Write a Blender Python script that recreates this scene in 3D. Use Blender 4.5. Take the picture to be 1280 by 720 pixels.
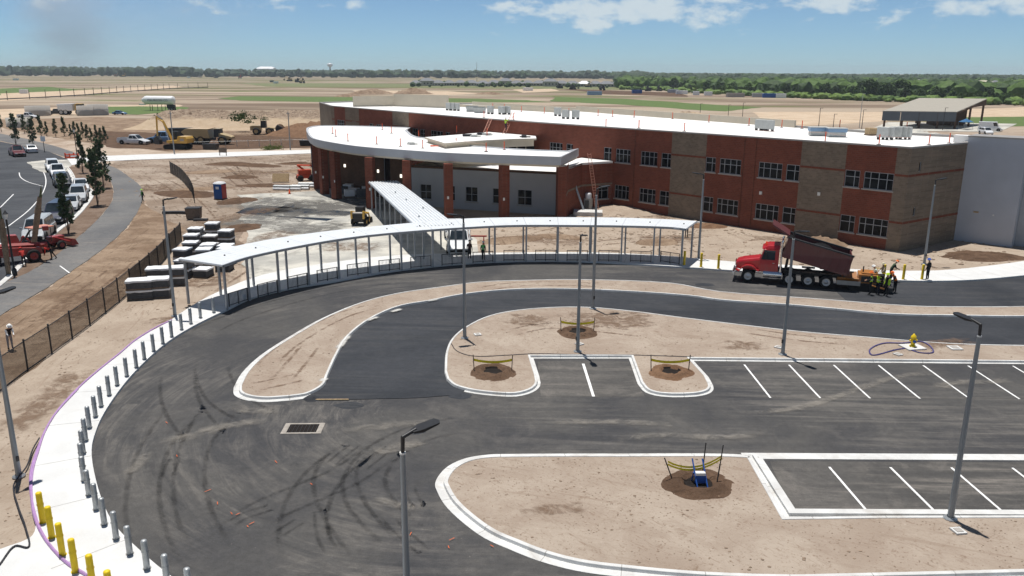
import bpy, bmesh, math, random
from mathutils import Vector, Matrix, noise
from mathutils.geometry import tessellate_polygon

for o in list(bpy.data.objects):
    bpy.data.objects.remove(o)
SC = bpy.context.scene
COL = SC.collection
RAD = math.radians

# ------------------------------------------------------------------ camera
# drone hovering 17.5 m above the drop-off loop, looking +Y and 14.9 degrees down
cam_d = bpy.data.cameras.new('camera')
cam_d.sensor_width = 36.0
cam_d.lens = 28.69
cam_d.clip_start = 0.5
cam_d.clip_end = 30000
cam = bpy.data.objects.new('camera', cam_d)
COL.objects.link(cam)
cam.matrix_world = (Matrix.Translation((0, 0, 17.5)) @ Matrix.Rotation(RAD(90 - 14.88), 4, 'X')
                    @ Matrix.Rotation(RAD(0.29), 4, 'Z'))
SC.camera = cam

# ------------------------------------------------------------------ sun, sky, exposure
SUN_EL = 79.0
SUN_AZ = Vector((-0.46, 0.89)).normalized()          # horizontal direction towards the sun
ce, se = math.cos(RAD(SUN_EL)), math.sin(RAD(SUN_EL))
SUN_V = Vector((SUN_AZ.x * ce, SUN_AZ.y * ce, se))
sd = bpy.data.lights.new('sun', 'SUN')
sd.energy = 5.0
sd.angle = RAD(0.53)
sd.color = (1.0, 0.965, 0.91)
sun = bpy.data.objects.new('sun', sd)
COL.objects.link(sun)
sun.rotation_euler = SUN_V.to_track_quat('Z', 'Y').to_euler()
sun.location = (0, 0, 60)

world = bpy.data.worlds.new('World')
SC.world = world
world.use_nodes = True
wn, wl = world.node_tree.nodes, world.node_tree.links
wn.clear()
w_out = wn.new('ShaderNodeOutputWorld')
w_bg = wn.new('ShaderNodeBackground')
w_bg.inputs['Strength'].default_value = 0.05
sky = wn.new('ShaderNodeTexSky')
sky.sky_type = 'NISHITA'
sky.sun_disc = False
sky.sun_elevation = RAD(SUN_EL)
sky.sun_rotation = math.atan2(SUN_AZ.x, SUN_AZ.y)
sky.altitude = 10
sky.air_density = 1.0
sky.dust_density = 0.0
sky.ozone_density = 1.0

def wmath(op, a, b=None, c=None):
    n = wn.new('ShaderNodeMath'); n.operation = op
    for i, v in enumerate((a, b, c)):
        if v is None: continue
        if isinstance(v, (int, float)): n.inputs[i].default_value = v
        else: wl.new(v, n.inputs[i])
    return n.outputs[0]

# cumulus: noise on the view direction, flattened so the puffs are wider than tall
tc = wn.new('ShaderNodeTexCoord')
mp = wn.new('ShaderNodeMapping'); mp.inputs['Scale'].default_value = (1, 1, 2.2); mp.inputs['Location'].default_value = (6.3, 6.6, 3.9)
wl.new(tc.outputs['Generated'], mp.inputs['Vector'])
sep = wn.new('ShaderNodeSeparateXYZ'); wl.new(tc.outputs['Generated'], sep.inputs[0])
elev = sep.outputs['Z']
n1 = wn.new('ShaderNodeTexNoise'); n1.inputs['Scale'].default_value = 21.0
n1.inputs['Detail'].default_value = 9; n1.inputs['Roughness'].default_value = 0.58
wl.new(mp.outputs[0], n1.inputs['Vector'])
n2 = wn.new('ShaderNodeTexNoise'); n2.inputs['Scale'].default_value = 3.3
n2.inputs['Detail'].default_value = 3
mp2 = wn.new('ShaderNodeMapping'); mp2.inputs['Scale'].default_value = (1, 1, 2.0); mp2.inputs['Location'].default_value = (1.3, 4.1, 6.9)
wl.new(tc.outputs['Generated'], mp2.inputs['Vector']); wl.new(mp2.outputs[0], n2.inputs['Vector'])
big = wmath('MULTIPLY', wmath('SUBTRACT', n2.outputs[0], 0.5), 0.75)
# clouds sit above their base level, thinning to clear air at the horizon
rise = wn.new('ShaderNodeMapRange'); rise.inputs[1].default_value = 0.020; rise.inputs[2].default_value = 0.068
wl.new(elev, rise.inputs[0])
# fair-weather cumulus overlap when seen low, and stand apart with open blue overhead
gap = wn.new('ShaderNodeMapRange'); gap.inputs[1].default_value = 0.08; gap.inputs[2].default_value = 0.5
wl.new(elev, gap.inputs[0])
dens = wmath('SUBTRACT', wmath('ADD', wmath('ADD', n1.outputs[0], big), wmath('MULTIPLY', wmath('SUBTRACT', rise.outputs[0], 1.0), 0.30)), wmath('MULTIPLY', gap.outputs[0], 0.13))
ramp = wn.new('ShaderNodeMapRange'); ramp.interpolation_type = 'SMOOTHSTEP'
ramp.inputs[1].default_value = 0.47; ramp.inputs[2].default_value = 0.66
wl.new(dens, ramp.inputs[0])
cov = wmath('MULTIPLY', ramp.outputs[0], 0.85)
mixc = wn.new('ShaderNodeMix'); mixc.data_type = 'RGBA'
wl.new(cov, mixc.inputs['Factor'])
tint = wn.new('ShaderNodeMix'); tint.data_type = 'RGBA'; tint.blend_type = 'MULTIPLY'
tint.inputs['Factor'].default_value = 1.0
# humid subtropical air: the low sky stays blue instead of yellowing
low = wn.new('ShaderNodeMapRange'); low.inputs[1].default_value = 0.0; low.inputs[2].default_value = 0.22
wl.new(elev, low.inputs[0])
lowc = wn.new('ShaderNodeMix'); lowc.data_type = 'RGBA'
wl.new(low.outputs[0], lowc.inputs['Factor'])
lowc.inputs['A'].default_value = (0.88, 1.41, 2.28, 1); lowc.inputs['B'].default_value = (1, 1, 1, 1)
wl.new(sky.outputs[0], tint.inputs['A']); wl.new(lowc.outputs['Result'], tint.inputs['B'])
wl.new(tint.outputs['Result'], mixc.inputs['A'])
mixc.inputs['B'].default_value = (13.0, 14.6, 15.4, 1)
wl.new(mixc.outputs['Result'], w_bg.inputs['Color'])
wl.new(w_bg.outputs[0], w_out.inputs['Surface'])

SC.view_settings.view_transform = 'Standard'
SC.view_settings.look = 'None'
SC.view_settings.exposure = 0.0
SC.view_settings.gamma = 1.0
SC.view_settings.use_curve_mapping = False
SC.render.engine = 'CYCLES'

# ------------------------------------------------------------------ helpers
R = random.Random(11)

def rgba(c): return (c[0], c[1], c[2], 1.0)

class NT:
    """small node-graph helper"""
    def __init__(s, name):
        s.m = bpy.data.materials.new(name); s.m.use_nodes = True
        s.n, s.l = s.m.node_tree.nodes, s.m.node_tree.links
        s.b = s.n['Principled BSDF']; s.out = s.n['Material Output']
        s.pos = None
    def geo(s):
        if s.pos is None: s.pos = s.n.new('ShaderNodeNewGeometry').outputs['Position']
        return s.pos
    def obj(s): return s.n.new('ShaderNodeTexCoord').outputs['Object']
    def mapping(s, v, scale=(1, 1, 1), rot=(0, 0, 0), loc=(0, 0, 0)):
        if rot != (0, 0, 0):        # turn first, then stretch
            r = s.n.new('ShaderNodeMapping'); r.inputs['Rotation'].default_value = rot
            s.l.new(v, r.inputs['Vector']); v = r.outputs[0]
        n = s.n.new('ShaderNodeMapping'); n.inputs['Scale'].default_value = scale
        n.inputs['Location'].default_value = loc
        s.l.new(v, n.inputs['Vector']); return n.outputs[0]
    def noise(s, v, scale, detail=4, rough=0.55, dist=0.0):
        n = s.n.new('ShaderNodeTexNoise'); n.inputs['Scale'].default_value = scale
        n.inputs['Detail'].default_value = detail; n.inputs['Roughness'].default_value = rough
        n.inputs['Distortion'].default_value = dist
        s.l.new(v, n.inputs['Vector']); return n.outputs[0]
    def math(s, op, a, b=None, c=None):
        n = s.n.new('ShaderNodeMath'); n.operation = op
        for i, v in enumerate((a, b, c)):
            if v is None: continue
            if isinstance(v, (int, float)): n.inputs[i].default_value = v
            else: s.l.new(v, n.inputs[i])
        return n.outputs[0]
    def rng(s, v, a, b, c=0.0, d=1.0, smooth=True):
        n = s.n.new('ShaderNodeMapRange')
        if smooth: n.interpolation_type = 'SMOOTHSTEP'
        for i, x in enumerate((a, b, c, d)): n.inputs[i + 1].default_value = x
        s.l.new(v, n.inputs[0]); return n.outputs[0]
    def mix(s, f, a, b, blend='MIX'):
        n = s.n.new('ShaderNodeMix'); n.data_type = 'RGBA'; n.blend_type = blend
        for key, v in (('Factor', f), ('A', a), ('B', b)):
            if isinstance(v, (int, float)): n.inputs[key].default_value = v
            elif isinstance(v, tuple): n.inputs[key].default_value = rgba(v)
            else: s.l.new(v, n.inputs[key])
        return n.outputs['Result']
    def sep(s, v):
        n = s.n.new('ShaderNodeSeparateXYZ'); s.l.new(v, n.inputs[0]); return n.outputs
    def comb(s, x, y, z=0.0):
        n = s.n.new('ShaderNodeCombineXYZ')
        for i, v in enumerate((x, y, z)):
            if isinstance(v, (int, float)): n.inputs[i].default_value = v
            else: s.l.new(v, n.inputs[i])
        return n.outputs[0]
    def fin(s, col=None, rough=0.8, metal=0.0, spec=0.3, bump=None, bstr=0.3, bdist=0.05):
        if col is not None:
            if isinstance(col, tuple): s.b.inputs['Base Color'].default_value = rgba(col)
            else: s.l.new(col, s.b.inputs['Base Color'])
        if isinstance(rough, (int, float)): s.b.inputs['Roughness'].default_value = rough
        else: s.l.new(rough, s.b.inputs['Roughness'])
        s.b.inputs['Metallic'].default_value = metal
        s.b.inputs['Specular IOR Level'].default_value = spec
        if bump is not None:
            n = s.n.new('ShaderNodeBump'); n.inputs['Strength'].default_value = bstr
            n.inputs['Distance'].default_value = bdist
            s.l.new(bump, n.inputs['Height']); s.l.new(n.outputs[0], s.b.inputs['Normal'])
        return s.m

M = {}
def mat(name, c, r=0.7, m=0.0, v=0.18, s=2.0, spec=0.3, dirt=None, coat=0.0):
    """painted / plain surface: base colour with soft mottling and optional grime"""
    t = NT(name); g = t.geo()
    a = t.noise(g, s, 5, 0.6)
    k = t.rng(a, 0.3, 0.7, 1 - v, 1 + v, False)
    col = t.mix(1.0, c, t.comb(k, k, k), 'MULTIPLY')
    if dirt:
        d = t.noise(g, s * 0.6, 6, 0.7)
        col = t.mix(t.rng(d, 0.52, 0.72, 0, 0.55), col, dirt)
    mm = t.fin(col, r, m, spec)
    if coat: t.b.inputs['Coat Weight'].default_value = coat
    M[name] = mm
    return mm

class MB:
    """collects faces; build() links them as one mesh object"""
    def __init__(s): s.v = []; s.f = []; s.mi = []; s.smooth = []
    def add(s, verts, faces, mi=0, sm=False, mtx=None):
        o = len(s.v)
        if mtx is not None: verts = [mtx @ Vector(p) for p in verts]
        s.v += [tuple(p) for p in verts]
        for f in faces:
            s.f.append([i + o for i in f]); s.mi.append(mi); s.smooth.append(sm)
        return s
    def box(s, c, d, rz=0.0, mi=0, ry=0.0, rx=0.0, top=(1, 1)):
        x, y, z = d[0] / 2, d[1] / 2, d[2] / 2
        tx, ty = top
        vs = [(-x, -y, -z), (x, -y, -z), (x, y, -z), (-x, y, -z),
              (-x * tx, -y * ty, z), (x * tx, -y * ty, z), (x * tx, y * ty, z), (-x * tx, y * ty, z)]
        m = Matrix.Translation(c) @ Matrix.Rotation(rz, 4, 'Z') @ Matrix.Rotation(ry, 4, 'Y') @ Matrix.Rotation(rx, 4, 'X')
        return s.add(vs, [(0, 3, 2, 1), (4, 5, 6, 7), (0, 1, 5, 4), (1, 2, 6, 5), (2, 3, 7, 6), (3, 0, 4, 7)], mi, False, m)
    def tube(s, a, b, r0, r1=None, n=8, mi=0, caps=True):
        a, b = Vector(a), Vector(b); r1 = r0 if r1 is None else r1
        d = (b - a)
        if d.length < 1e-6: return s
        q = d.to_track_quat('Z', 'Y').to_matrix()
        vs = []
        for p, r in ((a, r0), (b, r1)):
            for i in range(n):
                t = 2 * math.pi * i / n
                vs.append(p + q @ Vector((r * math.cos(t), r * math.sin(t), 0)))
        fs = [(i, (i + 1) % n, n + (i + 1) % n, n + i) for i in range(n)]
        s.add(vs, fs, mi, n > 5)
        if caps:
            s.add(vs[:n], [tuple(reversed(range(n)))], mi); s.add(vs[n:], [tuple(range(n))], mi)
        return s
    def path(s, pts, r, n=6, mi=0):
        for a, b in zip(pts, pts[1:]): s.tube(a, b, r, r, n, mi, True)
        return s
    def lathe(s, prof, c=(0, 0, 0), n=16, mi=0, sm=True, axis='Z'):
        vs = []
        for r, z in prof:
            for i in range(n):
                t = 2 * math.pi * i / n
                x, y = r * math.cos(t), r * math.sin(t)
                p = (x, y, z) if axis == 'Z' else ((x, z, y) if axis == 'Y' else (z, x, y))
                vs.append((p[0] + c[0], p[1] + c[1], p[2] + c[2]))
        fs = []
        for j in range(len(prof) - 1):
            for i in range(n):
                k = (i + 1) % n
                f = (j * n + i, j * n + k, (j + 1) * n + k, (j + 1) * n + i)
                fs.append(f if axis != 'Y' else tuple(reversed(f)))
        return s.add(vs, fs, mi, sm)
    def prism(s, poly, z0, z1, mi=0, mi_side=None, bottom=True):
        mi_side = mi if mi_side is None else mi_side
        if area(poly) < 0: poly = list(reversed(poly))
        n = len(poly)
        tri = tessellate_polygon([[Vector((p[0], p[1], 0)) for p in poly]])
        fix = []
        for t in tri:
            a, b, c = (poly[i] for i in t)
            cr = (b[0] - a[0]) * (c[1] - a[1]) - (b[1] - a[1]) * (c[0] - a[0])
            if abs(cr) < 1e-9: continue
            fix.append(tuple(t) if cr > 0 else tuple(reversed(t)))
        s.add([(p[0], p[1], z1) for p in poly], fix, mi)
        if bottom: s.add([(p[0], p[1], z0) for p in poly], [tuple(reversed(t)) for t in fix], mi_side)
        vs = [(p[0], p[1], z0) for p in poly] + [(p[0], p[1], z1) for p in poly]
        s.add(vs, [(i, (i + 1) % n, n + (i + 1) % n, n + i) for i in range(n)], mi_side)
        return s
    def sheet(s, poly, z, mi=0):
        if area(poly) < 0: poly = list(reversed(poly))
        tri = tessellate_polygon([[Vector((p[0], p[1], 0)) for p in poly]])
        fix = []
        for t in tri:
            a, b, c = (poly[i] for i in t)
            cr = (b[0] - a[0]) * (c[1] - a[1]) - (b[1] - a[1]) * (c[0] - a[0])
            if abs(cr) > 1e-9: fix.append(tuple(t) if cr > 0 else tuple(reversed(t)))
        return s.add([(p[0], p[1], z) for p in poly], fix, mi)
    def side(s, prof, y0, y1, mi=0):
        """profile in x-z extruded along y"""
        if area(prof) < 0: prof = list(reversed(prof))
        n = len(prof)
        vs = [(p[0], y0, p[1]) for p in prof] + [(p[0], y1, p[1]) for p in prof]
        tri = tessellate_polygon([[Vector((p[0], p[1], 0)) for p in prof]])
        fa, fb = [], []
        for t in tri:
            a, b, c = (prof[i] for i in t)
            cr = (b[0] - a[0]) * (c[1] - a[1]) - (b[1] - a[1]) * (c[0] - a[0])
            if abs(cr) < 1e-9: continue
            t = tuple(t) if cr > 0 else tuple(reversed(t))
            fa.append(t); fb.append(tuple(i + n for i in reversed(t)))
        fs = fa + fb + [(i, i + n, (i + 1) % n + n, (i + 1) % n) for i in range(n)]
        return s.add(vs, fs, mi)
    def sweep(s, pts, prof, closed=False, mi=0):
        """profile (offset to the left of travel, z) carried along a 2-D path"""
        nrm = normals(pts, closed); n, k = len(pts), len(prof)
        vs = [(p[0] + nn[0] * o, p[1] + nn[1] * o, z) for p, nn in zip(pts, nrm) for o, z in prof]
        fs = []
        for i in range(n if closed else n - 1):
            j = (i + 1) % n
            for q in range(k - 1):
                fs.append((i * k + q, j * k + q, j * k + q + 1, i * k + q + 1))
        return s.add(vs, fs, mi)
    def build(s, name, mats, parent=None, bevel=0.0):
        me = bpy.data.meshes.new(name)
        me.from_pydata(s.v, [], s.f)
        for m in (mats if isinstance(mats, (list, tuple)) else [mats]):
            me.materials.append(M[m] if isinstance(m, str) else m)
        me.polygons.foreach_set('material_index', s.mi)
        me.polygons.foreach_set('use_smooth', s.smooth)
        me.update()
        o = bpy.data.objects.new(name, me); COL.objects.link(o)
        if parent is not None: o.parent = parent
        if bevel:
            b = o.modifiers.new('bevel', 'BEVEL'); b.width = bevel; b.segments = 2; b.limit_method = 'ANGLE'
        return o

def area(p): return 0.5 * sum(p[i][0] * p[(i + 1) % len(p)][1] - p[(i + 1) % len(p)][0] * p[i][1] for i in range(len(p)))

def normals(pts, closed=False):
    out = []; n = len(pts)
    for i in range(n):
        a = pts[(i - 1) % n] if closed or i > 0 else pts[i]
        b = pts[(i + 1) % n] if closed or i < n - 1 else pts[i]
        c = pts[i]
        def un(p, q):
            dx, dy = q[0] - p[0], q[1] - p[1]; l = math.hypot(dx, dy) or 1.0
            return (-dy / l, dx / l)
        n1 = un(a, c) if a != c else un(c, b)
        n2 = un(c, b) if b != c else n1
        mx, my = n1[0] + n2[0], n1[1] + n2[1]; l = math.hypot(mx, my) or 1.0
        mx, my = mx / l, my / l
        k = 1.0 / max(0.5, mx * n1[0] + my * n1[1])
        out.append((mx * k, my * k))
    return out

def offset(pts, d, closed=False):
    return [(p[0] + n[0] * d, p[1] + n[1] * d) for p, n in zip(pts, normals(pts, closed))]

def curve(pts, n=5, closed=False):
    """centripetal Catmull-Rom through the points"""
    P0 = [Vector((p[0], p[1])) for p in pts]; out = []; m = len(P0)
    for i in range(m if closed else m - 1):
        p1, p2 = P0[i], P0[(i + 1) % m]
        p0 = P0[(i - 1) % m] if closed or i > 0 else p1 * 2 - p2
        p3 = P0[(i + 2) % m] if closed or i < m - 2 else p2 * 2 - p1
        t0 = 0; t1 = t0 + max(1e-4, (p1 - p0).length ** .5); t2 = t1 + max(1e-4, (p2 - p1).length ** .5); t3 = t2 + max(1e-4, (p3 - p2).length ** .5)
        for k in range(n):
            t = t1 + (t2 - t1) * k / n
            A1 = p0 * ((t1 - t) / (t1 - t0)) + p1 * ((t - t0) / (t1 - t0))
            A2 = p1 * ((t2 - t) / (t2 - t1)) + p2 * ((t - t1) / (t2 - t1))
            A3 = p2 * ((t3 - t) / (t3 - t2)) + p3 * ((t - t2) / (t3 - t2))
            B1 = A1 * ((t2 - t) / (t2 - t0)) + A2 * ((t - t0) / (t2 - t0))
            B2 = A2 * ((t3 - t) / (t3 - t1)) + A3 * ((t - t1) / (t3 - t1))
            c = B1 * ((t2 - t) / (t2 - t1)) + B2 * ((t - t1) / (t2 - t1))
            out.append((c.x, c.y))
    if not closed: out.append((P0[-1].x, P0[-1].y))
    return out

def along(pts, step=None, n=None, closed=False):
    """points at even spacing along a polyline -> [(x, y, heading)]"""
    q = list(pts) + ([pts[0]] if closed else [])
    ls = [math.dist(a, b) for a, b in zip(q, q[1:])]; L = sum(ls)
    n = n or max(1, int(round(L / step)))
    out = []
    for k in range(n + 1):
        d = L * k / n; i = 0
        while i < len(ls) - 1 and d > ls[i]: d -= ls[i]; i += 1
        f = min(1.0, d / ls[i]) if ls[i] else 0
        a, b = q[i], q[i + 1]
        out.append((a[0] + (b[0] - a[0]) * f, a[1] + (b[1] - a[1]) * f, math.atan2(b[1] - a[1], b[0] - a[0])))
    return out

def ragged(pts, amp, seed=0, n=6):
    """an uneven outline: extra points pushed in and out by noise"""
    out = []
    m = len(pts)
    for i in range(m):
        a, b = Vector(pts[i]), Vector(pts[(i + 1) % m])
        for k in range(n):
            p = a.lerp(b, k / n)
            q = Vector((p.x * 0.31 / max(amp, .3), p.y * 0.31 / max(amp, .3), seed * 3.7))
            d = noise.noise_vector(q)
            out.append((p.x + d.x * amp, p.y + d.y * amp))
    return out

def tag(o, label, cat, group=None):
    o['label'] = label; o['category'] = cat
    if group: o['group'] = group
    return o
def thing(name, label, cat, loc=(0, 0, 0), rz=0.0, group=None):
    o = bpy.data.objects.new(name, None); COL.objects.link(o)
    o.empty_display_size = 0.3
    o.location = loc if len(loc) == 3 else (loc[0], loc[1], 0.0); o.rotation_euler = (0, 0, rz)
    return tag(o, label, cat, group)
def struct(o): o['kind'] = 'structure'; return o
def stuff(o): o['kind'] = 'stuff'; return o
def dup(root, loc, rz=0.0, label=None, group=None, scale=None):
    r = root.copy(); COL.objects.link(r)
    r.location = loc if len(loc) == 3 else (loc[0], loc[1], 0.0); r.rotation_euler = (0, 0, rz)
    if scale: r.scale = (scale, scale, scale)
    if label: r['label'] = label
    if group: r['group'] = group
    def rec(src, dst):
        for ch in list(src.children):
            c = ch.copy(); COL.objects.link(c); c.parent = dst; rec(ch, c)
    rec(root, r)
    return r
def share(o, parent, loc=(0, 0, 0), rz=0.0, name=None):
    """another piece with the same mesh data"""
    c = bpy.data.objects.new(name or o.name.split('.')[0], o.data); COL.objects.link(c)
    c.parent = parent; c.location = loc; c.rotation_euler = (0, 0, rz)
    return c

# ------------------------------------------------------------------ surface materials
def ground_material():
    t = NT('sandy_ground'); g = t.geo(); xyz = t.sep(g)
    big = t.noise(g, 0.018, 5, 0.6, 0.6)
    mid = t.noise(g, 0.16, 6, 0.62, 0.8)
    fine = t.noise(g, 2.2, 6, 0.7)
    col = t.mix(t.rng(mid, 0.32, 0.70), (0.40, 0.315, 0.245), (0.53, 0.44, 0.355))
    # churned brown soil in broad patches
    col = t.mix(t.rng(t.noise(g, 0.055, 6, 0.68, 1.0), 0.50, 0.64, 0, 0.75), col, (0.255, 0.175, 0.12))
    # wheel ruts running roughly along the haul direction
    rut = t.noise(t.mapping(g, (0.35, 2.1, 1), (0, 0, RAD(-112))), 0.9, 5, 0.7, 0.6)
    col = t.mix(t.rng(rut, 0.55, 0.72, 0, 0.5), col, (0.235, 0.165, 0.118))
    col = t.mix(t.rng(fine, 0.3, 0.75, 0, 0.35), col, (0.30, 0.22, 0.165))
    # beyond the site: bands of stripped earth, pale sand and rough grass lying across the view
    dist = t.rng(xyz['Y'], 190, 330)
    band = t.noise(t.mapping(g, (0.004, 0.020, 1)), 1.0, 7, 0.65, 0.5)
    fcol = t.mix(t.rng(band, 0.38, 0.60), (0.17, 0.122, 0.085), (0.385, 0.31, 0.235))
    gr = t.noise(t.mapping(g, (0.0032, 0.013, 1), (0, 0, 0), (5, 3, 0)), 1.0, 7, 0.68, 0.7)
    lim = t.rng(xyz['Y'], 330, 720, 0.0, 0.09, False)
    gmask = t.rng(t.math('ADD', gr, lim), 0.56, 0.66, 0, 0.92)
    gcol = t.mix(t.noise(g, 0.02, 5, 0.7), (0.095, 0.118, 0.04), (0.20, 0.185, 0.085))
    fcol = t.mix(gmask, fcol, gcol)
    col = t.mix(dist, col, fcol)
    h = t.math('ADD', t.noise(g, 1.1, 6, 0.7), t.math('MULTIPLY', rut, 0.8))
    M['ground'] = t.fin(col, 0.95, 0, 0.15, h, 0.7, 0.25)
ground_material()

def bank_material():
    """cut face: clean pale sand below, a dark topsoil layer with roots above"""
    t = NT('bank_soil'); g = t.geo(); q = t.sep(g)
    n = t.noise(g, 0.35, 7, 0.72, 0.8)
    sand = t.mix(t.rng(n, 0.3, 0.7), (0.43, 0.32, 0.215), (0.52, 0.41, 0.295))
    top = t.mix(t.rng(t.noise(g, 1.1, 6, 0.75, 1.0), 0.38, 0.62), (0.155, 0.105, 0.072), (0.40, 0.315, 0.235))
    lay = t.math('ADD', q['Z'], t.math('MULTIPLY', t.math('SUBTRACT', t.noise(g, 0.22, 6, 0.7), 0.5), 3.4))
    col = t.mix(t.rng(lay, 2.4, 3.6), sand, top)
    M['bank_soil'] = t.fin(col, 0.95, 0, 0.1, t.noise(g, 1.2, 7, 0.75), 0.9, 0.4)
bank_material()
def soil_material(name, a, b, c, s=0.35, bs=0.8, ang=0.0, rut=0.4, bd=0.15):
    """loose earth: two tones, darker clods, faint wheel lines"""
    t = NT(name); g = t.geo()
    n = t.noise(g, s, 6, 0.65, 0.7)
    col = t.mix(t.rng(n, 0.33, 0.67), a, b)
    sp = t.noise(t.mapping(g, (1, 1, 1), (0, 0, ang)), 1.6, 7, 0.75, 0.4)
    col = t.mix(t.rng(sp, 0.57, 0.70, 0, 0.75), col, c)
    r = t.noise(t.mapping(g, (0.22, 2.6, 1), (0, 0, ang)), 0.8, 4, 0.65, 0.9)
    col = t.mix(t.rng(r, 0.55, 0.72, 0, rut), col, c)
    cl = t.noise(g, 7.0, 4, 0.7, 0.6)
    col = t.mix(t.rng(cl, 0.57, 0.67, 0, 0.7), col, c)
    bl_ = t.noise(g, s * 0.8, 8, 0.74, 1.3)
    col = t.mix(t.rng(bl_, 0.52, 0.62, 0, rut * 0.75), col, ((a[0] + c[0]) / 2, (a[1] + c[1]) / 2, (a[2] + c[2]) / 2))
    sk = t.noise(t.mapping(g, (0.9, 5.5, 1), (0, 0, ang + 0.5)), 1.2, 5, 0.75, 1.2)
    col = t.mix(t.rng(sk, 0.57, 0.66, 0, 0.55), col, c)
    li = t.noise(g, 3.3, 6, 0.75)
    col = t.mix(t.rng(li, 0.60, 0.72, 0, 0.5), col, (min(b[0] * 1.25, .75), min(b[1] * 1.27, .7), min(b[2] * 1.3, .65)))
    h = t.math('ADD', t.noise(g, 2.2, 7, 0.75), t.math('MULTIPLY', r, 0.5))
    M[name] = t.fin(col, 0.95, 0, 0.12, h, bs, bd)
soil_material('island_sand', (0.325, 0.258, 0.205), (0.405, 0.338, 0.275), (0.21, 0.146, 0.103), 0.30, 0.6, RAD(20), 0.35)
soil_material('verge_sand', (0.34, 0.272, 0.212), (0.415, 0.342, 0.272), (0.235, 0.167, 0.12), 0.25, 0.6, RAD(-100), 0.5)
soil_material('brown_soil', (0.20, 0.135, 0.09), (0.345, 0.255, 0.18), (0.12, 0.078, 0.05), 0.22, 1.0, RAD(-100), 0.9)
soil_material('dark_soil', (0.095, 0.058, 0.038), (0.15, 0.094, 0.062), (0.05, 0.031, 0.02), 0.5, 1.0, 0, 0.5)
soil_material('red_soil', (0.16, 0.09, 0.053), (0.23, 0.138, 0.083), (0.085, 0.05, 0.031), 0.8, 1.0, 0, 0.3)
soil_material('pale_sand', (0.47, 0.355, 0.25), (0.57, 0.455, 0.335), (0.34, 0.235, 0.15), 0.10, 0.6, 0, 0.2)
soil_material('mulch', (0.155, 0.105, 0.075), (0.225, 0.165, 0.125), (0.085, 0.055, 0.04), 0.5, 0.8, 0, 0.3)
soil_material('work_soil', (0.265, 0.20, 0.15), (0.43, 0.355, 0.287), (0.125, 0.083, 0.057), 0.10, 0.9, RAD(-120), 0.85, 0.25)

def asphalt_material(name, dark, mid, dust, amount, centre=None, rough=0.85):
    t = NT(name); g = t.geo(); xyz = t.sep(g)
    n = t.noise(g, 0.11, 6, 0.6, 0.6)
    col = t.mix(t.rng(n, 0.35, 0.65), dark, mid)
    # traffic lays dust in streaks: round the loop on the left, along the aisle on the right
    lin = t.noise(t.mapping(g, (0.10, 1.5, 1), (0, 0, RAD(2))), 0.9, 9, 0.74, 0.6)
    if centre:
        dx = t.math('SUBTRACT', xyz['X'], centre[0]); dy = t.math('SUBTRACT', xyz['Y'], centre[1])
        rr = t.math('SQRT', t.math('ADD', t.math('MULTIPLY', dx, dx), t.math('MULTIPLY', dy, dy)))
        an = t.math('ARCTAN2', dy, dx)
        pol = t.noise(t.comb(t.math('MULTIPLY', rr, 1.3), t.math('MULTIPLY', an, 2.6)), 1.1, 9, 0.74, 0.9)
        side = t.rng(t.math('ADD', xyz['X'], t.math('MULTIPLY', t.math('SUBTRACT', t.noise(g, 0.12, 3), 0.5), 10.0)), -6, 4)
        st = t.math('ADD', t.math('MULTIPLY', lin, side), t.math('MULTIPLY', pol, t.math('SUBTRACT', 1.0, side)))
    else: st = lin
    pat = t.noise(g, 0.075, 5, 0.62, 0.8)
    du = t.math('MULTIPLY', t.rng(st, 0.42, 0.68), t.rng(pat, 0.36, 0.66))
    col = t.mix(t.math('MULTIPLY', du, amount), col, dust)
    blot = t.noise(g, 0.33, 8, 0.7, 1.0)
    col = t.mix(t.rng(blot, 0.50, 0.66, 0, 0.30 * amount), col, dust)
    # rubbed darker lanes in between
    col = t.mix(t.rng(st, 0.44, 0.30, 0, 0.45), col, (dark[0] * 0.62, dark[1] * 0.62, dark[2] * 0.65))
    ag = t.noise(g, 26, 3, 0.7)
    k = t.rng(ag, 0.25, 0.75, 0.72, 1.28, False)
    col = t.mix(1.0, col, t.comb(k, k, k), 'MULTIPLY')
    md = t.noise(g, 2.6, 9, 0.78)
    k = t.rng(md, 0.3, 0.7, 0.80, 1.22, False)
    col = t.mix(1.0, col, t.comb(k, k, k), 'MULTIPLY')
    sp = t.noise(g, 5.5, 2, 0.5)
    col = t.mix(t.rng(sp, 0.735, 0.76, 0, 0.45), col, dust)
    M[name] = t.fin(col, rough, 0, 0.25, t.noise(g, 14, 4, 0.8), 0.25, 0.02)
asphalt_material('asphalt_lot', (0.046, 0.046, 0.049), (0.074, 0.071, 0.068), (0.20, 0.182, 0.162), 0.52, (-2.0, 41.0))
asphalt_material('asphalt_new', (0.025, 0.028, 0.034), (0.041, 0.044, 0.051), (0.11, 0.105, 0.10), 0.35)
asphalt_material('asphalt_road', (0.040, 0.043, 0.050), (0.062, 0.066, 0.074), (0.12, 0.12, 0.12), 0.5)
asphalt_material('asphalt_path', (0.115, 0.115, 0.118), (0.155, 0.153, 0.150), (0.25, 0.22, 0.19), 0.6)
asphalt_material('asphalt_bay', (0.068, 0.065, 0.062), (0.098, 0.092, 0.086), (0.24, 0.215, 0.19), 0.9)

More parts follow.
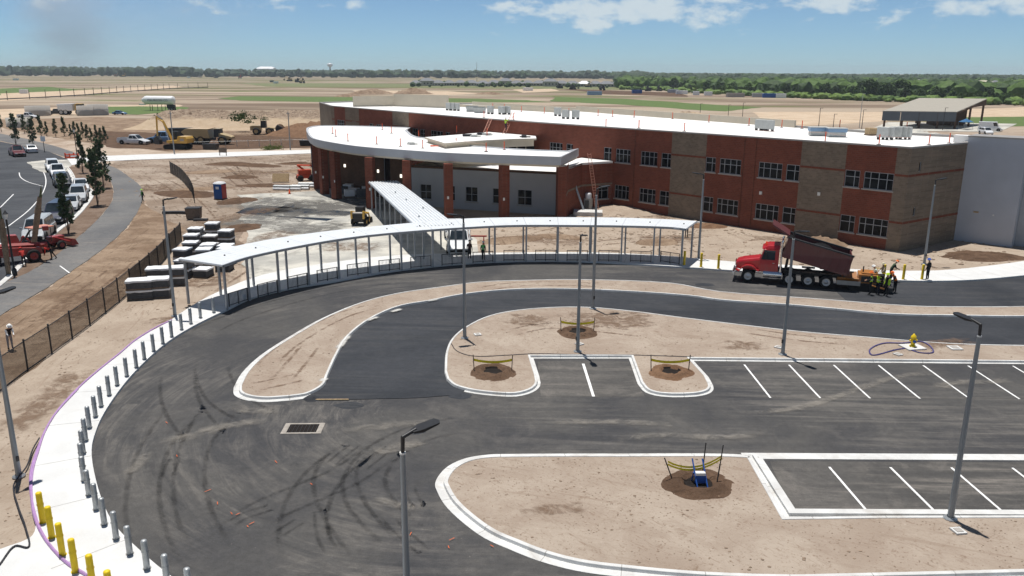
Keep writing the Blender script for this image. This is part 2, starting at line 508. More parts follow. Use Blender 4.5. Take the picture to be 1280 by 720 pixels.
def concrete_material(name, a, b, stain, samt=0.4, s=0.5):
    t = NT(name); g = t.geo()
    col = t.mix(t.rng(t.noise(g, s, 6, 0.6, 0.5), 0.35, 0.65), a, b)
    st = t.noise(g, s * 0.45, 7, 0.7, 1.2)
    col = t.mix(t.rng(st, 0.50, 0.70, 0, samt), col, stain)
    fi = t.noise(g, 18, 4, 0.7)
    k = t.rng(fi, 0.3, 0.7, 0.94, 1.05, False)
    col = t.mix(1.0, col, t.comb(k, k, k), 'MULTIPLY')
    M[name] = t.fin(col, 0.85, 0, 0.25, t.noise(g, 6, 5, 0.7), 0.15, 0.02)
concrete_material('concrete_new', (0.60, 0.60, 0.59), (0.66, 0.66, 0.65), (0.52, 0.50, 0.465), 0.35)
concrete_material('concrete_kerb', (0.55, 0.545, 0.53), (0.65, 0.65, 0.635), (0.40, 0.36, 0.315), 0.55, 0.9)
concrete_material('concrete_pad', (0.36, 0.35, 0.32), (0.58, 0.555, 0.49), (0.17, 0.16, 0.145), 0.9, 0.22)
mat('joint', (0.30, 0.29, 0.27), 0.9)
mat('paint_white', (0.78, 0.78, 0.77), 0.7, 0, 0.08, 3.0, dirt=(0.45, 0.42, 0.38))

def brick_material(name, a, b, mortar):
    t = NT(name); g = t.geo(); q = t.sep(g)
    # running bond laid along the wall: horizontal coordinate from x and y, courses from z
    u = t.math('SUBTRACT', t.math('MULTIPLY', q['X'], 0.70), t.math('MULTIPLY', q['Y'], 0.72))
    br = t.n.new('ShaderNodeTexBrick'); br.offset = 0.5
    for k, v in (('Color1', a), ('Color2', b), ('Mortar', mortar)): br.inputs[k].default_value = rgba(v)
    br.inputs['Scale'].default_value = 1.0; br.inputs['Mortar Size'].default_value = 0.012
    br.inputs['Brick Width'].default_value = 0.40; br.inputs['Row Height'].default_value = 0.20
    t.l.new(t.comb(u, q['Z']), br.inputs['Vector'])
    n = t.noise(g, 0.5, 6, 0.7)
    k = t.rng(n, 0.3, 0.7, 0.84, 1.14, False)
    col = t.mix(1.0, br.outputs['Color'], t.comb(k, k, k), 'MULTIPLY')
    M[name] = t.fin(col, 0.9, 0, 0.15, br.outputs['Fac'], -0.3, 0.02)
brick_material('brick_red', (0.215, 0.066, 0.041), (0.172, 0.053, 0.034), (0.19, 0.098, 0.072))
brick_material('brick_tan', (0.235, 0.183, 0.136), (0.178, 0.140, 0.105), (0.23, 0.19, 0.15))
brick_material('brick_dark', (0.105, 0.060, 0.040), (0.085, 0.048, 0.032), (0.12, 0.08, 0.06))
mat('stucco_grey', (0.46, 0.48, 0.525), 0.9, 0, 0.05, 0.5)
mat('stucco_white', (0.39, 0.40, 0.42), 0.9, 0, 0.05, 0.6)
mat('cream_panel', (0.60, 0.53, 0.42), 0.8, 0, 0.06, 0.5)
mat('roof_white', (0.80, 0.79, 0.77), 0.75, 0, 0.06, 0.35, dirt=(0.66, 0.63, 0.58))
mat('fascia_grey', (0.47, 0.485, 0.51), 0.45, 0, 0.04, 1.0, 0.4)
mat('cap_metal', (0.36, 0.34, 0.32), 0.5, 0.3, 0.1, 2.0)
mat('frame_alu', (0.36, 0.38, 0.41), 0.4, 0.3, 0.06, 3.0)
mat('sill_stone', (0.37, 0.345, 0.315), 0.85, 0, 0.1, 3.0)
mat('canopy_white', (0.72, 0.745, 0.765), 0.42, 0.1, 0.04, 0.8, 0.45, dirt=(0.60, 0.60, 0.59))
mat('canopy_metal', (0.34, 0.36, 0.385), 0.4, 0.4, 0.06, 3.0, 0.5)
mat('galvanised', (0.40, 0.415, 0.42), 0.45, 0.45, 0.16, 5.0, 0.5)
mat('pole_grey', (0.25, 0.275, 0.295), 0.45, 0.3, 0.06, 3.0, 0.5)
mat('black_metal', (0.022, 0.022, 0.024), 0.45, 0.1, 0.2, 5.0, 0.4)
mat('black_rubber', (0.018, 0.018, 0.018), 0.85, 0, 0.25, 6.0)
mat('dark_steel', (0.055, 0.055, 0.058), 0.6, 0.4, 0.25, 4.0)
mat('chrome', (0.75, 0.76, 0.78), 0.18, 1.0, 0.05, 4.0)
mat('rim_grey', (0.50, 0.51, 0.53), 0.35, 0.7, 0.12, 6.0)
mat('safety_yellow', (0.78, 0.55, 0.015), 0.5, 0, 0.07, 4.0, dirt=(0.55, 0.40, 0.06))
mat('orange_post', (0.80, 0.10, 0.03), 0.5, 0, 0.08, 5.0)
mat('tape_yellow', (0.80, 0.66, 0.02), 0.5, 0, 0.06, 4.0)
mat('blue_plastic', (0.02, 0.085, 0.33), 0.5, 0, 0.1, 4.0)
mat('hose_purple', (0.40, 0.24, 0.46), 0.5, 0, 0.12, 4.0)
mat('hose_black', (0.03, 0.03, 0.035), 0.6, 0, 0.2, 4.0)
mat('timber', (0.42, 0.30, 0.17), 0.85, 0, 0.2, 5.0)
mat('timber_old', (0.17, 0.13, 0.10), 0.9, 0, 0.25, 5.0)
mat('skin', (0.42, 0.24, 0.16), 0.6, 0, 0.05, 9.0)
mat('lamp_lens', (0.75, 0.75, 0.72), 0.25, 0, 0.02, 9.0, 0.5)
mat('bark', (0.13, 0.095, 0.07), 0.9, 0, 0.3, 6.0)
SPEC = {'window_glass': 0.12, 'car_glass': 0.55, 'blue_glazing': 0.4}
def glass_material(name, c, r=0.08):
    t = NT(name); g = t.geo()
    n = t.noise(g, 0.9, 4, 0.6)
    k = t.rng(n, 0.3, 0.7, 0.5, 1.6, False)
    col = t.mix(1.0, c, t.comb(k, k, k), 'MULTIPLY')
    M[name] = t.fin(col, r, 0, SPEC[name])
glass_material('window_glass', (0.006, 0.007, 0.009))
glass_material('car_glass', (0.022, 0.030, 0.036), 0.05)
glass_material('blue_glazing', (0.012, 0.018, 0.055), 0.15)
def light_material(name, c, s):
    t = NT(name); t.fin(c, 0.4)
    t.b.inputs['Emission Color'].default_value = rgba(c); t.b.inputs['Emission Strength'].default_value = s
    M[name] = t.m
light_material('lit_lens', (1.0, 0.93, 0.80), 1.6)

def leaf_material(name, a, b, c):
    t = NT(name); g = t.geo()
    n = t.noise(g, 0.45, 4, 0.7)
    col = t.mix(t.rng(n, 0.35, 0.65), a, b)
    col = t.mix(t.rng(t.noise(g, 3.0, 3, 0.6), 0.5, 0.75, 0, 0.6), col, c)
    M[name] = t.fin(col, 0.7, 0, 0.2)
    t.b.inputs['Subsurface Weight'].default_value = 0.0
leaf_material('leaf_dark', (0.028, 0.055, 0.018), (0.05, 0.085, 0.026), (0.075, 0.11, 0.035))
leaf_material('leaf_mid', (0.055, 0.10, 0.022), (0.085, 0.145, 0.03), (0.12, 0.18, 0.05))
leaf_material('leaf_light', (0.10, 0.165, 0.03), (0.14, 0.21, 0.045), (0.18, 0.23, 0.07))
leaf_material('leaf_pine', (0.045, 0.075, 0.032), (0.07, 0.105, 0.045), (0.10, 0.13, 0.06))
leaf_material('leaf_far', (0.034, 0.055, 0.030), (0.050, 0.075, 0.038), (0.070, 0.095, 0.048))
leaf_material('grass', (0.075, 0.125, 0.025), (0.115, 0.165, 0.04), (0.17, 0.19, 0.07))
leaf_material('grass_rough', (0.12, 0.145, 0.05), (0.19, 0.19, 0.085), (0.27, 0.24, 0.14))
def soft_patch(name, base, scale, lo, hi, amt=0.9, uvfade=True):
    """loose material lying thinly on what is below: breaks up and thins out towards its edges (UV 0..1)"""
    t = NT(name); g = t.geo()
    n = t.noise(g, scale, 7, 0.72, 0.8)
    col = t.mix(t.noise(g, scale * 4, 4, 0.7), (base[0] * .7, base[1] * .7, base[2] * .7), (base[0] * 1.25, base[1] * 1.25, base[2] * 1.25))
    t.fin(col, 0.95, 0, 0.1)
    q = t.sep(t.n.new('ShaderNodeTexCoord').outputs['UV'])
    def hump(v, k): return t.rng(t.math('PINGPONG', v, 0.5), 0.0, k)
    edge = t.math('MULTIPLY', hump(q['X'], 0.42), hump(q['Y'], 0.28))
    a = t.math('MULTIPLY', t.rng(t.math('ADD', n, t.math('MULTIPLY', t.math('SUBTRACT', edge, 1.0), 0.25)), lo, hi, 0, amt), edge)
    t.l.new(a, t.b.inputs['Alpha'])
    M[name] = t.m
soft_patch('soil_smear', (0.20, 0.13, 0.088), 1.1, 0.36, 0.60, 0.62)
soft_patch('slurry_film', (0.60, 0.585, 0.55), 1.6, 0.25, 0.50, 0.85)
soft_patch('damp_stain', (0.17, 0.162, 0.15), 0.5, 0.30, 0.62, 0.75)
soft_patch('tyre_rubber', (0.014, 0.014, 0.015), 1.4, 0.25, 0.70, 0.33)
soft_patch('dust_smear', (0.34, 0.31, 0.27), 0.9, 0.30, 0.70, 0.5)
soft_patch('spray_orange', (0.75, 0.16, 0.05), 5.0, 0.2, 0.4, 0.9)

def smear(c, rx, ry, z, m_='soil_smear', rz=0.0):
    """an uneven oval film of soil, UV-mapped so that it fades at the rim"""
    vs = [(c[0] + (sx * rx * math.cos(rz) - sy * ry * math.sin(rz)), c[1] + (sx * rx * math.sin(rz) + sy * ry * math.cos(rz)), z) for sx, sy in ((-1, -1), (1, -1), (1, 1), (-1, 1))]
    o = struct(MB().add(vs, [(0, 1, 2, 3)]).build('soil_smear', m_))
    uv = o.data.uv_layers.new(name='UVMap')
    for k, p in enumerate(((0, 0), (1, 0), (1, 1), (0, 1))): uv.data[k].uv = p
    return o

# ------------------------------------------------------------------ ground sheets
S = 14000.0
struct(MB().add([(-S, -300, 0), (S, -300, 0), (S, S, 0), (-S, S, 0)], [(0, 1, 2, 3)]).build('ground', 'ground'))

lot_edge = [(-4.40, 20.11), (-7.93, 22.55), (-11.00, 24.53), (-12.57, 25.77), (-14.12, 27.18), (-15.24, 28.27), (-16.23, 29.44), (-17.78, 31.71), (-19.82, 35.27), (-20.68, 37.48), (-21.26, 39.43), (-21.96, 42.71), (-22.43, 45.99), (-22.69, 50.71), (-22.34, 54.33), (-21.40, 58.46), (-20.46, 62.02), (-18.15, 65.00), (-15.31, 67.16), (-10.51, 71.26), (-4.49, 74.22), (-0.01, 75.31), (6.06, 75.44), (10.49, 74.55), (16.34, 73.07), (20.23, 71.92), (25.64, 70.53), (29.49, 69.46), (33.00, 68.68), (36.16, 68.47), (39.61, 68.82), (45.66, 70.66), (60.07, 76.65), (82.69, 86.29)]
lot_edge = curve(lot_edge, 5)
lot_poly = [(-6, 8)] + lot_edge + [(110, 8)]
struct(MB().sheet(lot_poly, 0.008).build('asphalt_lot', 'asphalt_lot'))

isl1_low = [(-12.14, 41.58), (-11.16, 42.04), (-10.46, 43.47), (-10.54, 45.36), (-10.72, 48.57), (-10.72, 52.57), (-9.86, 56.63), (-8.23, 59.76), (-6.23, 61.13), (-3.84, 63.04), (0.00, 64.59), (5.60, 64.82), (14.11, 63.02), (16.37, 61.78), (21.25, 60.51), (24.32, 59.48), (28.25, 58.09), (33.13, 57.77), (37.79, 57.65), (46.92, 58.83), (60.75, 62.14)]
isl1_up = [(-15.81, 43.39), (-16.09, 45.68), (-15.93, 48.79), (-15.08, 52.67), (-13.75, 57.16), (-11.59, 61.49), (-9.29, 63.91), (-6.34, 65.74), (-2.74, 67.68), (1.10, 68.31), (5.56, 68.68), (13.68, 67.58), (17.14, 64.92), (24.31, 62.86), (31.07, 60.91), (34.71, 60.76), (39.81, 60.98), (49.90, 62.86), (65.31, 67.15)]
isl1 = curve(isl1_low, 4) + list(reversed(curve(isl1_up, 4))) 
isl1 += curve([isl1_up[0]] + [(-15.42, 42.33), (-14.67, 41.66), (-13.48, 41.34)] + [isl1_low[0]], 4)[1:-1]

isl2_top = [(-4.18, 45.85), (-4.38, 49.42), (-4.18, 52.16), (-3.37, 54.83), (-1.76, 57.57), (0.31, 59.06), (3.68, 59.98), (6.13, 59.91), (9.06, 59.00), (12.91, 57.22), (20.09, 54.21), (24.53, 52.96), (28.82, 51.84), (34.03, 51.43), (41.43, 51.38), (51.43, 51.87)]
isl2_bot = [(-3.93, 44.55), (-3.40, 43.56), (-2.45, 42.86), (-1.08, 42.41), (0.25, 42.31), (1.16, 42.90), (1.64, 43.88), (1.64, 45.53)]
isl2_b2 = [(7.31, 44.32), (7.57, 42.99), (8.37, 42.41), (10.29, 42.44), (11.16, 42.92), (11.56, 43.64), (11.69, 45.41)]
k1 = (1.38, 48.53); k2 = (7.39, 48.62); k3 = (11.40, 48.24); k4 = (47.70, 47.76)
isl2 = (list(reversed(curve(isl2_top, 4))) + curve(isl2_bot, 3) + [k1, k2] + curve(isl2_b2, 3) + [k3, k4])

isl3 = (curve([(11.57, 35.25), (9.91, 35.40), (5.35, 35.35), (2.31, 35.31), (0.00, 35.25), (-1.05, 35.18), (-2.09, 34.81), (-2.85, 34.04), (-3.23, 33.08), (-3.32, 32.28), (-3.19, 31.72), (-2.77, 30.58), (-2.05, 29.36), (-1.02, 28.06), (0.02, 27.25), (1.00, 26.58), (2.37, 25.95), (4.06, 25.57), (6.83, 25.17), (10.03, 25.02), (11.32, 25.07), (14.92, 25.24), (18.28, 25.41), (22.43, 25.63)], 4)
        + [(40, 27.6), (40, 30.0)] + [(21.46, 30.11), (15.16, 30.02), (11.47, 29.89)])

def island(name, poly, kw=0.16, gut=0.34, crown=0.0):
    if area(poly) < 0: poly = list(reversed(poly))
    # gutter pan, kerb face, kerb head, drop to the soil
    prof = [(0.0, 0.0), (0.0, 0.022), (gut, 0.030), (gut + 0.03, 0.155), (gut + 0.055, 0.165), (gut + kw, 0.165), (gut + kw + 0.02, 0.10)]
    k = struct(MB().sweep(poly, prof, True).build('kerb', 'concrete_kerb'))
    mj_ = MB()
    for x, y, h in along(poly, 3.05, closed=True):
        nx, ny = -math.sin(h), math.cos(h); tx, ty = math.cos(h) * .012, math.sin(h) * .012
        pr = [(o_, z_ + .003) for o_, z_ in prof[1:6]]
        vs = [(x + nx * o_ + sg_ * tx, y + ny * o_ + sg_ * ty, z_) for o_, z_ in pr for sg_ in (-1, 1)]
        mj_.add(vs, [(2 * i_, 2 * i_ + 1, 2 * i_ + 3, 2 * i_ + 2) for i_ in range(4)])
    struct(mj_.build('kerb_joint', 'joint'))
    inner = offset(poly, gut + kw, True)
    s = struct(MB().sheet(inner, 0.135).build('island_soil', 'island_sand'))
    return k, s
island('median', isl1, gut=0.30)
island('tree_island', isl2, gut=0.16, kw=0.16)
island('near_island', isl3, gut=0.36, kw=0.2)

# fresh dark lane between the median and the tree island, laid a little proud
lane = ([(-10.70, 41.76), (-9.20, 41.73), (-7.02, 41.87), (-4.84, 42.07), (-2.87, 42.50), (-1.87, 45.48)] + [(2, 52.0), (14, 52.0), (30, 48.9), (75, 48.6), (75, 60)]
        + list(reversed([(-13.23, 45.32), (-12.32, 49.61), (-11.79, 54.69), (-9.75, 59.74), (-6.43, 63.24), (-0.00, 66.39), (5.75, 66.77), (14.55, 65.12), (22.55, 61.43), (29.12, 59.36), (38.80, 59.31), (48.53, 61.01)])))
struct(MB().prism(ragged(lane, 0.06, 3, 3), 0.0, 0.035).build('asphalt_lane', 'asphalt_new'))
# newly paved upper lane behind the paver
up = [(27.05, 68.56), (33.00, 68.68), (36.16, 68.47), (39.61, 68.82), (45.66, 70.66), (60.07, 76.65), (49.90, 62.86), (39.73, 60.85), (30.96, 60.69), (26.52, 61.97)]
struct(MB().prism(ragged(up, 0.08, 5, 4), 0.0, 0.030).build('asphalt_lane', 'asphalt_new'))
# stall bays, a slightly older mat than the aisle
bays = [(1.63, 42.33), (1.62, 48.02), (7.32, 48.10), (7.36, 43.71), (7.43, 42.40)]
struct(MB().sheet(bays, 0.014).build('asphalt_bay', 'asphalt_bay'))
bays = [(11.0, 42.4), (10.4, 48.2), (75, 48.0), (75, 42.4)]
struct(MB().sheet(bays, 0.016).build('asphalt_bay', 'asphalt_lot'))
low = [(12.03, 34.64), (24.32, 34.78), (21.50, 30.18), (11.56, 30.08)]
low[1] = (45, low[1][1]); low[2] = (45, low[2][1])
struct(MB().sheet(low, 0.012).build('asphalt_bay', 'asphalt_bay'))
# concrete valley gutter and end kerb of the lower bays
def strip(name, pts, w, z0, z1, m):
    return struct(MB().sweep(pts, [(-w / 2, z0), (-w / 2, z1), (w / 2, z1), (w / 2, z0)], False).build(name, m))
g0 = (11.51, 35.04); g1 = (11.52, 29.96)
strip('gutter', [(g0[0] - 0.6, g0[1] + .15), (45, g0[1] + .15)], 0.62, 0.0, 0.020, 'concrete_kerb')
strip('kerb', [g0, (g1[0], g1[1]), (45, g1[1])], 0.36, 0.0, 0.16, 'concrete_kerb')

# painted stall lines
def line(a, b, w=0.11, z=0.024, m='paint_white'):
    d = Vector(b) - Vector(a); n = Vector((-d.y, d.x)).normalized() * w / 2; a, b = Vector(a), Vector(b)
    return struct(MB().add([(p.x, p.y, z) for p in (a - n, b - n, b + n, a + n)], [(0, 1, 2, 3)]).build('stall_line', m))
for i in range(16):
    x = 14.40 + 2.77 * i
    line((x, 47.62), (x, 42.3))
for i in range(12):
    x = 14.60 + 2.80 * i
    line((x, 34.1), (x + 0.1, 30.35))
line((4.43, 47.63), (4.57, 42.36), 0.16)

# drop-off pavement
walk_in = [(-18.74, 23.68), (-19.54, 26.20), (-19.10, 26.93), (-18.42, 27.68), (-18.56, 28.36), (-19.24, 29.41), (-20.46, 31.47), (-21.68, 33.88), (-23.14, 37.45), (-24.49, 43.28), (-24.74, 47.63), (-24.98, 51.49), (-24.47, 55.03), (-24.42, 57.78), (-24.02, 62.42), (-21.80, 69.54), (-17.80, 73.60), (-12.41, 77.08), (-7.87, 78.25), (-3.18, 78.73), (6.35, 79.32), (11.06, 78.88), (15.60, 77.73), (17.88, 76.73), (21.09, 75.45), (26.80, 73.93), (30.80, 72.76), (34.44, 72.22), (38.71, 72.31), (43.73, 73.98), (49.14, 76.41), (66.27, 85.05), (93.34, 98.01)]
walk_poly = [(-14, 8)] + [(-30, 8)] + curve(walk_in, 3) + list(reversed(lot_edge)) 
MBw = MB().prism(walk_poly, 0.0, 0.15)
struct(MBw.build('sidewalk', 'concrete_new'))
# saw-cut joints across the pavement
jt = along(offset(lot_edge, 0.0), 4.2)
mj = MB()
for x, y, h in jt:
    nx, ny = -math.sin(h), math.cos(h)
    a = Vector((x + nx * 0.03, y + ny * 0.03)); b = Vector((x + nx * 2.7, y + ny * 2.7)); d = (b - a).normalized(); e = Vector((-d.y, d.x)) * 0.014
    mj.add([(p.x, p.y, 0.1535) for p in (a - e, b - e, b + e, a + e)], [(0, 1, 2, 3)])
struct(mj.build('pavement_joint', 'joint'))

# poured forecourt slab
pad = [(-39.58, 117.28), (-36.27, 118.58), (-28.81, 121.73), (-25.76, 124.42), (-21.48, 128.19), (-13.21, 121.44), (-8.41, 105.55), (-3.77, 77.99), (-10.24, 72.50), (-16.70, 68.79), (-19.79, 64.96), (-21.54, 65.96), (-24.93, 74.09), (-27.42, 80.39), (-29.31, 88.72), (-32.93, 97.15), (-35.38, 106.00)]
struct(MB().sheet(ragged(pad, 0.7, 2, 5), 0.06).build('forecourt', 'concrete_pad'))
struct(MB().sheet([(-3.35, 79.09), (-3.80, 85.82), (-14.40, 121.40), (-21.48, 128.19), (-26.33, 133.81), (-28.93, 133.71), (-16.72, 105.30), (-6.88, 85.75), (-3.90, 77.28)], 0.066).build('forecourt', 'concrete_pad'))

# verge between fence and pavement
verge = [(-21.88, 19.98), (-19.92, 25.47), (-19.13, 26.98), (-18.46, 27.74), (-18.59, 28.41), (-19.50, 29.84), (-20.46, 31.47), (-21.68, 33.88), (-23.14, 37.45), (-24.49, 43.28), (-24.74, 47.63), (-24.98, 51.49), (-24.47, 55.03), (-24.29, 59.47), (-24.19, 62.90), (-23.26, 67.54), (-24.64, 72.50), (-27.60, 74.03), (-30.18, 73.98), (-35.05, 83.78), (-30.88, 63.25), (-29.69, 54.39), (-29.06, 47.28), (-28.50, 42.39), (-27.85, 37.39), (-26.51, 25.17)]
struct(MB().sheet(verge, 0.02).build('verge', 'verge_sand'))
# churned strip outside the fence
bs = [(-33.28, 32.77), (-36.56, 50.50), (-37.46, 57.15), (-38.32, 64.60), (-39.22, 70.06), (-41.24, 80.82), (-43.88, 91.17), (-50.65, 110.93), (-46.54, 104.38), (-37.15, 91.35), (-34.95, 84.61), (-30.91, 63.74), (-29.69, 54.39), (-29.06, 47.28), (-28.50, 42.39), (-27.85, 37.39), (-26.51, 25.17)]
struct(MB().sheet(ragged(bs, 0.5, 4, 5), 0.024).build('soil_strip', 'brown_soil'))
# disturbed ground in front of the building
ws = [(-81.55, 143.56), (-76.11, 153.86), (-78.31, 163.75), (-63.31, 170.79), (-43.22, 178.65), (-28.86, 120.89), (-39.33, 116.51), (-34.98, 104.73), (-31.26, 92.00), (-27.18, 81.16), (-24.64, 72.50), (-28.19, 74.02), (-31.05, 75.62), (-36.76, 89.45), (-46.54, 104.38), (-51.28, 112.35), (-57.10, 125.04), (-70.81, 147.64)]
struct(MB().sheet(ragged(ws, 0.8, 6, 5), 0.010).build('work_ground', 'work_soil'))
ws = [(-3.49, 78.72), (-3.63, 90.33), (5.19, 105.97), (11.23, 108.78), (13.77, 110.22), (20.12, 104.54), (29.97, 92.19), (34.30, 85.93), (39.62, 81.61), (48.30, 87.58), (52.41, 83.89), (66.40, 87.60), (62.77, 82.55), (48.93, 76.06), (43.55, 73.66), (38.56, 72.00), (34.31, 71.91), (26.69, 73.61), (21.00, 75.11), (15.53, 77.37), (6.32, 78.95)]
struct(MB().sheet(ws, 0.012).build('building_verge', 'verge_sand'))
for i, (c, rx, ry, z) in enumerate((((28.08, 86.63), 5.5, 2.6, .036), ((17.74, 86.80), 6.5, 2.6, .036), ((18.56, 100.90), 3.2, 1.8, .036), ((-26.51, 68.03), 3.6, 3.0, .036),
           ((-16.73, 81.81), 5.0, 2.6, .068), ((7.26, 56.53), 5.2, 2.4, .139), ((1.17, 56.42), 2.6, 1.6, .139), ((15.20, 50.98), 2.0, 1.2, .139), ((-68.78, 232.61), 14, 6, .05),
           ((-24.73, 56.37), 2.2, 0.9, .036), ((-33.74, 99.94), 2.6, 8, .07), ((-26.43, 85.25), 3, 6, .068), ((4.27, 86.03), 6, 2.4, .036),
           ((28.75, 51.51), 3.4, .9, .139), ((2.02, 30.05), 2.2, .5, .139), ((-58.07, 144.56), 8, 3, .02), ((-44.10, 145.15), 9, 4, .02), ((-55.03, 124.23), 6, 5, .02), ((-33.28, 60.41), 3, 6, .03), ((-25.34, 41.52), 1.5, 5, .03), ((-29.07, 74.00), 3, 5, .03))):
    smear(c, rx * 1.3, ry * 1.3, z + i * 0.0008, 'soil_smear', R.uniform(-.5, .5))

for i, (c, rx, ry) in enumerate((((-31.23, 108.78), 13, 8), ((-25.00, 105.04), 10, 9), ((-29.97, 97.23), 8, 9), ((-22.98, 92.22), 9, 6), ((-22.82, 109.74), 7, 9))):
    smear(c, rx, ry, 0.064 + i * .0008, 'damp_stain', R.uniform(-.4, .4))
# left: access road, kerb, planting strip, path
road = [(-36.90, 36.83), (-40.67, 56.69), (-42.72, 65.80), (-46.27, 76.31), (-50.07, 88.17), (-52.98, 97.67), (-57.22, 109.32), (-60.64, 117.34), (-63.95, 123.03), (-67.64, 127.39), (-69.70, 130.16), (-74.83, 139.28), (-82.08, 150.95), (-88.27, 163.27), (-100.85, 179.23), (-113.93, 192.18), (-127.19, 204.79), (-172.56, 234.68), (-218.49, 216.87)]
road = curve(road[:8], 3)[:-1] + road[7:] + [(-160.0, 60.0)]
struct(MB().sheet(road, 0.030).build('road', 'asphalt_road'))
struct(MB().sheet([(-184.10, 250.66), (-142.86, 230.57), (-124.59, 212.35), (-106.69, 192.59), (-91.75, 174.39), (-89.85, 166.27), (-100.85, 179.23), (-113.93, 192.18), (-128.60, 207.12), (-170.43, 231.72)], 0.034).build('road', 'asphalt_path'))
kerb_l = curve([(-36.90, 36.83), (-40.54, 56.49), (-42.57, 65.55), (-46.07, 75.97), (-50.32, 88.62), (-52.98, 97.67), (-57.22, 109.32), (-60.64, 117.34), (-64.62, 123.88), (-68.01, 127.37), (-70.82, 132.08), (-76.25, 141.47), (-82.08, 150.95)], 4)
struct(MB().sweep(list(reversed(kerb_l)), [(-0.45, 0.034), (0.0, 0.04), (0.02, 0.15), (0.18, 0.15), (0.2, 0.03)], False).build('kerb', 'concrete_kerb'))
mul = kerb_l + list(reversed([(-36.74, 36.65), (-40.48, 56.40), (-42.49, 65.42), (-42.95, 70.57), (-44.52, 78.49), (-45.75, 83.10), (-49.43, 95.60), (-54.20, 109.41), (-58.43, 119.02), (-64.18, 130.37), (-75.30, 151.25), (-78.82, 155.09)]))
struct(MB().sheet(mul, 0.05).build('planting_strip', 'mulch'))
path = curve([(-36.82, 36.74), (-40.67, 56.69), (-42.72, 65.80), (-42.95, 70.57), (-44.52, 78.49), (-45.75, 83.10), (-49.43, 95.60), (-54.20, 109.41), (-58.43, 119.02), (-64.18, 130.37), (-75.30, 151.25), (-79.64, 159.25)], 4) + list(reversed(curve([(-33.22, 32.69), (-36.45, 50.34), (-37.46, 57.15), (-38.32, 64.60), (-39.22, 70.06), (-41.24, 80.82), (-43.88, 91.17), (-44.93, 94.67), (-50.65, 110.93), (-57.10, 125.04), (-64.61, 137.51), (-71.95, 148.84), (-76.75, 155.18), (-79.18, 159.27)], 4)))
struct(MB().sheet(ragged(path, 0.14, 9, 2), 0.055).build('path', 'asphalt_path'))
# white concrete path crossing behind
wp = [*[(-89.37, 164.74), (-88.83, 168.71), (-78.11, 174.23), (-69.11, 177.30), (-45.17, 186.92), (-43.96, 187.96)], *[(-42.05, 179.60), (-43.22, 178.65), (-65.37, 167.47), (-73.75, 164.27), (-82.37, 159.13), (-82.57, 153.56)]]
struct(MB().prism(wp, 0.0, 0.09).build('path', 'concrete_new'))
struct(MB().sheet(ragged([(-93.85, 158.59), (-91.99, 163.09), (-88.58, 163.25), (-82.57, 153.56), (-78.53, 143.69), (-81.61, 142.39), (-87.70, 149.42)], 0.5, 1, 4), 0.045).build('concrete_apron', 'concrete_pad'))
# lane lines on the access road
for pts in (curve([(-58.00, 92.76), (-61.57, 102.67), (-66.42, 114.06), (-72.41, 126.28), (-77.74, 135.91), (-84.48, 147.05)], 5), curve([(-85.82, 142.22), (-81.77, 135.75), (-77.07, 129.87), (-72.28, 125.38)], 4), [(-66.56, 105.03), (-71.85, 116.95)], curve([(-55.78, 84.51), (-58.00, 92.76)], 2)):
    struct(MB().sweep(pts, [(-0.07, 0.036), (0.07, 0.036)]).build('lane_line', 'paint_white'))
line((-41.45, 72.76), (-39.15, 70.06), 0.12, 0.062)

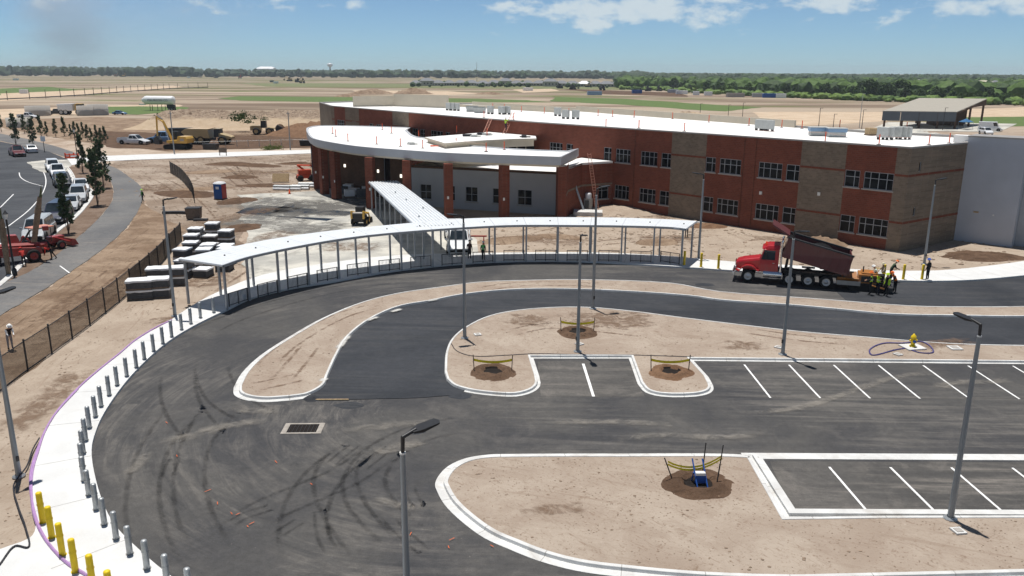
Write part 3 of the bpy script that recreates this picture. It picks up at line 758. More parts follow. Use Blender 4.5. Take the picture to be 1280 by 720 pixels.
# fields beyond the site
for i, (pp, m, z) in enumerate((
    ([(-185.36, 525.22), (-187.09, 574.02), (-108.70, 565.54), (-21.49, 545.98), (9.36, 520.33), (22.82, 488.51), (-90.58, 470.54), (-160.36, 491.41)], 'grass', 0.06),
    ([(27.82, 597.24), (74.37, 560.83), (101.89, 486.74), (127.29, 430.32), (97.79, 386.46), (84.52, 402.91), (60.88, 458.13), (23.42, 501.58)], 'grass', 0.06),
    ([(-197.30, 401.13), (-182.08, 407.59), (-155.92, 401.53), (-142.27, 362.37), (-149.96, 331.31), (-164.94, 339.31)], 'grass', 0.07),
    ([(-459.99, 752.41), (-469.05, 847.00), (-383.94, 737.15), (-324.20, 616.07), (-339.07, 553.43)], 'grass', 0.05),
    ([(-371.63, 607.02), (-366.56, 710.11), (-382.98, 943.53), (-337.29, 860.90), (-312.28, 666.27), (-281.50, 458.71)], 'pale_sand', 0.07),
    ([(180.00, 341.43), (215.18, 350.80), (232.38, 346.25), (196.34, 291.82), (157.25, 284.49)], 'grass', 0.06),
    ([(109.37, 381.53), (170.71, 387.96), (276.98, 452.93), (333.86, 459.68), (258.51, 354.86), (180.00, 341.43), (136.96, 310.31), (83.25, 270.78)], 'pale_sand', 0.03),
    ([(-226.55, 368.29), (-209.66, 404.24), (-180.80, 437.92), (-165.15, 419.28), (-158.74, 383.93), (-172.69, 332.17), (-183.54, 297.52)], 'pale_sand', 0.03),
    ([(-180.69, 292.82), (-155.31, 316.07), (-126.31, 297.58), (-58.83, 233.28), (-46.30, 198.18), (-77.33, 180.47), (-104.85, 203.78), (-152.23, 246.00)], 'brown_soil', 0.03),
    ([(-67.37, 224.02), (-54.39, 233.58), (-45.33, 193.96), (-71.85, 184.51), (-83.83, 196.02), (-79.56, 210.13)], 'dark_soil', 0.05),
    ([(-121.96, 241.47), (-96.23, 233.77), (-75.09, 227.77), (-52.43, 224.99), (-46.05, 197.11), (-62.52, 188.92), (-76.61, 185.21), (-90.25, 189.40), (-105.62, 206.10)], 'dark_soil', 0.055),
    ([(-145.67, 759.28), (-57.90, 747.47), (-26.47, 672.88), (-48.36, 623.80), (-119.54, 655.12)], 'pale_sand', 0.05),
    ([(-369.51, 1138.01), (-248.62, 1181.07), (63.66, 1139.69), (250.69, 1017.97), (181.35, 832.08), (-35.24, 896.53), (-273.97, 924.27)], 'grass_rough', 0.04),
    ([(49.01, 876.02), (145.72, 732.04), (128.25, 614.01), (75.74, 668.34)], 'dark_soil', 0.05),
    ([(-0.99, 826.11), (40.58, 873.97), (43.07, 769.05), (9.26, 705.04)], 'pale_sand', 0.05))):
    struct(MB().sheet(ragged(pp, 3.0, i, 5), z).build('field', m))

# ------------------------------------------------------------------ school building
HT = 10.45
Apt, Bpt, Cpt, Dpt, Ept = (39.1, 80.8), (13.3, 108.3), (-7.7, 131.5), (-37.3, 171.3), (47.9, 87.0)
school = thing('school_building', 'two-storey school of red and tan brick with flat white roof and curved porch', 'building', (39.1, 80.8, 0.0))
SO = Vector((39.1, 80.8, 0))

class Wall:
    """a straight wall seen from outside: s runs along it, z up; openings are cut through and given reveals"""
    def __init__(s, a, b, z0=0.0, z1=HT, out=1):
        s.a, s.b = Vector((a[0], a[1], 0)), Vector((b[0], b[1], 0)); s.z0, s.z1 = z0, z1
        d = s.b - s.a; s.L = d.length; s.t = d / s.L
        s.n = Vector((s.t.y, -s.t.x, 0)) * out
        s.rz = math.atan2(s.t.y, s.t.x)
    def pt(s, u, z, d=0.0): return s.a + s.t * u + s.n * d + Vector((0, 0, z)) - SO
    def quad(s, mb, u0, u1, z0, z1, d=0.0, mi=0, d1=None):
        d1 = d if d1 is None else d1
        q = [s.pt(u0, z0, d), s.pt(u1, z0, d), s.pt(u1, z1, d1), s.pt(u0, z1, d1)]
        f = (0, 1, 2, 3)
        nn = (q[1] - q[0]).cross(q[2] - q[0])
        mb.add(q, [f if nn.dot(s.n) > 0 else f[::-1]], mi)
    def slab(s, mb, u0, u1, z0, z1, d0, d1, mi=0):
        vs = [s.pt(u, z, d) for d in (d0, d1) for u, z in ((u0, z0), (u1, z0), (u1, z1), (u0, z1))]
        mb.add(vs, [(0, 1, 2, 3), (7, 6, 5, 4), (0, 4, 5, 1), (1, 5, 6, 2), (2, 6, 7, 3), (3, 7, 4, 0)], mi)
    def wall(s, mb, holes, u0=0.0, u1=None, mi=0, rec=0.16):
        u1 = s.L if u1 is None else u1
        hs = [h for h in holes if h[1] > u0 and h[0] < u1]
        us = sorted({u0, u1, *[min(max(x, u0), u1) for h in hs for x in h[:2]]})
        zs = sorted({s.z0, s.z1, *[x for h in hs for x in h[2:4]]})
        for i in range(len(us) - 1):
            for j in range(len(zs) - 1):
                cu, cz = (us[i] + us[i + 1]) / 2, (zs[j] + zs[j + 1]) / 2
                if any(h[0] < cu < h[1] and h[2] < cz < h[3] for h in hs): continue
                s.quad(mb, us[i], us[i + 1], zs[j], zs[j + 1], 0, mi)
        for h in hs:
            a, b, c, d = h[:4]
            for p in ([(a, c, 0), (a, d, 0), (a, d, -rec), (a, c, -rec)], [(b, c, 0), (b, c, -rec), (b, d, -rec), (b, d, 0)],
                      [(a, c, 0), (a, c, -rec), (b, c, -rec), (b, c, 0)], [(a, d, 0), (b, d, 0), (b, d, -rec), (a, d, -rec)]):
                mb.add([s.pt(*q) for q in p], [(0, 1, 2, 3)], mi)
    def window(s, h, cols, rows=(0.62,), parent=None, sill=True, fw=0.055, rec=0.13, glass='window_glass', fm='frame_alu'):
        """frame with mullions, one pane object per light, stone sill"""
        a, b, c, d = h[:4]
        fr = MB()
        s.slab(fr, a, a + fw, c, d, -rec, -rec + 0.07); s.slab(fr, b - fw, b, c, d, -rec, -rec + 0.07)
        s.slab(fr, a + fw, b - fw, c, c + fw, -rec, -rec + 0.068); s.slab(fr, a + fw, b - fw, d - fw, d, -rec, -rec + 0.068)
        xs = [a + fw] + [a + (b - a) * x for x in cols] + [b - fw]
        zs = [c + fw] + [c + (d - c) * x for x in rows] + [d - fw]
        for x in xs[1:-1]: s.slab(fr, x - fw / 2, x + fw / 2, c + fw, d - fw, -rec, -rec + 0.066)
        for z in zs[1:-1]: s.slab(fr, a + fw, b - fw, z - fw / 2, z + fw / 2, -rec, -rec + 0.062)
        w = fr.build('window', fm, parent)
        for i in range(len(xs) - 1):
            for j in range(len(zs) - 1):
                p = MB(); s.quad(p, xs[i], xs[i + 1], zs[j], zs[j + 1], -rec + 0.02)
                p.build('pane', glass, w)
        if sill:
            p = MB(); s.slab(p, a - 0.12, b + 0.12, c - 0.14, c - 0.005, -0.02, 0.07)
            p.build('sill', 'sill_stone', w)
        return w

# --- east wing front
We = Wall(Apt, Bpt, out=-1)
wide, narrow = (0.22, 0.5, 0.78), (0.36,)
cols_e = [(1.38, 4.38, 'w'), (4.82, 6.40, 'n'), (11.5, 13.05, 'n'), (13.55, 16.45, 'w'), (18.72, 21.55, 'w'), (22.12, 23.5, 'n'),
          (28.55, 30.0, 'n'), (30.62, 33.2, 'w'), (34.92, 37.35, 'w')]
holes_e = [(a, b, z0, z1, k) for a, b, k in cols_e for z0, z1 in ((1.28, 3.05), (6.02, 7.75))]
tan_e = [(0.0, 1.36), (6.46, 11.46), (23.52, 28.53)]
edges = [0.0, 1.36, 6.46, 11.46, 23.52, 28.53, We.L]
for i in range(len(edges) - 1):
    a, b = edges[i], edges[i + 1]
    if (a, b) in tan_e:
        t = MB(); We.wall(t, [], a, b); t.build('tan_brick_panel', 'brick_tan', school)
        for z in (2.83, 7.55):
            q = MB(); We.slab(q, a + 0.01, b - 0.01, z, z + 0.22, -0.02, 0.025); q.build('brick_band', 'brick_red', school)
    else:
        t = MB(); We.wall(t, holes_e, a, b); t.build('wall', 'brick_red', school)
for h in holes_e:
    We.window(h, wide if h[4] == 'w' else narrow, parent=school)
# --- east end
Wn = Wall(Apt, Ept, out=1)
t = MB(); eh = [(1.75, 2.15, 8.0, 8.95), (1.75, 2.15, 3.5, 4.4)]
Wn.wall(t, eh); t.build('wall', 'brick_tan', school)
for h in eh: Wn.window(h, (), (), school, sill=False, fw=0.05)
for z in (2.83, 7.55):
    q = MB(); Wn.slab(q, 0.03, Wn.L, z, z + 0.24, -0.02, 0.025); q.build('brick_band', 'brick_red', school)
# --- west wing front, two runs
for (a, b, hl, tans) in ((Bpt, Cpt, [(0.42, 1.75, 'n'), (7.45, 8.7, 'n'), (9.45, 12.0, 'w'), (20, 22.6, 'w'), (23.2, 24.6, 'n')], []),
                         (Cpt, Dpt, [(4.2, 5.6, 'n'), (6.5, 10.3, 'w'), (12.2, 13.8, 'n'), (14.4, 16.6, 'w'), (26.5, 30.0, 'w'), (31, 32.8, 'n'), (38.4, 40.2, 'n'), (43.6, 47, 'w')],
                          [(17.6, 23.5), (37.0, 43.1), (48.2, None)])):
    W = Wall(a, b, out=-1)
    hs = [(p, q, z0, z1, k) for p, q, k in hl for z0, z1 in ((1.28, 3.05), (6.02, 7.8)) if not (z0 < 5 and p > 2)]
    t = MB(); W.wall(t, hs); t.build('wall', 'brick_red', school)
    for h in hs: W.window(h, wide if h[4] == 'w' else narrow, parent=school, sill=h[0] < 20)
    for p, q in tans:
        q = W.L if q is None else q
        for z0, z1 in ((7.95, HT - 0.02), (0, 7.72)):
            t = MB(); W.slab(t, p, q, z0, z1, -0.02, 0.03); t.build('tan_brick_panel', 'brick_tan', school)
Ww = Wall(Dpt, (-44.0, 190.0), out=-1)
t = MB(); Ww.wall(t, []); t.build('wall', 'brick_tan', school)
# --- roof deck, parapet and metal coping
roof = [Apt, Bpt, Cpt, Dpt, (-44.0, 190.0), (-36, 200), (-9, 188), (12, 158.7), (27.9, 132.5), (39.1, 113.6), (44.2, 104.5), (53.0, 96.5), Ept]
rl = [(x - SO.x, y - SO.y) for x, y in roof]
MB().sheet(offset(rl, 0.05 if area(rl) > 0 else -0.05, True), HT - 0.22).build('roof', 'roof_white', school)
sg = 1 if area(rl) > 0 else -1
m = MB(); m.sweep(rl, [(-0.05 * sg, HT - 0.10), (-0.05 * sg, HT + 0.06), (0.32 * sg, HT + 0.04), (0.32 * sg, HT - 0.23)], True)
m.build('coping', 'cap_metal', school)
# taller cream parapet walls along the far side
for (a, b, h) in (((12, 158.0), (38.6, 113.6), 0.75), ((-9, 186.5), (12, 158.0), 0.45), ((-33, 172.5), (-25, 176), 1.9), ((-25, 176), (-13, 168), 2.3), ((-12, 176), (10, 150), 0.3)):
    w_ = Wall(a, b); p = MB(); w_.slab(p, 0, w_.L, HT - 0.2, HT + h, -0.15, 0.15); p.build('parapet', 'cream_panel', school)
bk = [(-43.9, 190.0), (-36, 199.9), (-9, 187.9), (12, 158.6), (27.9, 132.4), (39.1, 113.5), (44.2, 104.4), (53.0, 96.4), (48.0, 87.1)]
for a, b in zip(bk, bk[1:]):
    t = MB(); Wall(a, b).quad(t, 0, math.dist(a, b), 0, HT - 0.1, 0); t.build('wall', 'brick_red', school)
# downpipes on the joints of the front
for s_ in (16.9, 18.4, 34.2):
    p = MB(); p.tube(We.pt(s_, 0.1, 0.07), We.pt(s_, HT - 0.15, 0.07), 0.022, n=6); p.build('control_joint', 'brick_dark', school)
for s_, z in ((15.9, 4.1), (9.0, 4.75)):
    p = MB(); We.slab(p, s_ - 0.14, s_ + 0.14, z, z + 0.35, 0.0, 0.14); p.build('wall_lamp', 'lamp_lens', school)

# --- curved porch
FZ0, FZ1 = 6.65, 7.9
outer = curve([(5.60, 95.70), (-0.08, 97.29), (-7.84, 99.82), (-14.18, 103.65), (-19.97, 107.84), (-24.89, 113.75), (-29.00, 120.41), (-32.48, 131.35), (-34.42, 138.54), (-35.53, 144.50), (-34.69, 149.34), (-28.93, 149.35), (-18.00, 145.84)], 4)
inner = curve([(-17.81, 138.79), (-14.61, 124.97), (-12.52, 122.20), (-9.44, 113.37), (-3.68, 108.77), (-0.92, 106.60), (2.85, 104.58), (6.94, 103.40)], 3) + [(8.49, 106.56)]
ring = [(x - SO.x, y - SO.y) for x, y in outer + inner]
m = MB(); m.prism(ring, FZ0 + 0.25, FZ1 - 0.12, 0, 1); po = m.build('porch_roof', ['roof_white', 'fascia_grey'], school)
sg = 1 if area(ring) > 0 else -1
m = MB(); m.sweep(ring, [(0.02 * sg, FZ0 + 0.24), (-0.06 * sg, FZ0 + 0.26), (-0.08 * sg, FZ1), (0.25 * sg, FZ1 - 0.01), (0.3 * sg, FZ1 - 0.14)], True)
m.build('fascia', 'fascia_grey', po)
m = MB(); m.prism(offset(ring, 0.25 * sg, True), FZ0, FZ0 + 0.24); m.build('soffit', 'cream_panel', po)
# upper hall roof with cream clerestory below its front edge
hall = [(-12.33, 115.94), (-8.39, 120.67), (-3.32, 127.38), (-0.12, 124.75), (3.29, 121.46), (3.28, 114.82), (-0.10, 113.78), (-3.34, 111.68), (-6.42, 108.90), (-8.74, 106.29)]
hl = [(x - SO.x, y - SO.y) for x, y in hall]
m = MB(); m.prism(hl, 8.25, 8.5, 0, 1); hr = m.build('hall_roof', ['roof_white', 'cream_panel'], school)
sh_ = offset(hl, 0.35 if area(hl) > 0 else -0.35, True)
m = MB(); m.prism(sh_, 5.0, 8.24); m.build('clerestory', 'cream_panel', hr)
wc = Wall(hall[5], hall[7], out=1)
for k in range(5):
    p = MB(); wc.slab(p, 0.6 + k * 1.35, 1.75 + k * 1.35, 7.05, 7.5, -0.6, 0.02 - 0.33); p.build('window', 'window_glass', hr)
# porch columns, square brick piers
for (x, y) in [(-29.76, 124.27), (-27.37, 118.49), (-24.68, 113.97), (-18.49, 106.20), (-13.30, 102.92), (-7.82, 99.27), (-1.02, 98.34)]:
    d = Vector((x + 14, y - 128)).normalized()
    p = MB(); p.box((x - SO.x, y - SO.y, (FZ0) / 2), (1.02, 1.02, FZ0 - 0.004), math.atan2(d.y, d.x)); c = p.build('porch_pier', 'brick_red', school)
    q = MB(); q.box((x - SO.x, y - SO.y - 0.58, 2.6), (0.22, 0.16, 0.34)); q.build('pier_lamp', 'lamp_lens', c)
# rendered wall under the porch with windows
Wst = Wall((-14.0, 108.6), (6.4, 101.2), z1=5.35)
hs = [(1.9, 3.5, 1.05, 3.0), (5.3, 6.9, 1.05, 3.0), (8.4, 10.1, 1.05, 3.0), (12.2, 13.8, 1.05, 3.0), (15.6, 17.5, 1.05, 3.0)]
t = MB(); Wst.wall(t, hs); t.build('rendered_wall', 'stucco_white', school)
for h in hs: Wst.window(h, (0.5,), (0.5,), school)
lowr = [(-14.0, 108.6), (6.4, 101.2), (9.2, 106.4), (13.3, 108.4), (-4, 127), (-12, 118)]
m = MB(); m.prism([(x - SO.x, y - SO.y + 0.02) for x, y in lowr], 4.9, 5.12, 0, 1); m.build('low_roof', ['roof_white', 'stucco_white'], school)
p = MB(); Wst.slab(p, 0, Wst.L, 5.12, 5.42, -0.28, 0.03); p.build('coping', 'brick_dark', school)
# deep entrance bay: dark brick, glazing, door lights
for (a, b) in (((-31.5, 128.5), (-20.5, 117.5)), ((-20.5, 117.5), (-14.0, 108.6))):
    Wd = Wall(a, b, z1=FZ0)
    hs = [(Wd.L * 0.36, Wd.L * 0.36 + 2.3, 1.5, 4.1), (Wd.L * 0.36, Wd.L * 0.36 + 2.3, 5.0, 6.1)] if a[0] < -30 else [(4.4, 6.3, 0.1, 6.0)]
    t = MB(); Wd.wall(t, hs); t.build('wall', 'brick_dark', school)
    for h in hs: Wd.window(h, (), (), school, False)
Wd = Wall((-31.5, 128.5), (-20.5, 117.5))
p = MB(); Wd.slab(p, 0.2, 2.0, 0.1, 6.2, -0.05, 0.04); p.build('glazing', 'blue_glazing', school)
p = MB(); Wd.slab(p, Wd.L * .36, Wd.L * .36 + 2.3, 4.15, 4.95, -0.05, 0.03); p.build('glazing', 'blue_glazing', school)
for (a, b, s_, z) in (((-31.5, 128.5), (-20.5, 117.5), 9.2, 3.6), ((-20.5, 117.5), (-14.0, 108.6), 2.6, 3.6), ((-20.5, 117.5), (-14.0, 108.6), 9.3, 3.6)):
    w_ = Wall(a, b); p = MB(); w_.slab(p, s_, s_ + 0.3, z, z + 0.42, 0.0, 0.16); p.build('wall_lamp', 'lit_lens', school)
# brick return under the right end of the fascia and the link to the east wing
pts = [(6.4, 97.0), (6.9, 100.9), (9.0, 105.9), (13.25, 108.35)]
tops = [FZ0, FZ0, 6.1, 6.1]
for i in range(3):
    w_ = Wall(pts[i], pts[i + 1], z1=FZ0 if i == 0 else 6.1)
    hs = [(2.7, 4.3, 1.2, 3.0, 'n')] if i == 2 else []
    t = MB(); w_.wall(t, hs); t.build('wall', 'brick_red', school)
    for h in hs: w_.window(h, narrow, parent=school)
    q = MB(); w_.slab(q, 0.02, w_.L - 0.02, 3.05, 3.3, -0.02, 0.03); q.build('brick_band', 'brick_tan', school)
w_ = Wall((5.4, 96.6), (6.4, 97.0), z1=FZ0); t = MB(); w_.wall(t, []); t.build('wall', 'brick_red', school)
w_ = Wall((5.4, 101.6), (5.4, 96.6), z1=FZ0); t = MB(); w_.wall(t, []); t.build('wall', 'brick_red', school)
lk = [(x - SO.x, y - SO.y) for x, y in ((6.9, 100.9), (9.0, 105.9), (13.2, 108.3), (9.5, 112.4), (5.4, 106))]
m = MB(); m.prism(lk, 5.85, 6.12); m.build('link_roof', 'roof_white', school)

# --- grey rendered block joined to the east end
gym = thing('gymnasium_block', 'tall plain grey rendered block beside the tan brick school end', 'building', (47.9, 87.0, 0))
G0, G1 = Vector((47.9, 86.95)), Vector((52.0, 83.3))
ax = (G1 - G0).normalized(); bx_ = Vector((-ax.y, ax.x))
if bx_.y < 0: bx_ = -bx_
gp = [G0 - Vector(G0), G1 - G0, G1 - G0 + bx_ * 3.2, G0 - G0 + bx_ * 3.2]
gp = [(p.x, p.y) for p in gp]
m = MB(); m.prism(gp, 0, 11.05); m.build('wall', 'stucco_grey', gym)
m = MB(); m.prism(offset(gp, -0.05 if area(gp) > 0 else 0.05, True), 11.05, 11.2); m.build('coping', 'cap_metal', gym)
bx_d = 5.0
e2 = [(G1 - G0) + ax * 0.02 + bx_ * 1.2, (G1 - G0) + ax * 14 + bx_ * 1.2, (G1 - G0) + ax * 14 + bx_ * 9, (G1 - G0) + ax * 0.02 + bx_ * 9]
m = MB(); m.prism([(p.x, p.y) for p in e2], 0, 10.4); m.build('wall', 'stucco_white', gym)
m = MB(); q = (G1 - G0) + ax * 1.6 + bx_ * 1.19
m.box((q.x, q.y, 2.6), (1.6, 0.1, 2.4), math.atan2(ax.y, ax.x)); m.build('window', 'window_glass', gym)
for s_, z, w in ((1.75, 3.3, 0.5), (3.4, 3.15, 0.14)):
    q = (G1 - G0) * (s_ / (G1 - G0).length) - bx_ * 0.02
    m = MB(); m.box((q.x, q.y, z), (w, 0.08, 0.16), math.atan2(ax.y, ax.x)); m.build('wall_vent', 'timber' if w > .3 else 'lamp_lens', gym)

# ------------------------------------------------------------------ roof-top things
def stanchion_proto():
    t = thing('warning_post', 'x', 'post', (0, 0, 0))
    m = MB(); m.tube((0, 0, 0.04), (0, 0, 1.05), 0.055, 0.055, 7); m.build('post', 'orange_post', t)
    m = MB(); m.lathe([(0.0, 0.06), (0.2, 0.05), (0.24, 0.0)], n=10); m.build('base', 'black_rubber', t)
    m = MB(); m.tube((0, 0, 1.05), (0, 0, 1.1), 0.035, 0.02, 7); m.build('cap', 'orange_post', t)
    return t
sp = stanchion_proto()
spots = []
porch_p = [(-28.52, 131.00), (-26.81, 125.37), (-23.35, 117.09), (-18.53, 112.50), (-14.87, 109.28), (-11.66, 106.89), (-22.06, 140.23), (-19.40, 132.49), (-14.14, 124.49), (-8.41, 124.25), (-7.54, 110.17), (-3.31, 102.54), (-3.71, 119.69), (-3.40, 132.89), (-3.31, 102.96), (-1.08, 105.23)]
for i, (x, y) in enumerate(porch_p):
    hall_i = i in (9, 12, 13)
    spots.append((x, y, 8.5 if hall_i else 7.785, 'orange warning-line post standing on the curved porch roof', 'orange posts along the porch roof'))
for (x, y) in [(-4.65, 134.15), (0.12, 127.88), (12.66, 112.96), (16.77, 110.37), (1.58, 154.40), (5.63, 149.17), (9.79, 145.94), (14.45, 141.35), (16.61, 138.78), (20.00, 137.38), (-1.65, 163.18), (-4.00, 166.08), (16.75, 110.37), (21.76, 105.19), (20.11, 138.12), (25.50, 132.98), (29.37, 124.63), (33.27, 117.12), (36.69, 113.32), (38.79, 111.39), (38.45, 86.75), (43.66, 86.67), (47.00, 89.03), (44.70, 113.60), (51.74, 109.10), (34.04, 90.11)]:
    spots.append((x, y, 10.232, 'orange warning-line post standing on the high white school roof', 'orange posts along the main roof'))
for i, (x, y, z, lab, g) in enumerate(spots):
    if i == 0: sp.location = (x, y, z); sp['label'] = lab; sp['group'] = g
    else: dup(sp, (x, y, z), 0, lab, g)
def rope(a, b, za, sagm=0.15):
    pts = []
    for k in range(7):
        f = k / 6; pts.append((a[0] + (b[0] - a[0]) * f, a[1] + (b[1] - a[1]) * f, za + 0.98 - sagm * 4 * f * (1 - f)))
    return pts
mat('rope', (0.55, 0.33, 0.28), 0.8)
r_ = MB()
order = [0, 2, 3, 4, 5, 10, 11]
for a, b in zip(order, order[1:]): r_.path(rope(porch_p[a], porch_p[b], 7.78), 0.012, 4)
tag(r_.build('warning_rope', 'rope'), 'thin flagged warning rope strung between posts on the porch roof', 'rope')
r_ = MB(); q = [(12.66, 112.96), (16.77, 110.37), (21.76, 105.19), (34.04, 90.11), (38.45, 86.75), (43.66, 86.67)]
for a, b in zip(q, q[1:]): r_.path(rope(a, b, 10.23, 0.25), 0.012, 4)
tag(r_.build('warning_rope', 'rope'), 'thin flagged warning rope strung along the edge of the high roof', 'rope')

# condenser units in rows
mat('ac_grey', (0.50, 0.51, 0.49), 0.6, 0.1, 0.1, 3.0)
mat('ac_dark', (0.16, 0.17, 0.165), 0.6, 0.1, 0.1, 3.0)
def condenser(name, loc, lab, grp, sc=1.0, rz=RAD(-47)):
    t = thing(name, lab, 'air conditioner', loc, rz, grp); t.scale = (sc, sc, sc)
    m = MB(); m.box((0, 0, 0.62), (0.95, 0.36, 0.85)); m.build('casing', 'ac_grey', t, 0.03)
    m = MB(); m.lathe([(0.33, 0), (0.33, 0.03), (0.0, 0.03)], (0.0, -0.18, 0.62), 14, 0, True, 'Y'); m.build('fan_grille', 'ac_dark', t)
    for x in (-0.36, 0.36):
        m = MB(); m.box((x, 0, 0.1), (0.06, 0.42, 0.2)); m.build('foot', 'dark_steel', t)
    return t
for (u, s) in zip([(-12.17, 158.33), (-11.37, 157.76), (-10.57, 157.20), (-3.93, 145.67), (-1.96, 144.50), (-0.99, 144.60), (7.53, 140.17), (8.36, 131.89), (9.90, 131.36), (31.95, 107.37), (32.31, 106.66), (32.71, 105.97), (41.68, 93.28), (42.24, 93.31), (43.43, 93.95), (44.08, 93.99), (44.55, 94.02)], range(99)):
    cl = 'beside the grey duct units' if s < 6 else 'behind the inner brick corner' if s < 9 else 'near the far parapet end' if s < 12 else 'next to the tan material crate'
    condenser('condenser_unit', (u[0], u[1], 10.232), 'grey condenser unit on the high roof ' + cl, 'condenser units ' + cl, 1.35)
mat('unit_blue', (0.22, 0.33, 0.48), 0.4, 0.3, 0.1, 3.0)
for i, (x, y) in enumerate([(36.38, 98.84), (37.91, 97.10), (-7.55, 154.06), (-5.91, 149.73)]):
    lab = 'long low roof unit with blue-grey side panels on the high roof' if i < 2 else 'flat grey duct unit on the high roof near the far parapet'
    t = thing('rooftop_unit', lab, 'roof unit', (x, y, 10.232), RAD(-6), 'blue-sided roof units' if i < 2 else 'grey duct units')
    m = MB(); m.box((0, 0, 0.3), (1.9, 1.2, 0.5)); m.build('curb', 'ac_grey', t)
    m = MB(); m.box((0, 0, 0.78), (2.1, 1.4, 0.42)); m.build('hood', 'unit_blue' if i < 2 else 'ac_grey', t, 0.04)
    m = MB(); m.box((0, 0, 1.02), (2.2, 1.5, 0.05)); m.build('lid', 'ac_grey' if i < 2 else 'ac_dark', t)
x, y = (43.29, 99.93)
t = thing('material_crate', 'tan crate of roofing material standing on the white roof by the condensers', 'crate', (x, y, 10.232), RAD(10))
m = MB(); m.box((0, 0, 0.5), (1.3, 1.0, 0.75)); m.build('load', 'timber', t, 0.03)
m = MB(); m.box((0, 0, 0.07), (1.4, 1.1, 0.12)); m.build('pallet', 'timber_old', t)
x, y = (49.47, 88.19)
t = thing('roof_hatch', 'white box hatch on the roof corner above the grey block', 'roof hatch', (x - 1.0, y + 1.0, 10.3), RAD(-40))
m = MB(); m.box((0, 0, 0.35), (1.5, 1.2, 0.7)); m.build('curb', 'roof_white', t)
m = MB(); m.box((0, 0, 0.75), (1.6, 1.3, 0.08)); m.build('lid', 'roof_white', t)

def ladder(lab, a, b, w=0.42, m_='galvanised', grp=None):
    a, b = Vector(a), Vector(b); L = (b - a).length
    t = thing('ladder', lab, 'ladder', a, 0, grp); d = (b - a) / L
    sd = Vector((d.y, -d.x, 0)); sd = sd.normalized() if sd.length > 0.05 else Vector((1, 0, 0))
    for s in (-1, 1):
        q = MB(); q.tube(sd * s * w / 2, sd * s * w / 2 + d * L, 0.035, n=6); q.build('rail', m_, t)
    n = int(L / 0.36)
    for k in range(n):
        q = MB(); c = d * (0.25 + k * 0.36); q.tube(c - sd * w / 2, c + sd * w / 2, 0.022, n=5); q.build('rung', m_, t)
    return t
mat('ladder_orange', (0.62, 0.30, 0.22), 0.5, 0.1, 0.1, 4.0)
x, y = (11.55, 108.79)
ladder('long aluminium ladder leaning from the sand up to the low link roof', (11.0, 104.6, 0.01), (9.9, 106.6, 7.3), 0.5, 'ladder_orange')
x, y = (-1.30, 122.40); ladder('ladder with a worker on it, set from hall roof to high roof', (x, y, 8.5), (x + 1.4, y + 2.6, 11.6), 0.5, 'ladder_orange')
LADDER_FOOT = (x, y)
x, y = (-4.23, 121.73); ladder('light ladder leaning on the red brick near stacked roofing tools', (x, y, 8.5), (x + 0.9, y + 3.0, 10.6), 0.45, 'ladder_orange')
x, y = (4.34, 123.80); ladder('grey ladder standing beside the cream clerestory end', (x, y, 5.1), (x - 0.8, y + 0.6, 9.3), 0.45, 'galvanised')
# loose things lying on the roofs
for i, (u, z) in enumerate(zip([(-6.49, 117.78), (-5.43, 117.11), (-4.67, 120.92), (-3.83, 120.21), (1.58, 116.41)] + [(-13.82, 112.38)], (8.5,) * 5 + (7.785,))):
    t = MB(); t.box((0, 0, 0.16), (1.3, 0.7, 0.3), R.uniform(0, 3)); t.tube((-0.6, 0.1, 0.1), (0.9, -0.4, 0.12), 0.09, n=7)
    o = t.build('roofing_roll', ('hose_black', 'ac_grey')[i % 2]); o.location = (u[0], u[1], z)
    tag(o, 'dark bundle of roofing tools lying on the hall roof' if i < 5 else 'black tool bundle lying alone on the curved porch roof', 'bundle', 'tool bundles on the hall roof' if i < 5 else None)
x, y = (-10.89, 109.16)
o = MB().tube((0, 0, 0.12), (1.1, -0.1, 0.12), 0.10, 0.05, 8).build('warning_post', 'orange_post'); o.location = (x, y, 7.785)
tag(o, 'orange post lying fallen on the porch roof', 'post')

# ------------------------------------------------------------------ curved covered walkway
canopy = thing('curved_walkway_canopy', 'long curved white canopy on slim grey posts following the drop-off kerb', 'canopy', (-22.00, 59.51))
CO = Vector((*(-22.00, 59.51), 0))
cf = curve([(-21.23, 58.30), (-20.38, 60.85), (-18.81, 63.32), (-17.03, 65.64), (-15.08, 67.76), (-12.56, 69.81), (-8.63, 71.97), (-4.43, 73.71), (-0.03, 74.95), (5.94, 75.12), (10.41, 75.00), (14.75, 74.31), (15.86, 73.55)], 6)
cb = curve([(-25.14, 60.06), (-22.98, 63.82), (-20.56, 67.39), (-16.98, 70.89), (-14.48, 72.58), (-11.84, 74.22), (-9.35, 75.64), (-5.80, 77.53), (-3.15, 78.40), (1.53, 78.94), (6.24, 79.07), (10.93, 78.94), (15.47, 78.09), (17.70, 77.33)], 6)
NJ = 15
fa, ba = along(cf, n=NJ * 2), along(cb, n=NJ * 2)
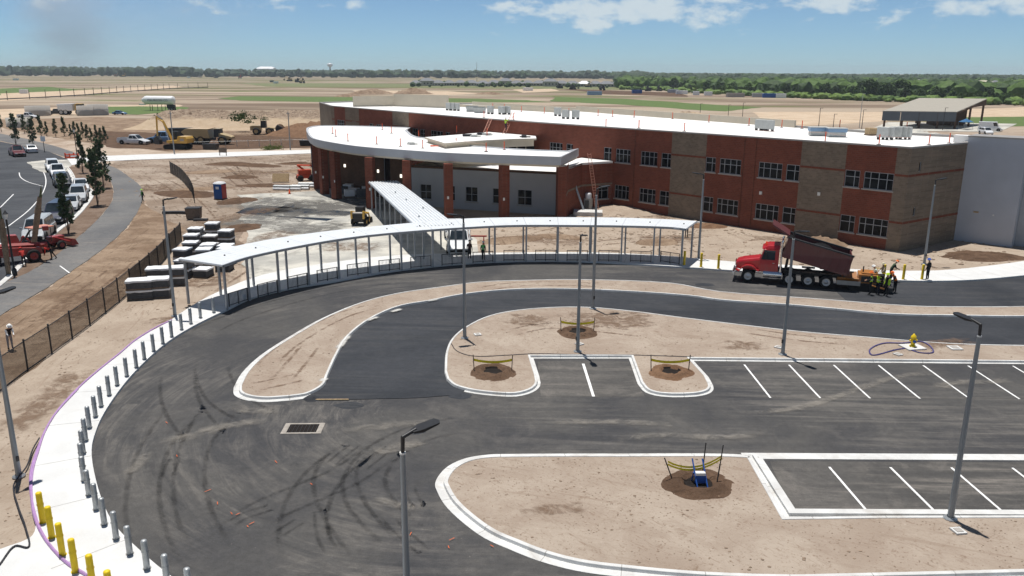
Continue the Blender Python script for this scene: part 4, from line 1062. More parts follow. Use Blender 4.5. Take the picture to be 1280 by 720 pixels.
for i in range(NJ):
    m = MB()
    for k in (0, 1):
        a, b, c, d = fa[2 * i + k], fa[2 * i + k + 1], ba[2 * i + k + 1], ba[2 * i + k]
        e = 0.012
        q = [Vector((*p[:2], 3.62)) - CO for p in (a, b)] + [Vector((*p[:2], 3.70)) - CO for p in (c, d)]
        if k == 0: q[0] += (q[1] - q[0]).normalized() * e; q[3] += (q[2] - q[3]).normalized() * e
        else: q[1] += (q[0] - q[1]).normalized() * e; q[2] += (q[3] - q[2]).normalized() * e
        lo = [p - Vector((0, 0, 0.10)) for p in q]
        m.add(q + lo, [(0, 1, 2, 3), (7, 6, 5, 4), (0, 4, 5, 1), (1, 5, 6, 2), (2, 6, 7, 3), (3, 7, 4, 0)])
        for r in (0.25, 0.5, 0.75):     # pressed ribs across the deck
            u, v = q[0].lerp(q[1], r), q[3].lerp(q[2], r)
            m.tube(u + Vector((0, 0, .0)), v + Vector((0, 0, .0)), 0.012, n=4)
    pn = m.build('roof_panel', 'canopy_white', canopy)
    mid = (q[0] + q[2]) / 2
    m = MB(); m.tube(mid + Vector((0, 0, 0.0)), mid + Vector((0, 0, 0.09)), 0.08, 0.05, 7); m.build('roof_drain', 'black_metal', pn)
def loc3(pts, z): return [Vector((p[0], p[1], z)) - CO for p in pts]
for nm, ps in (('front_gutter', cf), ('rear_gutter', cb)):
    m = MB(); q = [(p[0] - CO.x, p[1] - CO.y) for p in ps]
    m.sweep(q, [(-0.06, 3.46), (-0.06, 3.65), (0.07, 3.65), (0.07, 3.46), (-0.06, 3.46)]); m.build(nm, 'canopy_metal', canopy)
m = MB(); a, b = Vector((*cf[0], 3.56)) - CO, Vector((*cb[0], 3.62)) - CO; m.tube(a, b, 0.09, n=4); m.build('end_gutter', 'canopy_metal', canopy)
m = MB(); a, b = Vector((*cf[-1], 3.56)) - CO, Vector((*cb[-1], 3.62)) - CO; m.tube(a, b, 0.09, n=4); m.build('end_gutter', 'canopy_metal', canopy)
front_posts = []
for i in range(NJ + 1):
    f, b = Vector(fa[2 * i][:2]), Vector(ba[2 * i][:2])
    d = (b - f).normalized()
    tv = Vector((math.cos(fa[2 * i][2]), math.sin(fa[2 * i][2])))
    if i == 0: f, b = f + tv * 0.3, b + tv * 0.3
    if i == NJ: f, b = f - tv * 0.3, b - tv * 0.3
    pf, pb = f + d * 0.22, b - d * 0.25
    front_posts.append((pf, tv))
    for p in (pf, pb):
        m = MB(); m.box((p.x - CO.x, p.y - CO.y, 1.82), (0.15, 0.15, 3.44), fa[2 * i][2]); m.build('post', 'canopy_metal', canopy)
    m = MB(); m.tube(Vector((*pf, 3.47)) - CO, Vector((*pb, 3.47)) - CO, 0.07, n=4); m.build('beam', 'canopy_metal', canopy)

# guard railings between the front posts
def railing(p, tv, L=2.0):
    t = thing('guard_railing', 'black picket railing section between posts of the curved canopy', 'railing', (p.x, p.y, 0.15), math.atan2(tv.y, tv.x), 'picket railings along the canopy kerb')
    for x in (0.04, L / 2, L - 0.04):
        m = MB(); m.box((x, 0, 0.53), (0.06, 0.06, 1.06)); m.build('post', 'black_metal', t)
    for z in (0.12, 1.04):
        m = MB(); m.box((L / 2, 0, z), (L - 0.14, 0.045, 0.05)); m.build('rail', 'black_metal', t)
    pk = None
    for k in range(1, 16):
        x = L * k / 16
        if k == 8: continue
        if pk is None:
            m = MB(); m.box((0, 0, 0.58), (0.018, 0.018, 0.86)); pk = m.build('picket', 'black_metal', t); pk.location.x = x
        else: share(pk, t, (x, 0, 0))
    return t
for i in range(1, NJ + 1):
    p, tv = front_posts[i]
    L = (front_posts[i][0] - front_posts[i - 1][0]).length
    railing(p - tv * (2.15 if L > 2.5 else 1.9) + Vector((-tv.y, tv.x)) * -0.02, tv)

# ------------------------------------------------------------------ straight link walkway
wl0, wl1 = [(-9.10, 74.77), (-18.50, 104.98)]
wr0, wr1 = [(-5.57, 76.33), (-12.34, 98.75)]
LO = Vector((*wl0, 0))
a0, a1 = Vector(wl0), Vector(wl1); d = (a1 - a0); LL = d.length; d.normalize(); nrm = Vector((d.y, -d.x))
wid = 3.75
link = thing('straight_walkway_canopy', 'straight ribbed metal canopy running from curved canopy to porch', 'canopy', (*wl0, 0))
for k in range(11):
    w0, w1 = wid * k / 11, wid * (k + 1) / 11
    m = MB()
    for (s0, s1) in ((-1.0, LL),):
        q = []
        for (w, z) in ((w0, 3.62), (w0 + 0.05, 3.72), (w0 + 0.10, 3.72), (w0 + 0.14, 3.63), (w1, 3.63)):
            for s in (s0, s1): q.append(Vector((*(d * s + nrm * w), z)))
        fs = [(2 * i, 2 * i + 1, 2 * i + 3, 2 * i + 2) for i in range(4)]
        m.add(q, fs)
    m.build('roof_rib', 'canopy_white', link)
for w in (0.0, wid):
    m = MB(); m.tube(Vector((*(d * -0.5 + nrm * w), 3.55)), Vector((*(d * LL + nrm * w), 3.55)), 0.1, n=4); m.build('edge_beam', 'canopy_metal', link)
    for k in range(9):
        s = 1.2 + (LL - 1.8) * k / 8
        p = d * s + nrm * (w + (0.2 if w == 0 else -0.2))
        m = MB(); m.box((p.x, p.y, 1.78), (0.14, 0.14, 3.5), math.atan2(d.y, d.x)); m.build('post', 'canopy_metal', link)
m = MB()
mm = Vector((*(d * (LL + 0.02)), 3.45)); m.tube(mm, mm + Vector((*(nrm * wid), 0)), 0.13, n=4); m.build('end_beam', 'canopy_metal', link)
for s, w in ((4, 1.2), (9, 2.6), (15, 1.9), (21, 1.7)):
    p = d * s + nrm * w; m = MB(); m.tube((p.x, p.y, 3.6), (p.x, p.y, 3.82), 0.09, 0.07, 7); m.build('roof_drain', 'canopy_metal', link)

# ------------------------------------------------------------------ lamp posts of the car park
def lamp_post(loc, h, arm_deg, lab, flip=0):
    t = thing('lamp_post', lab, 'lamp post', (loc[0], loc[1], 0.13 if flip else 0.05), RAD(arm_deg), 'car park lamp posts')
    m = MB(); m.lathe([(0.0, 0.0), (0.27, 0.0), (0.27, 0.05), (0.15, 0.08), (0.15, 0.12)], n=12); m.build('base_plate', 'galvanised', t)
    m = MB(); m.tube((0, 0, 0.05), (0, 0, h - 0.62), 0.125, 0.075, 12); p = m.build('pole', 'pole_grey', t)
    m = MB(); m.tube((0, 0, h - 0.63), (0, 0, h - 0.58), 0.085, 0.085, 10); m.build('collar', 'lamp_lens', p)
    m = MB(); m.tube((0, 0, h - 0.6), (0.02, 0, h - 0.14), 0.055, 0.06, 8); m.tube((0.0, 0, h - 0.16), (0.42, 0, h - 0.03), 0.055, 0.05, 8); m.build('arm', 'black_metal', t)
    m = MB()
    m.add([(0.30, -0.10, h - 0.05), (0.55, -0.19, h), (1.05, -0.17, h + 0.06), (1.12, 0, h + 0.065), (1.05, 0.17, h + 0.06), (0.55, 0.19, h), (0.30, 0.10, h - 0.05),
           (0.32, -0.08, h - 0.11), (0.55, -0.17, h - 0.10), (1.04, -0.15, h + 0.0), (1.10, 0, h + 0.01), (1.04, 0.15, h + 0.0), (0.55, 0.17, h - 0.10), (0.32, 0.08, h - 0.11)],
          [tuple(range(7)), tuple(reversed(range(7, 14)))] + [((i + 1) % 7, i, i + 7, (i + 1) % 7 + 7) for i in range(7)])
    hd = m.build('lamp_head', 'black_metal', t)
    m = MB(); m.add([(0.58, -0.13, h - 0.104), (0.98, -0.12, h - 0.020), (0.98, 0.12, h - 0.020), (0.58, 0.13, h - 0.104)], [(3, 2, 1, 0)]); m.build('lens', 'lamp_lens', hd)
    m = MB(); m.box((0, -0.13, 0.9), (0.13, 0.03, 0.24)); m.build('hand_hole', 'dark_steel', p)
    return t
lamp_post((17.73, 29.46), 8.35, 120, 'grey lamp post on the bare island strip below the lower stalls', 1)
lamp_post((-2.86, 19.66), 8.32, 35, 'grey lamp post rising from the tyre-marked asphalt by the near island', 0)
lamp_post((-21.78, 32.74), 8.4, 60, 'grey lamp post on the sand behind the white pavement bend')
lamp_post((-24.65, 57.17), 8.7, -10, 'grey lamp post beside wrapped paver stacks near canopy end')
lamp_post((-3.16, 52.18), 8.45, 200, 'grey lamp post at the rounded left end of the tree island', 1)
lamp_post((4.23, 49.55), 7.75, -80, 'grey lamp post at the head of the two-stall bay', 1)
lamp_post((6.14, 59.37), 9.25, 25, 'grey lamp post on the far kerb of the tree island', 1)
lamp_post((17.27, 49.21), 8.1, -60, 'grey lamp post at the edge of the long stall row', 1)
lamp_post((38.94, 75.18), 8.1, 10, 'grey lamp post by the corner of the tan brick end', 0)
lamp_post((18.03, 77.08), 8.25, 170, 'grey lamp post at the right end of the curved canopy', 0)

# ------------------------------------------------------------------ bollards
def bollard(name, m_, h, r):
    t = thing(name, 'x', 'bollard')
    m = MB(); m.lathe([(r, 0.0), (r, h - 0.05), (r * 0.85, h - 0.015), (r * 0.4, h + 0.005), (0, h + 0.01)], n=14); m.build('post', m_, t)
    m = MB(); m.lathe([(r + 0.015, h * 0.58), (r + 0.015, h * 0.58 + 0.05)], n=14); m.build('collar', m_, t)
    m = MB(); m.lathe([(r + 0.035, 0.0), (r + 0.035, 0.02), (r, 0.025)], n=14); m.build('foot_ring', 'joint' if m_ != 'safety_yellow' else m_, t)
    return t
gb = bollard('steel_bollard', 'galvanised', 1.15, 0.11)
for i, (x, y) in enumerate([(-22.04, 57.83), (-22.53, 56.51), (-22.67, 55.06), (-22.79, 53.69), (-22.84, 52.12), (-22.85, 50.71), (-22.82, 49.22), (-22.76, 47.73), (-22.60, 46.26), (-22.51, 44.80), (-22.40, 43.37), (-22.15, 41.90), (-21.84, 40.36), (-21.48, 39.02), (-21.11, 37.66), (-20.56, 36.21), (-19.99, 34.86), (-19.34, 33.52), (-18.62, 32.23), (-17.79, 30.99), (-16.91, 29.84), (-16.03, 28.70), (-15.09, 27.69), (-14.11, 26.68), (-13.08, 25.77), (-11.99, 24.88), (-10.90, 24.09)]):
    lab, g = (('galvanised steel bollard between the canopy end and the pavement bend', 'steel bollards near the canopy') if i < 9 else ('galvanised steel bollard along the middle of the white pavement curve', 'steel bollards on the pavement curve') if i < 18
              else ('galvanised steel bollard facing the short yellow bollard row', 'steel bollards facing the yellow row'))
    if i == 0: gb.location = (x, y, 0.15); tag(gb, 'galvanised steel bollard next to the left end of the curved canopy', 'bollard', g)
    else: dup(gb, (x, y, 0.15), R.uniform(0, 6), lab, g)
yb = bollard('yellow_bollard', 'safety_yellow', 1.32, 0.115)
for i, (x, y) in enumerate([(-18.52, 28.82), (-17.58, 27.75), (-16.55, 26.58), (-15.54, 25.55), (-14.43, 24.59), (-13.37, 23.68), (16.02, 74.02), (17.41, 73.25), (18.86, 72.66), (29.35, 69.45), (32.35, 68.95), (34.08, 68.98), (35.73, 69.02)]):
    if i < 6: lab, g = 'yellow bollard in the short row beside the purple pipe', 'yellow bollards by the purple pipe'
    elif i < 9: lab, g = 'yellow bollard between the canopy end and the red truck', 'yellow bollards by the canopy end'
    else: lab, g = 'yellow bollard on the pavement behind the paving crew', 'yellow bollards behind the paving crew'
    if i == 0: yb.location = (x, y, 0.15); tag(yb, lab, 'bollard', g)
    else: dup(yb, (x, y, 0.15), R.uniform(0, 6), lab, g)

# ------------------------------------------------------------------ fences
def mesh_material(name, pitch, wire, col):
    t = NT(name); q = t.sep(t.obj())
    u = t.math('ADD', q['X'], q['Y'])
    a = t.math('PINGPONG', t.math('DIVIDE', t.math('ADD', u, q['Z']), pitch), 0.5)
    b = t.math('PINGPONG', t.math('DIVIDE', t.math('SUBTRACT', u, q['Z']), pitch), 0.5)
    f = t.math('LESS_THAN', t.math('MINIMUM', a, b), wire)
    t.fin(col, 0.6, 0.1, 0.2); t.l.new(f, t.b.inputs['Alpha']); M[name] = t.m
mesh_material('chain_link', 0.06, 0.15, (0.02, 0.02, 0.022))
mesh_material('screen_mesh', 0.05, 0.36, (0.018, 0.019, 0.022))
fl = curve([(-26.51, 25.17), (-27.38, 33.43), (-28.07, 38.34), (-28.94, 44.97), (-29.29, 49.81), (-29.74, 54.48), (-30.28, 59.15), (-30.91, 63.74), (-32.44, 72.96), (-33.90, 79.48), (-34.95, 84.61)], 5)
fence = thing('chain_link_fence', 'long black chain-link fence between brown soil strip and sand verge', 'fence', (*fl[0], 0))
FO = Vector((*fl[0], 0)); FH = 1.85
fp = along(fl, 2.95)
for i, (x, y, h) in enumerate(fp):
    m = MB(); m.tube((x - FO.x, y - FO.y, 0.0), (x - FO.x, y - FO.y, FH + 0.08), 0.055, n=8); p = m.build('post', 'black_metal', fence)
    m = MB(); m.lathe([(0.065, FH + 0.06), (0.05, FH + 0.12), (0, FH + 0.14)], (x - FO.x, y - FO.y, 0), 8); m.build('post_cap', 'black_metal', p)
    if i:
        a, b = Vector(fp[i - 1][:2]), Vector((x, y)); L = (b - a).length; hd = math.atan2(b.y - a.y, b.x - a.x)
        m = MB(); m.add([(0, 0, 0.06), (L, 0, 0.06), (L, 0, FH), (0, 0, FH)], [(0, 1, 2, 3)]); o = m.build('mesh_panel', 'chain_link' if i < len(fp) * 0.62 else 'screen_mesh', fence)
        o.location = (a.x - FO.x, a.y - FO.y, 0); o.rotation_euler.z = hd
        for z in (0.07, FH - 0.02):
            m = MB(); m.tube((0, 0, z), (L, 0, z), 0.028, n=6); o = m.build('rail', 'black_metal', fence); o.location = (a.x - FO.x, a.y - FO.y, 0); o.rotation_euler.z = hd
sf = curve([(-59.43, 142.17), (-56.79, 137.83), (-53.85, 132.74), (-50.53, 126.19), (-47.48, 119.82), (-45.16, 114.77), (-43.05, 109.78)], 3)
scr = thing('screen_fence', 'short curving black screened fence standing alone on churned ground', 'fence', (*sf[0], 0))
SF = Vector((*sf[0], 0))
sp_ = along(sf, 2.4)
for i, (x, y, h) in enumerate(sp_):
    m = MB(); m.tube((x - SF.x, y - SF.y, 0), (x - SF.x, y - SF.y, 2.15), 0.05, n=6); m.build('post', 'black_metal', scr)
    if i:
        a, b = Vector(sp_[i - 1][:2]), Vector((x, y)); L = (b - a).length
        m = MB(); m.add([(0, 0, 0.05), (L, 0, 0.05), (L, 0, 2.1), (0, 0, 2.1)], [(0, 1, 2, 3)]); o = m.build('mesh_panel', 'screen_mesh', scr)
        o.location = (a.x - SF.x, a.y - SF.y, 0); o.rotation_euler.z = math.atan2(b.y - a.y, b.x - a.x)

# ------------------------------------------------------------------ things in the islands
def heap(name, lab, cat, loc, r, h, m_, hole=0.0, seed=1, group=None, ex=1.0, rz=0.0):
    """mound of loose earth with an optional pit in the middle"""
    m = MB(); n, k = 30, 11; vs = []
    for j in range(k):
        f = j / (k - 1); rr = r * (1 - f)
        for i in range(n):
            a = 2 * math.pi * i / n
            wob = 1 + 0.22 * noise.noise(Vector((math.cos(a) * 1.3, math.sin(a) * 1.3, seed * 5.1)))
            x, y = rr * wob * math.cos(a) * ex, rr * wob * math.sin(a)
            if hole:
                g = rr / r
                z = h * math.exp(-((g - 0.58) / 0.2) ** 2) - (h * 1.0 if g < hole * 0.8 else 0)
                if g <= hole: z = 0.012 + 0.05 * max(0, (g - hole * .5))
            else: z = h * (1 - (rr / r) ** 1.5)
            z += h * 0.35 * noise.noise(Vector((x * 2.4, y * 2.4, seed * 9.7))) * min(1, 4 * (1 - rr / r)) + 0.5 * h * noise.noise(Vector((x * 5.4, y * 5.4, seed))) * min(1, 3 * (1 - rr / r)) * 0.4
            vs.append((x, y, max(z, -0.02) if not hole or rr / r > hole else 0.01))
    fs = [(j * n + i, j * n + (i + 1) % n, (j + 1) * n + (i + 1) % n, (j + 1) * n + i) for j in range(k - 1) for i in range(n)]
    m.add(vs, fs, 0, True)
    o = m.build(name, m_); o.location = (loc[0], loc[1], loc[2] if len(loc) > 2 else 0.0); o.rotation_euler.z = rz
    return tag(o, lab, cat, group)
mat('pit_dark', (0.014, 0.010, 0.008), 0.95)
pits = (((616, 470), 1.45, 'ring of dark dug soil around a planting pit beside the island bend'), ((722, 419), 1.45, 'ring of dug soil around the planting pit in the island middle'),
        ((838, 471), 1.35, 'ring of reddish dug soil around a planting pit in the narrow kerbed finger'))
for i, ((u, v), r, lab) in enumerate(pits):
    x, y = [(-1.12, 45.76), (4.53, 53.51), (9.51, 45.91)][i]
    heap('soil_ring', lab, 'soil mound', (x, y, 0.13), r, 0.24, 'dark_soil' if i < 2 else 'red_soil', 0.44, i + 1)
    t = thing('planting_pit', 'dark open pit in the ' + ('island bend soil ring' if i == 0 else 'middle soil ring' if i == 1 else 'finger soil ring'), 'pit', (x, y, 0.14))
    m = MB(); m.lathe([(r * 0.42, 0.030), (r * 0.36, 0.026), (0.0, 0.024)], n=18); m.build('pit_floor', 'pit_dark', t)
    m = MB(); m.lathe([(r * 0.47, 0.12), (r * 0.42, 0.03)], n=18); m.build('pit_wall', 'pit_dark', t)
    tp = thing('barrier_tape', 'yellow tape between two stakes behind the ' + ('pit at the island bend' if i == 0 else 'pit in the island middle' if i == 1 else 'pit in the finger'), 'tape', (x, y, 0.13))
    for s in (-1, 1):
        m = MB(); m.box((s * 1.15, 0.25, 0.5), (0.05, 0.05, 1.05), 0, 0, RAD(3 * s)); m.build('stake', 'timber_old', tp)
    m = MB()
    for k in range(8):
        f0, f1 = k / 8, (k + 1) / 8
        z0, z1 = 0.62 - 0.6 * f0 * (1 - f0), 0.62 - 0.6 * f1 * (1 - f1)
        x0, x1 = -1.15 + 2.3 * f0, -1.15 + 2.3 * f1
        m.add([(x0, 0.27, z0), (x1, 0.27, z1), (x1, 0.275, z1 + 0.15), (x0, 0.275, z0 + 0.15)], [(0, 1, 2, 3)])
    m.build('tape', 'tape_yellow', tp)
# near pit with stakes, blue pump frame and tape
x, y = (8.16, 32.26)
heap('soil_ring', 'low ring of brown soil around the pit with the blue frame', 'soil mound', (x, y, 0.13), 1.45, 0.20, 'dark_soil', 0.42, 7, None, 1.1)
t = thing('planting_pit', 'deep dark pit under the blue frame on the near island', 'pit', (x, y, 0.14))
m = MB(); m.lathe([(0.62, 0.05), (0.56, 0.012), (0.0, 0.01)], n=18); m.build('pit_floor', 'pit_dark', t)
st = thing('tape_barrier', 'black stakes with sagging yellow tape around the near island pit', 'barrier', (x, y, 0.13))
stk = [(-1.05, 0.2, -1.45, 0.35, 1.05), (0.45, 1.1, 0.55, 1.25, 1.35), (0.95, 0.35, 1.12, 0.5, 1.6), (0.78, -0.15, 0.9, 0.0, 0.95)]
for (a, b, c, d_, h) in stk:
    m = MB(); m.tube((a, b, 0), (c, d_, h), 0.028, n=6); m.build('stake', 'black_metal', st)
    m = MB(); m.tube((a - .2, b - .1, 0.03), (a + .2, b + .05, 0.05), 0.03, n=5); m.build('stake_foot', 'black_metal', st)
for dz in (0.0, 0.13):
    m = MB(); A_, B_ = Vector((-1.3, 0.3, 0.72 + dz)), Vector((1.1, 0.45, 0.95 + dz))
    for k in range(10):
        f0, f1 = k / 10, (k + 1) / 10
        p0, p1 = A_.lerp(B_, f0), A_.lerp(B_, f1); p0.z -= 1.6 * f0 * (1 - f0); p1.z -= 1.6 * f1 * (1 - f1)
        m.add([p0, p1, p1 + Vector((0, 0, .09)), p0 + Vector((0, 0, .09))], [(0, 1, 2, 3)])
    m.build('tape', 'tape_yellow', st)
bf = thing('pump_stand', 'blue metal stand with white box in the near island pit', 'stand', (x, y, 0.13))
for s in (-0.22, 0.22):
    m = MB(); m.tube((s, 0.4, 1.0), (s + 0.12, -0.42, 0.0), 0.035, n=6); m.build('strut', 'blue_plastic', bf)
    m = MB(); m.tube((s, 0.0, 0.55), (s, 0.25, 0.0), 0.03, n=6); m.build('leg', 'blue_plastic', bf)
m = MB(); m.box((0.06, -0.05, 0.52), (0.42, 0.22, 0.12)); m.build('box', 'lamp_lens', bf)
m = MB(); m.box((0.06, -0.15, 0.28), (0.46, 0.05, 0.34)); m.build('panel', 'blue_plastic', bf)

# fire hydrant with hose
hy = thing('fire_hydrant', 'yellow fire hydrant on a concrete pad on the tree island', 'hydrant', (*(26.23, 50.67), 0.14))
m = MB(); m.lathe([(0.20, 0.08), (0.20, 0.14), (0.13, 0.16), (0.13, 0.62), (0.18, 0.64), (0.18, 0.70), (0.15, 0.80), (0.07, 0.88), (0.04, 0.95), (0, 0.95)], n=14); m.build('barrel', 'safety_yellow', hy)
for s in (-1, 1):
    m = MB(); m.tube((s * 0.1, 0, 0.5), (s * 0.24, 0, 0.5), 0.07, n=8); m.build('nozzle', 'safety_yellow', hy)
m = MB(); m.tube((0, -0.1, 0.46), (0, -0.27, 0.46), 0.09, n=8); m.build('nozzle', 'blue_plastic', hy)
m = MB(); m.box((0, 0, 0.04), (1.3, 1.1, 0.08), 0.2); m.build('pad', 'concrete_kerb', hy)
def hose(name, lab, pts, z, r, m_, n=6, cat='hose'):
    c = curve(pts, n); m = MB()
    for a, b in zip(c, c[1:]): m.tube((a[0], a[1], z), (b[0], b[1], z), r, n=5)
    return tag(m.build(name, m_), lab, cat)
mat('hose_blue', (0.08, 0.07, 0.20), 0.5)
hose('fire_hose', 'dark blue hose looped on the sand around the yellow hydrant', [(26.23, 50.67), (24.96, 50.17), (22.93, 49.07), (23.23, 50.15), (24.74, 51.45), (25.97, 51.47), (27.31, 51.82), (27.52, 51.17), (27.00, 49.59), (26.23, 49.58), (25.84, 50.19)], 0.17, 0.05, 'hose_blue')
for i, (u, lab) in enumerate(zip([(28.94, 50.55), (17.54, 28.49), (-2.33, 52.87), (24.64, 49.25), (4.45, 50.97), (17.43, 50.53)], ('square concrete valve box sunk in sand beside the hydrant', 'pale square utility lid set in sand beside a lamp post', 'round pale lid by the lamp post on the island bend', 'small pale cover lying near the hydrant hose',
        'small pale lid behind the lamp post at the two-stall bay', 'white lid behind the lamp post at the long stall row'))):
    t = thing('valve_box', lab, 'valve box', (*u, 0.135), 0.15 * i)
    m = MB(); s = 0.75 if i == 0 else 0.45
    m.box((0, 0, 0.04), (s, s, 0.07)); m.build('frame', 'concrete_kerb', t)
    m = MB(); m.box((0, 0, 0.085), (s * 0.6, s * 0.6, 0.02)); m.build('cover', 'sill_stone', t)
# irrigation pipe along the tree island
hose('irrigation_pipe', 'thin dark irrigation pipe curving across the tree island', [(-3.99, 51.00), (-3.46, 49.43), (-2.40, 48.55), (0.02, 48.81), (1.40, 49.05), (4.08, 48.94), (7.43, 48.92), (11.48, 48.60)], 0.15, 0.03, 'hose_black')
hose('purple_pipe', 'long purple irrigation pipe laid along the outer pavement edge', [(-14.97, 25.27), (-15.92, 25.89), (-16.90, 26.74), (-17.94, 27.80), (-19.09, 29.23), (-20.49, 31.47), (-21.44, 33.27), (-22.11, 34.83), (-23.07, 37.17), (-23.78, 39.60), (-24.37, 43.04), (-24.60, 45.83), (-24.73, 48.66), (-24.91, 51.33), (-24.67, 54.29), (-24.33, 55.80)], 0.185, 0.055, 'hose_purple')
hose('purple_pipe', 'second purple pipe running close beside the pavement edge to the bollards', [(-15.16, 25.41), (-16.14, 26.08), (-17.16, 26.99), (-18.25, 28.19), (-19.47, 29.84), (-20.74, 31.82), (-21.51, 33.26), (-22.18, 34.83), (-23.00, 36.99), (-23.70, 39.29), (-24.28, 42.68)], 0.185, 0.05, 'hose_purple')
hose('black_cable', 'black cable looping across the sand near the corner lamp post', [(-18.45, 25.87), (-18.59, 27.09), (-18.06, 26.99), (-18.93, 28.35), (-20.08, 29.84), (-21.36, 31.67), (-21.62, 32.52), (-21.81, 33.41), (-22.52, 35.16), (-22.89, 36.36)], 0.20, 0.035, 'hose_black')
# storm inlet in the asphalt
x, y = (-10.51, 37.98)
mat('collar_dusty', (0.33, 0.30, 0.265), 0.9, 0, 0.25, 3.0)
g = thing('storm_inlet', 'dark square storm drain in a concrete collar set in the asphalt', 'drain', (x, y, 0.012), RAD(2))
m = MB()
for (c, dd) in (((0, 0.56, 0.012), (2.0, 0.14, 0.016)), ((0, -0.56, 0.012), (2.0, 0.14, 0.016)), ((-0.87, 0, 0.012), (0.26, 0.98, 0.015)), ((0.87, 0, 0.012), (0.26, 0.98, 0.015))):
    m = MB(); m.box(c, dd); m.build('collar', 'collar_dusty', g)
m = MB(); m.box((0, 0, 0.0), (1.48, 0.98, 0.01)); m.build('opening', 'pit_dark', g)
for k in range(8):
    m = MB(); m.box((-0.65 + k * 0.186, 0, 0.014), (0.022, 0.97, 0.012)); m.build('grate_bar', 'black_metal', g)
# timber edge at the lip of the new lane
tag(MB().box((0, 0, 0.05), (2.0, 0.09, 0.05), 0.02).build('timber_batten', 'timber'), 'timber batten lying along the lip of the fresh asphalt', 'batten').location = (*(-9.93, 41.66), 0.0)
x, y = (-10.98, 41.82)
tag(heap('asphalt_heap', 'x', 'heap', (x, y, 0.01), 0.45, 0.22, 'asphalt_new', 0, 5), 'small black heap of spilled asphalt at the median tip', 'heap')
for (u, r, lab) in (((-8.78, 40.96), 0.5, 'flat black asphalt spill on the dusty lot'), ((-4.77, 37.67), 0.3, 'small black asphalt spill near the lot middle'), ((16.42, 67.25), 0.55, 'black asphalt spill on the upper lane ahead of the truck'), ((-2.87, 42.38), 0.45, 'black asphalt spill at the island kerb corner')):
    heap('asphalt_spill', lab, 'spill', (*u, 0.01), r, 0.08, 'asphalt_new', 0, r * 10, None, 1.5)

# concrete washout strips on the median
mat('slurry', (0.66, 0.64, 0.60), 0.9, 0, 0.12, 2.0)
# ------------------------------------------------------------------ marks on the asphalt
def mark(pts, w=0.24, m_='tyre_rubber', z=0.0125):
    c = curve(pts, 6)
    o = struct(MB().sweep(c, [(-w / 2, z), (w / 2, z)]).build('tyre_mark', m_))
    # UV: x across the mark, y along it, both 0..1, so the rubber can thin out at sides and ends
    uv = o.data.uv_layers.new(name='UVMap'); n = len(c)
    for lp in o.data.loops:
        i = lp.vertex_index; uv.data[lp.index].uv = (i % 2, (i // 2) / (n - 1))
    return o
SL = [[(-11.39, 49.62), (-11.30, 51.71), (-11.10, 53.43), (-10.92, 53.08), (-11.04, 51.22), (-11.18, 49.32)], [(-10.62, 56.03), (-9.69, 57.43), (-9.57, 57.03), (-10.39, 55.65)], [(-9.20, 58.47), (-8.32, 59.54), (-8.18, 58.90), (-8.99, 57.85)], [(-6.89, 61.46), (-5.83, 62.29), (-5.65, 61.72), (-6.70, 60.90)], [(-11.11, 44.32), (-10.93, 44.96), (-10.75, 44.58), (-10.90, 43.83)]]
for i, q in enumerate(SL):
    a_, b_ = Vector(q[0]).lerp(Vector(q[-1]), .5), Vector(q[len(q) // 2 - 1]).lerp(Vector(q[len(q) // 2]), .5)
    mark([tuple(a_), tuple(a_.lerp(b_, .5)), tuple(b_)], 0.75, 'slurry_film', 0.1405)

zz = 0
def lane_marks(pts, gauge=1.85, w=0.46, m_='tyre_rubber'):
    """the two tracks one vehicle leaves"""
    global zz
    c = curve(pts, 6)
    for sd_ in (-gauge / 2, gauge / 2):
        mark(offset(c, sd_)[::3] + [offset(c, sd_)[-1]], w, m_, 0.0125 + 0.0011 * zz); zz += 1
for pts in ([(-3.99, 25.84), (-5.71, 28.19), (-7.20, 30.93), (-7.89, 33.41), (-7.60, 35.67)], [(-2.76, 26.60), (-4.35, 28.49), (-5.65, 30.30), (-6.50, 32.68), (-6.04, 35.43), (-4.37, 37.67), (-0.80, 39.17)], [(-7.05, 25.96), (-8.04, 28.17), (-8.50, 30.59), (-8.25, 33.41), (-7.25, 35.84)],
            [(-10.86, 28.26), (-10.11, 29.93), (-8.83, 31.39), (-7.44, 32.96), (-6.08, 35.68)], [(-20.34, 47.27), (-18.98, 43.35), (-17.23, 39.99), (-15.19, 37.08)], [(-19.37, 49.50), (-17.34, 44.62), (-15.54, 41.64), (-13.36, 39.52)], [(-21.26, 49.47), (-20.98, 54.91), (-18.86, 59.57), (-15.62, 64.04), (-10.98, 67.79)],
            [(-11.82, 25.54), (-13.77, 28.12), (-15.60, 31.87), (-16.80, 35.73), (-17.51, 40.52)], [(-10.39, 25.55), (-12.22, 28.13), (-14.22, 31.88), (-15.44, 36.18), (-15.41, 40.02)]):
    lane_marks(pts)
for pts in ([(-9.18, 28.04), (-8.84, 28.62), (-8.49, 29.21)], [(-8.47, 33.40), (-8.04, 34.83), (-7.59, 36.01)], [(-6.93, 33.27), (-6.42, 34.52), (-5.87, 35.86)], [(-4.42, 32.70), (-4.26, 31.43), (-3.88, 30.51)], [(-5.54, 30.42), (-4.35, 28.54), (-3.26, 27.12)], [(-11.30, 28.71), (-10.81, 29.56), (-10.02, 30.19)], [(-15.08, 32.30), (-15.45, 33.63), (-15.61, 34.58)], [(-6.46, 26.57), (-7.29, 28.17), (-7.82, 29.96)]):
    lane_marks(pts, 0.46, 0.32)
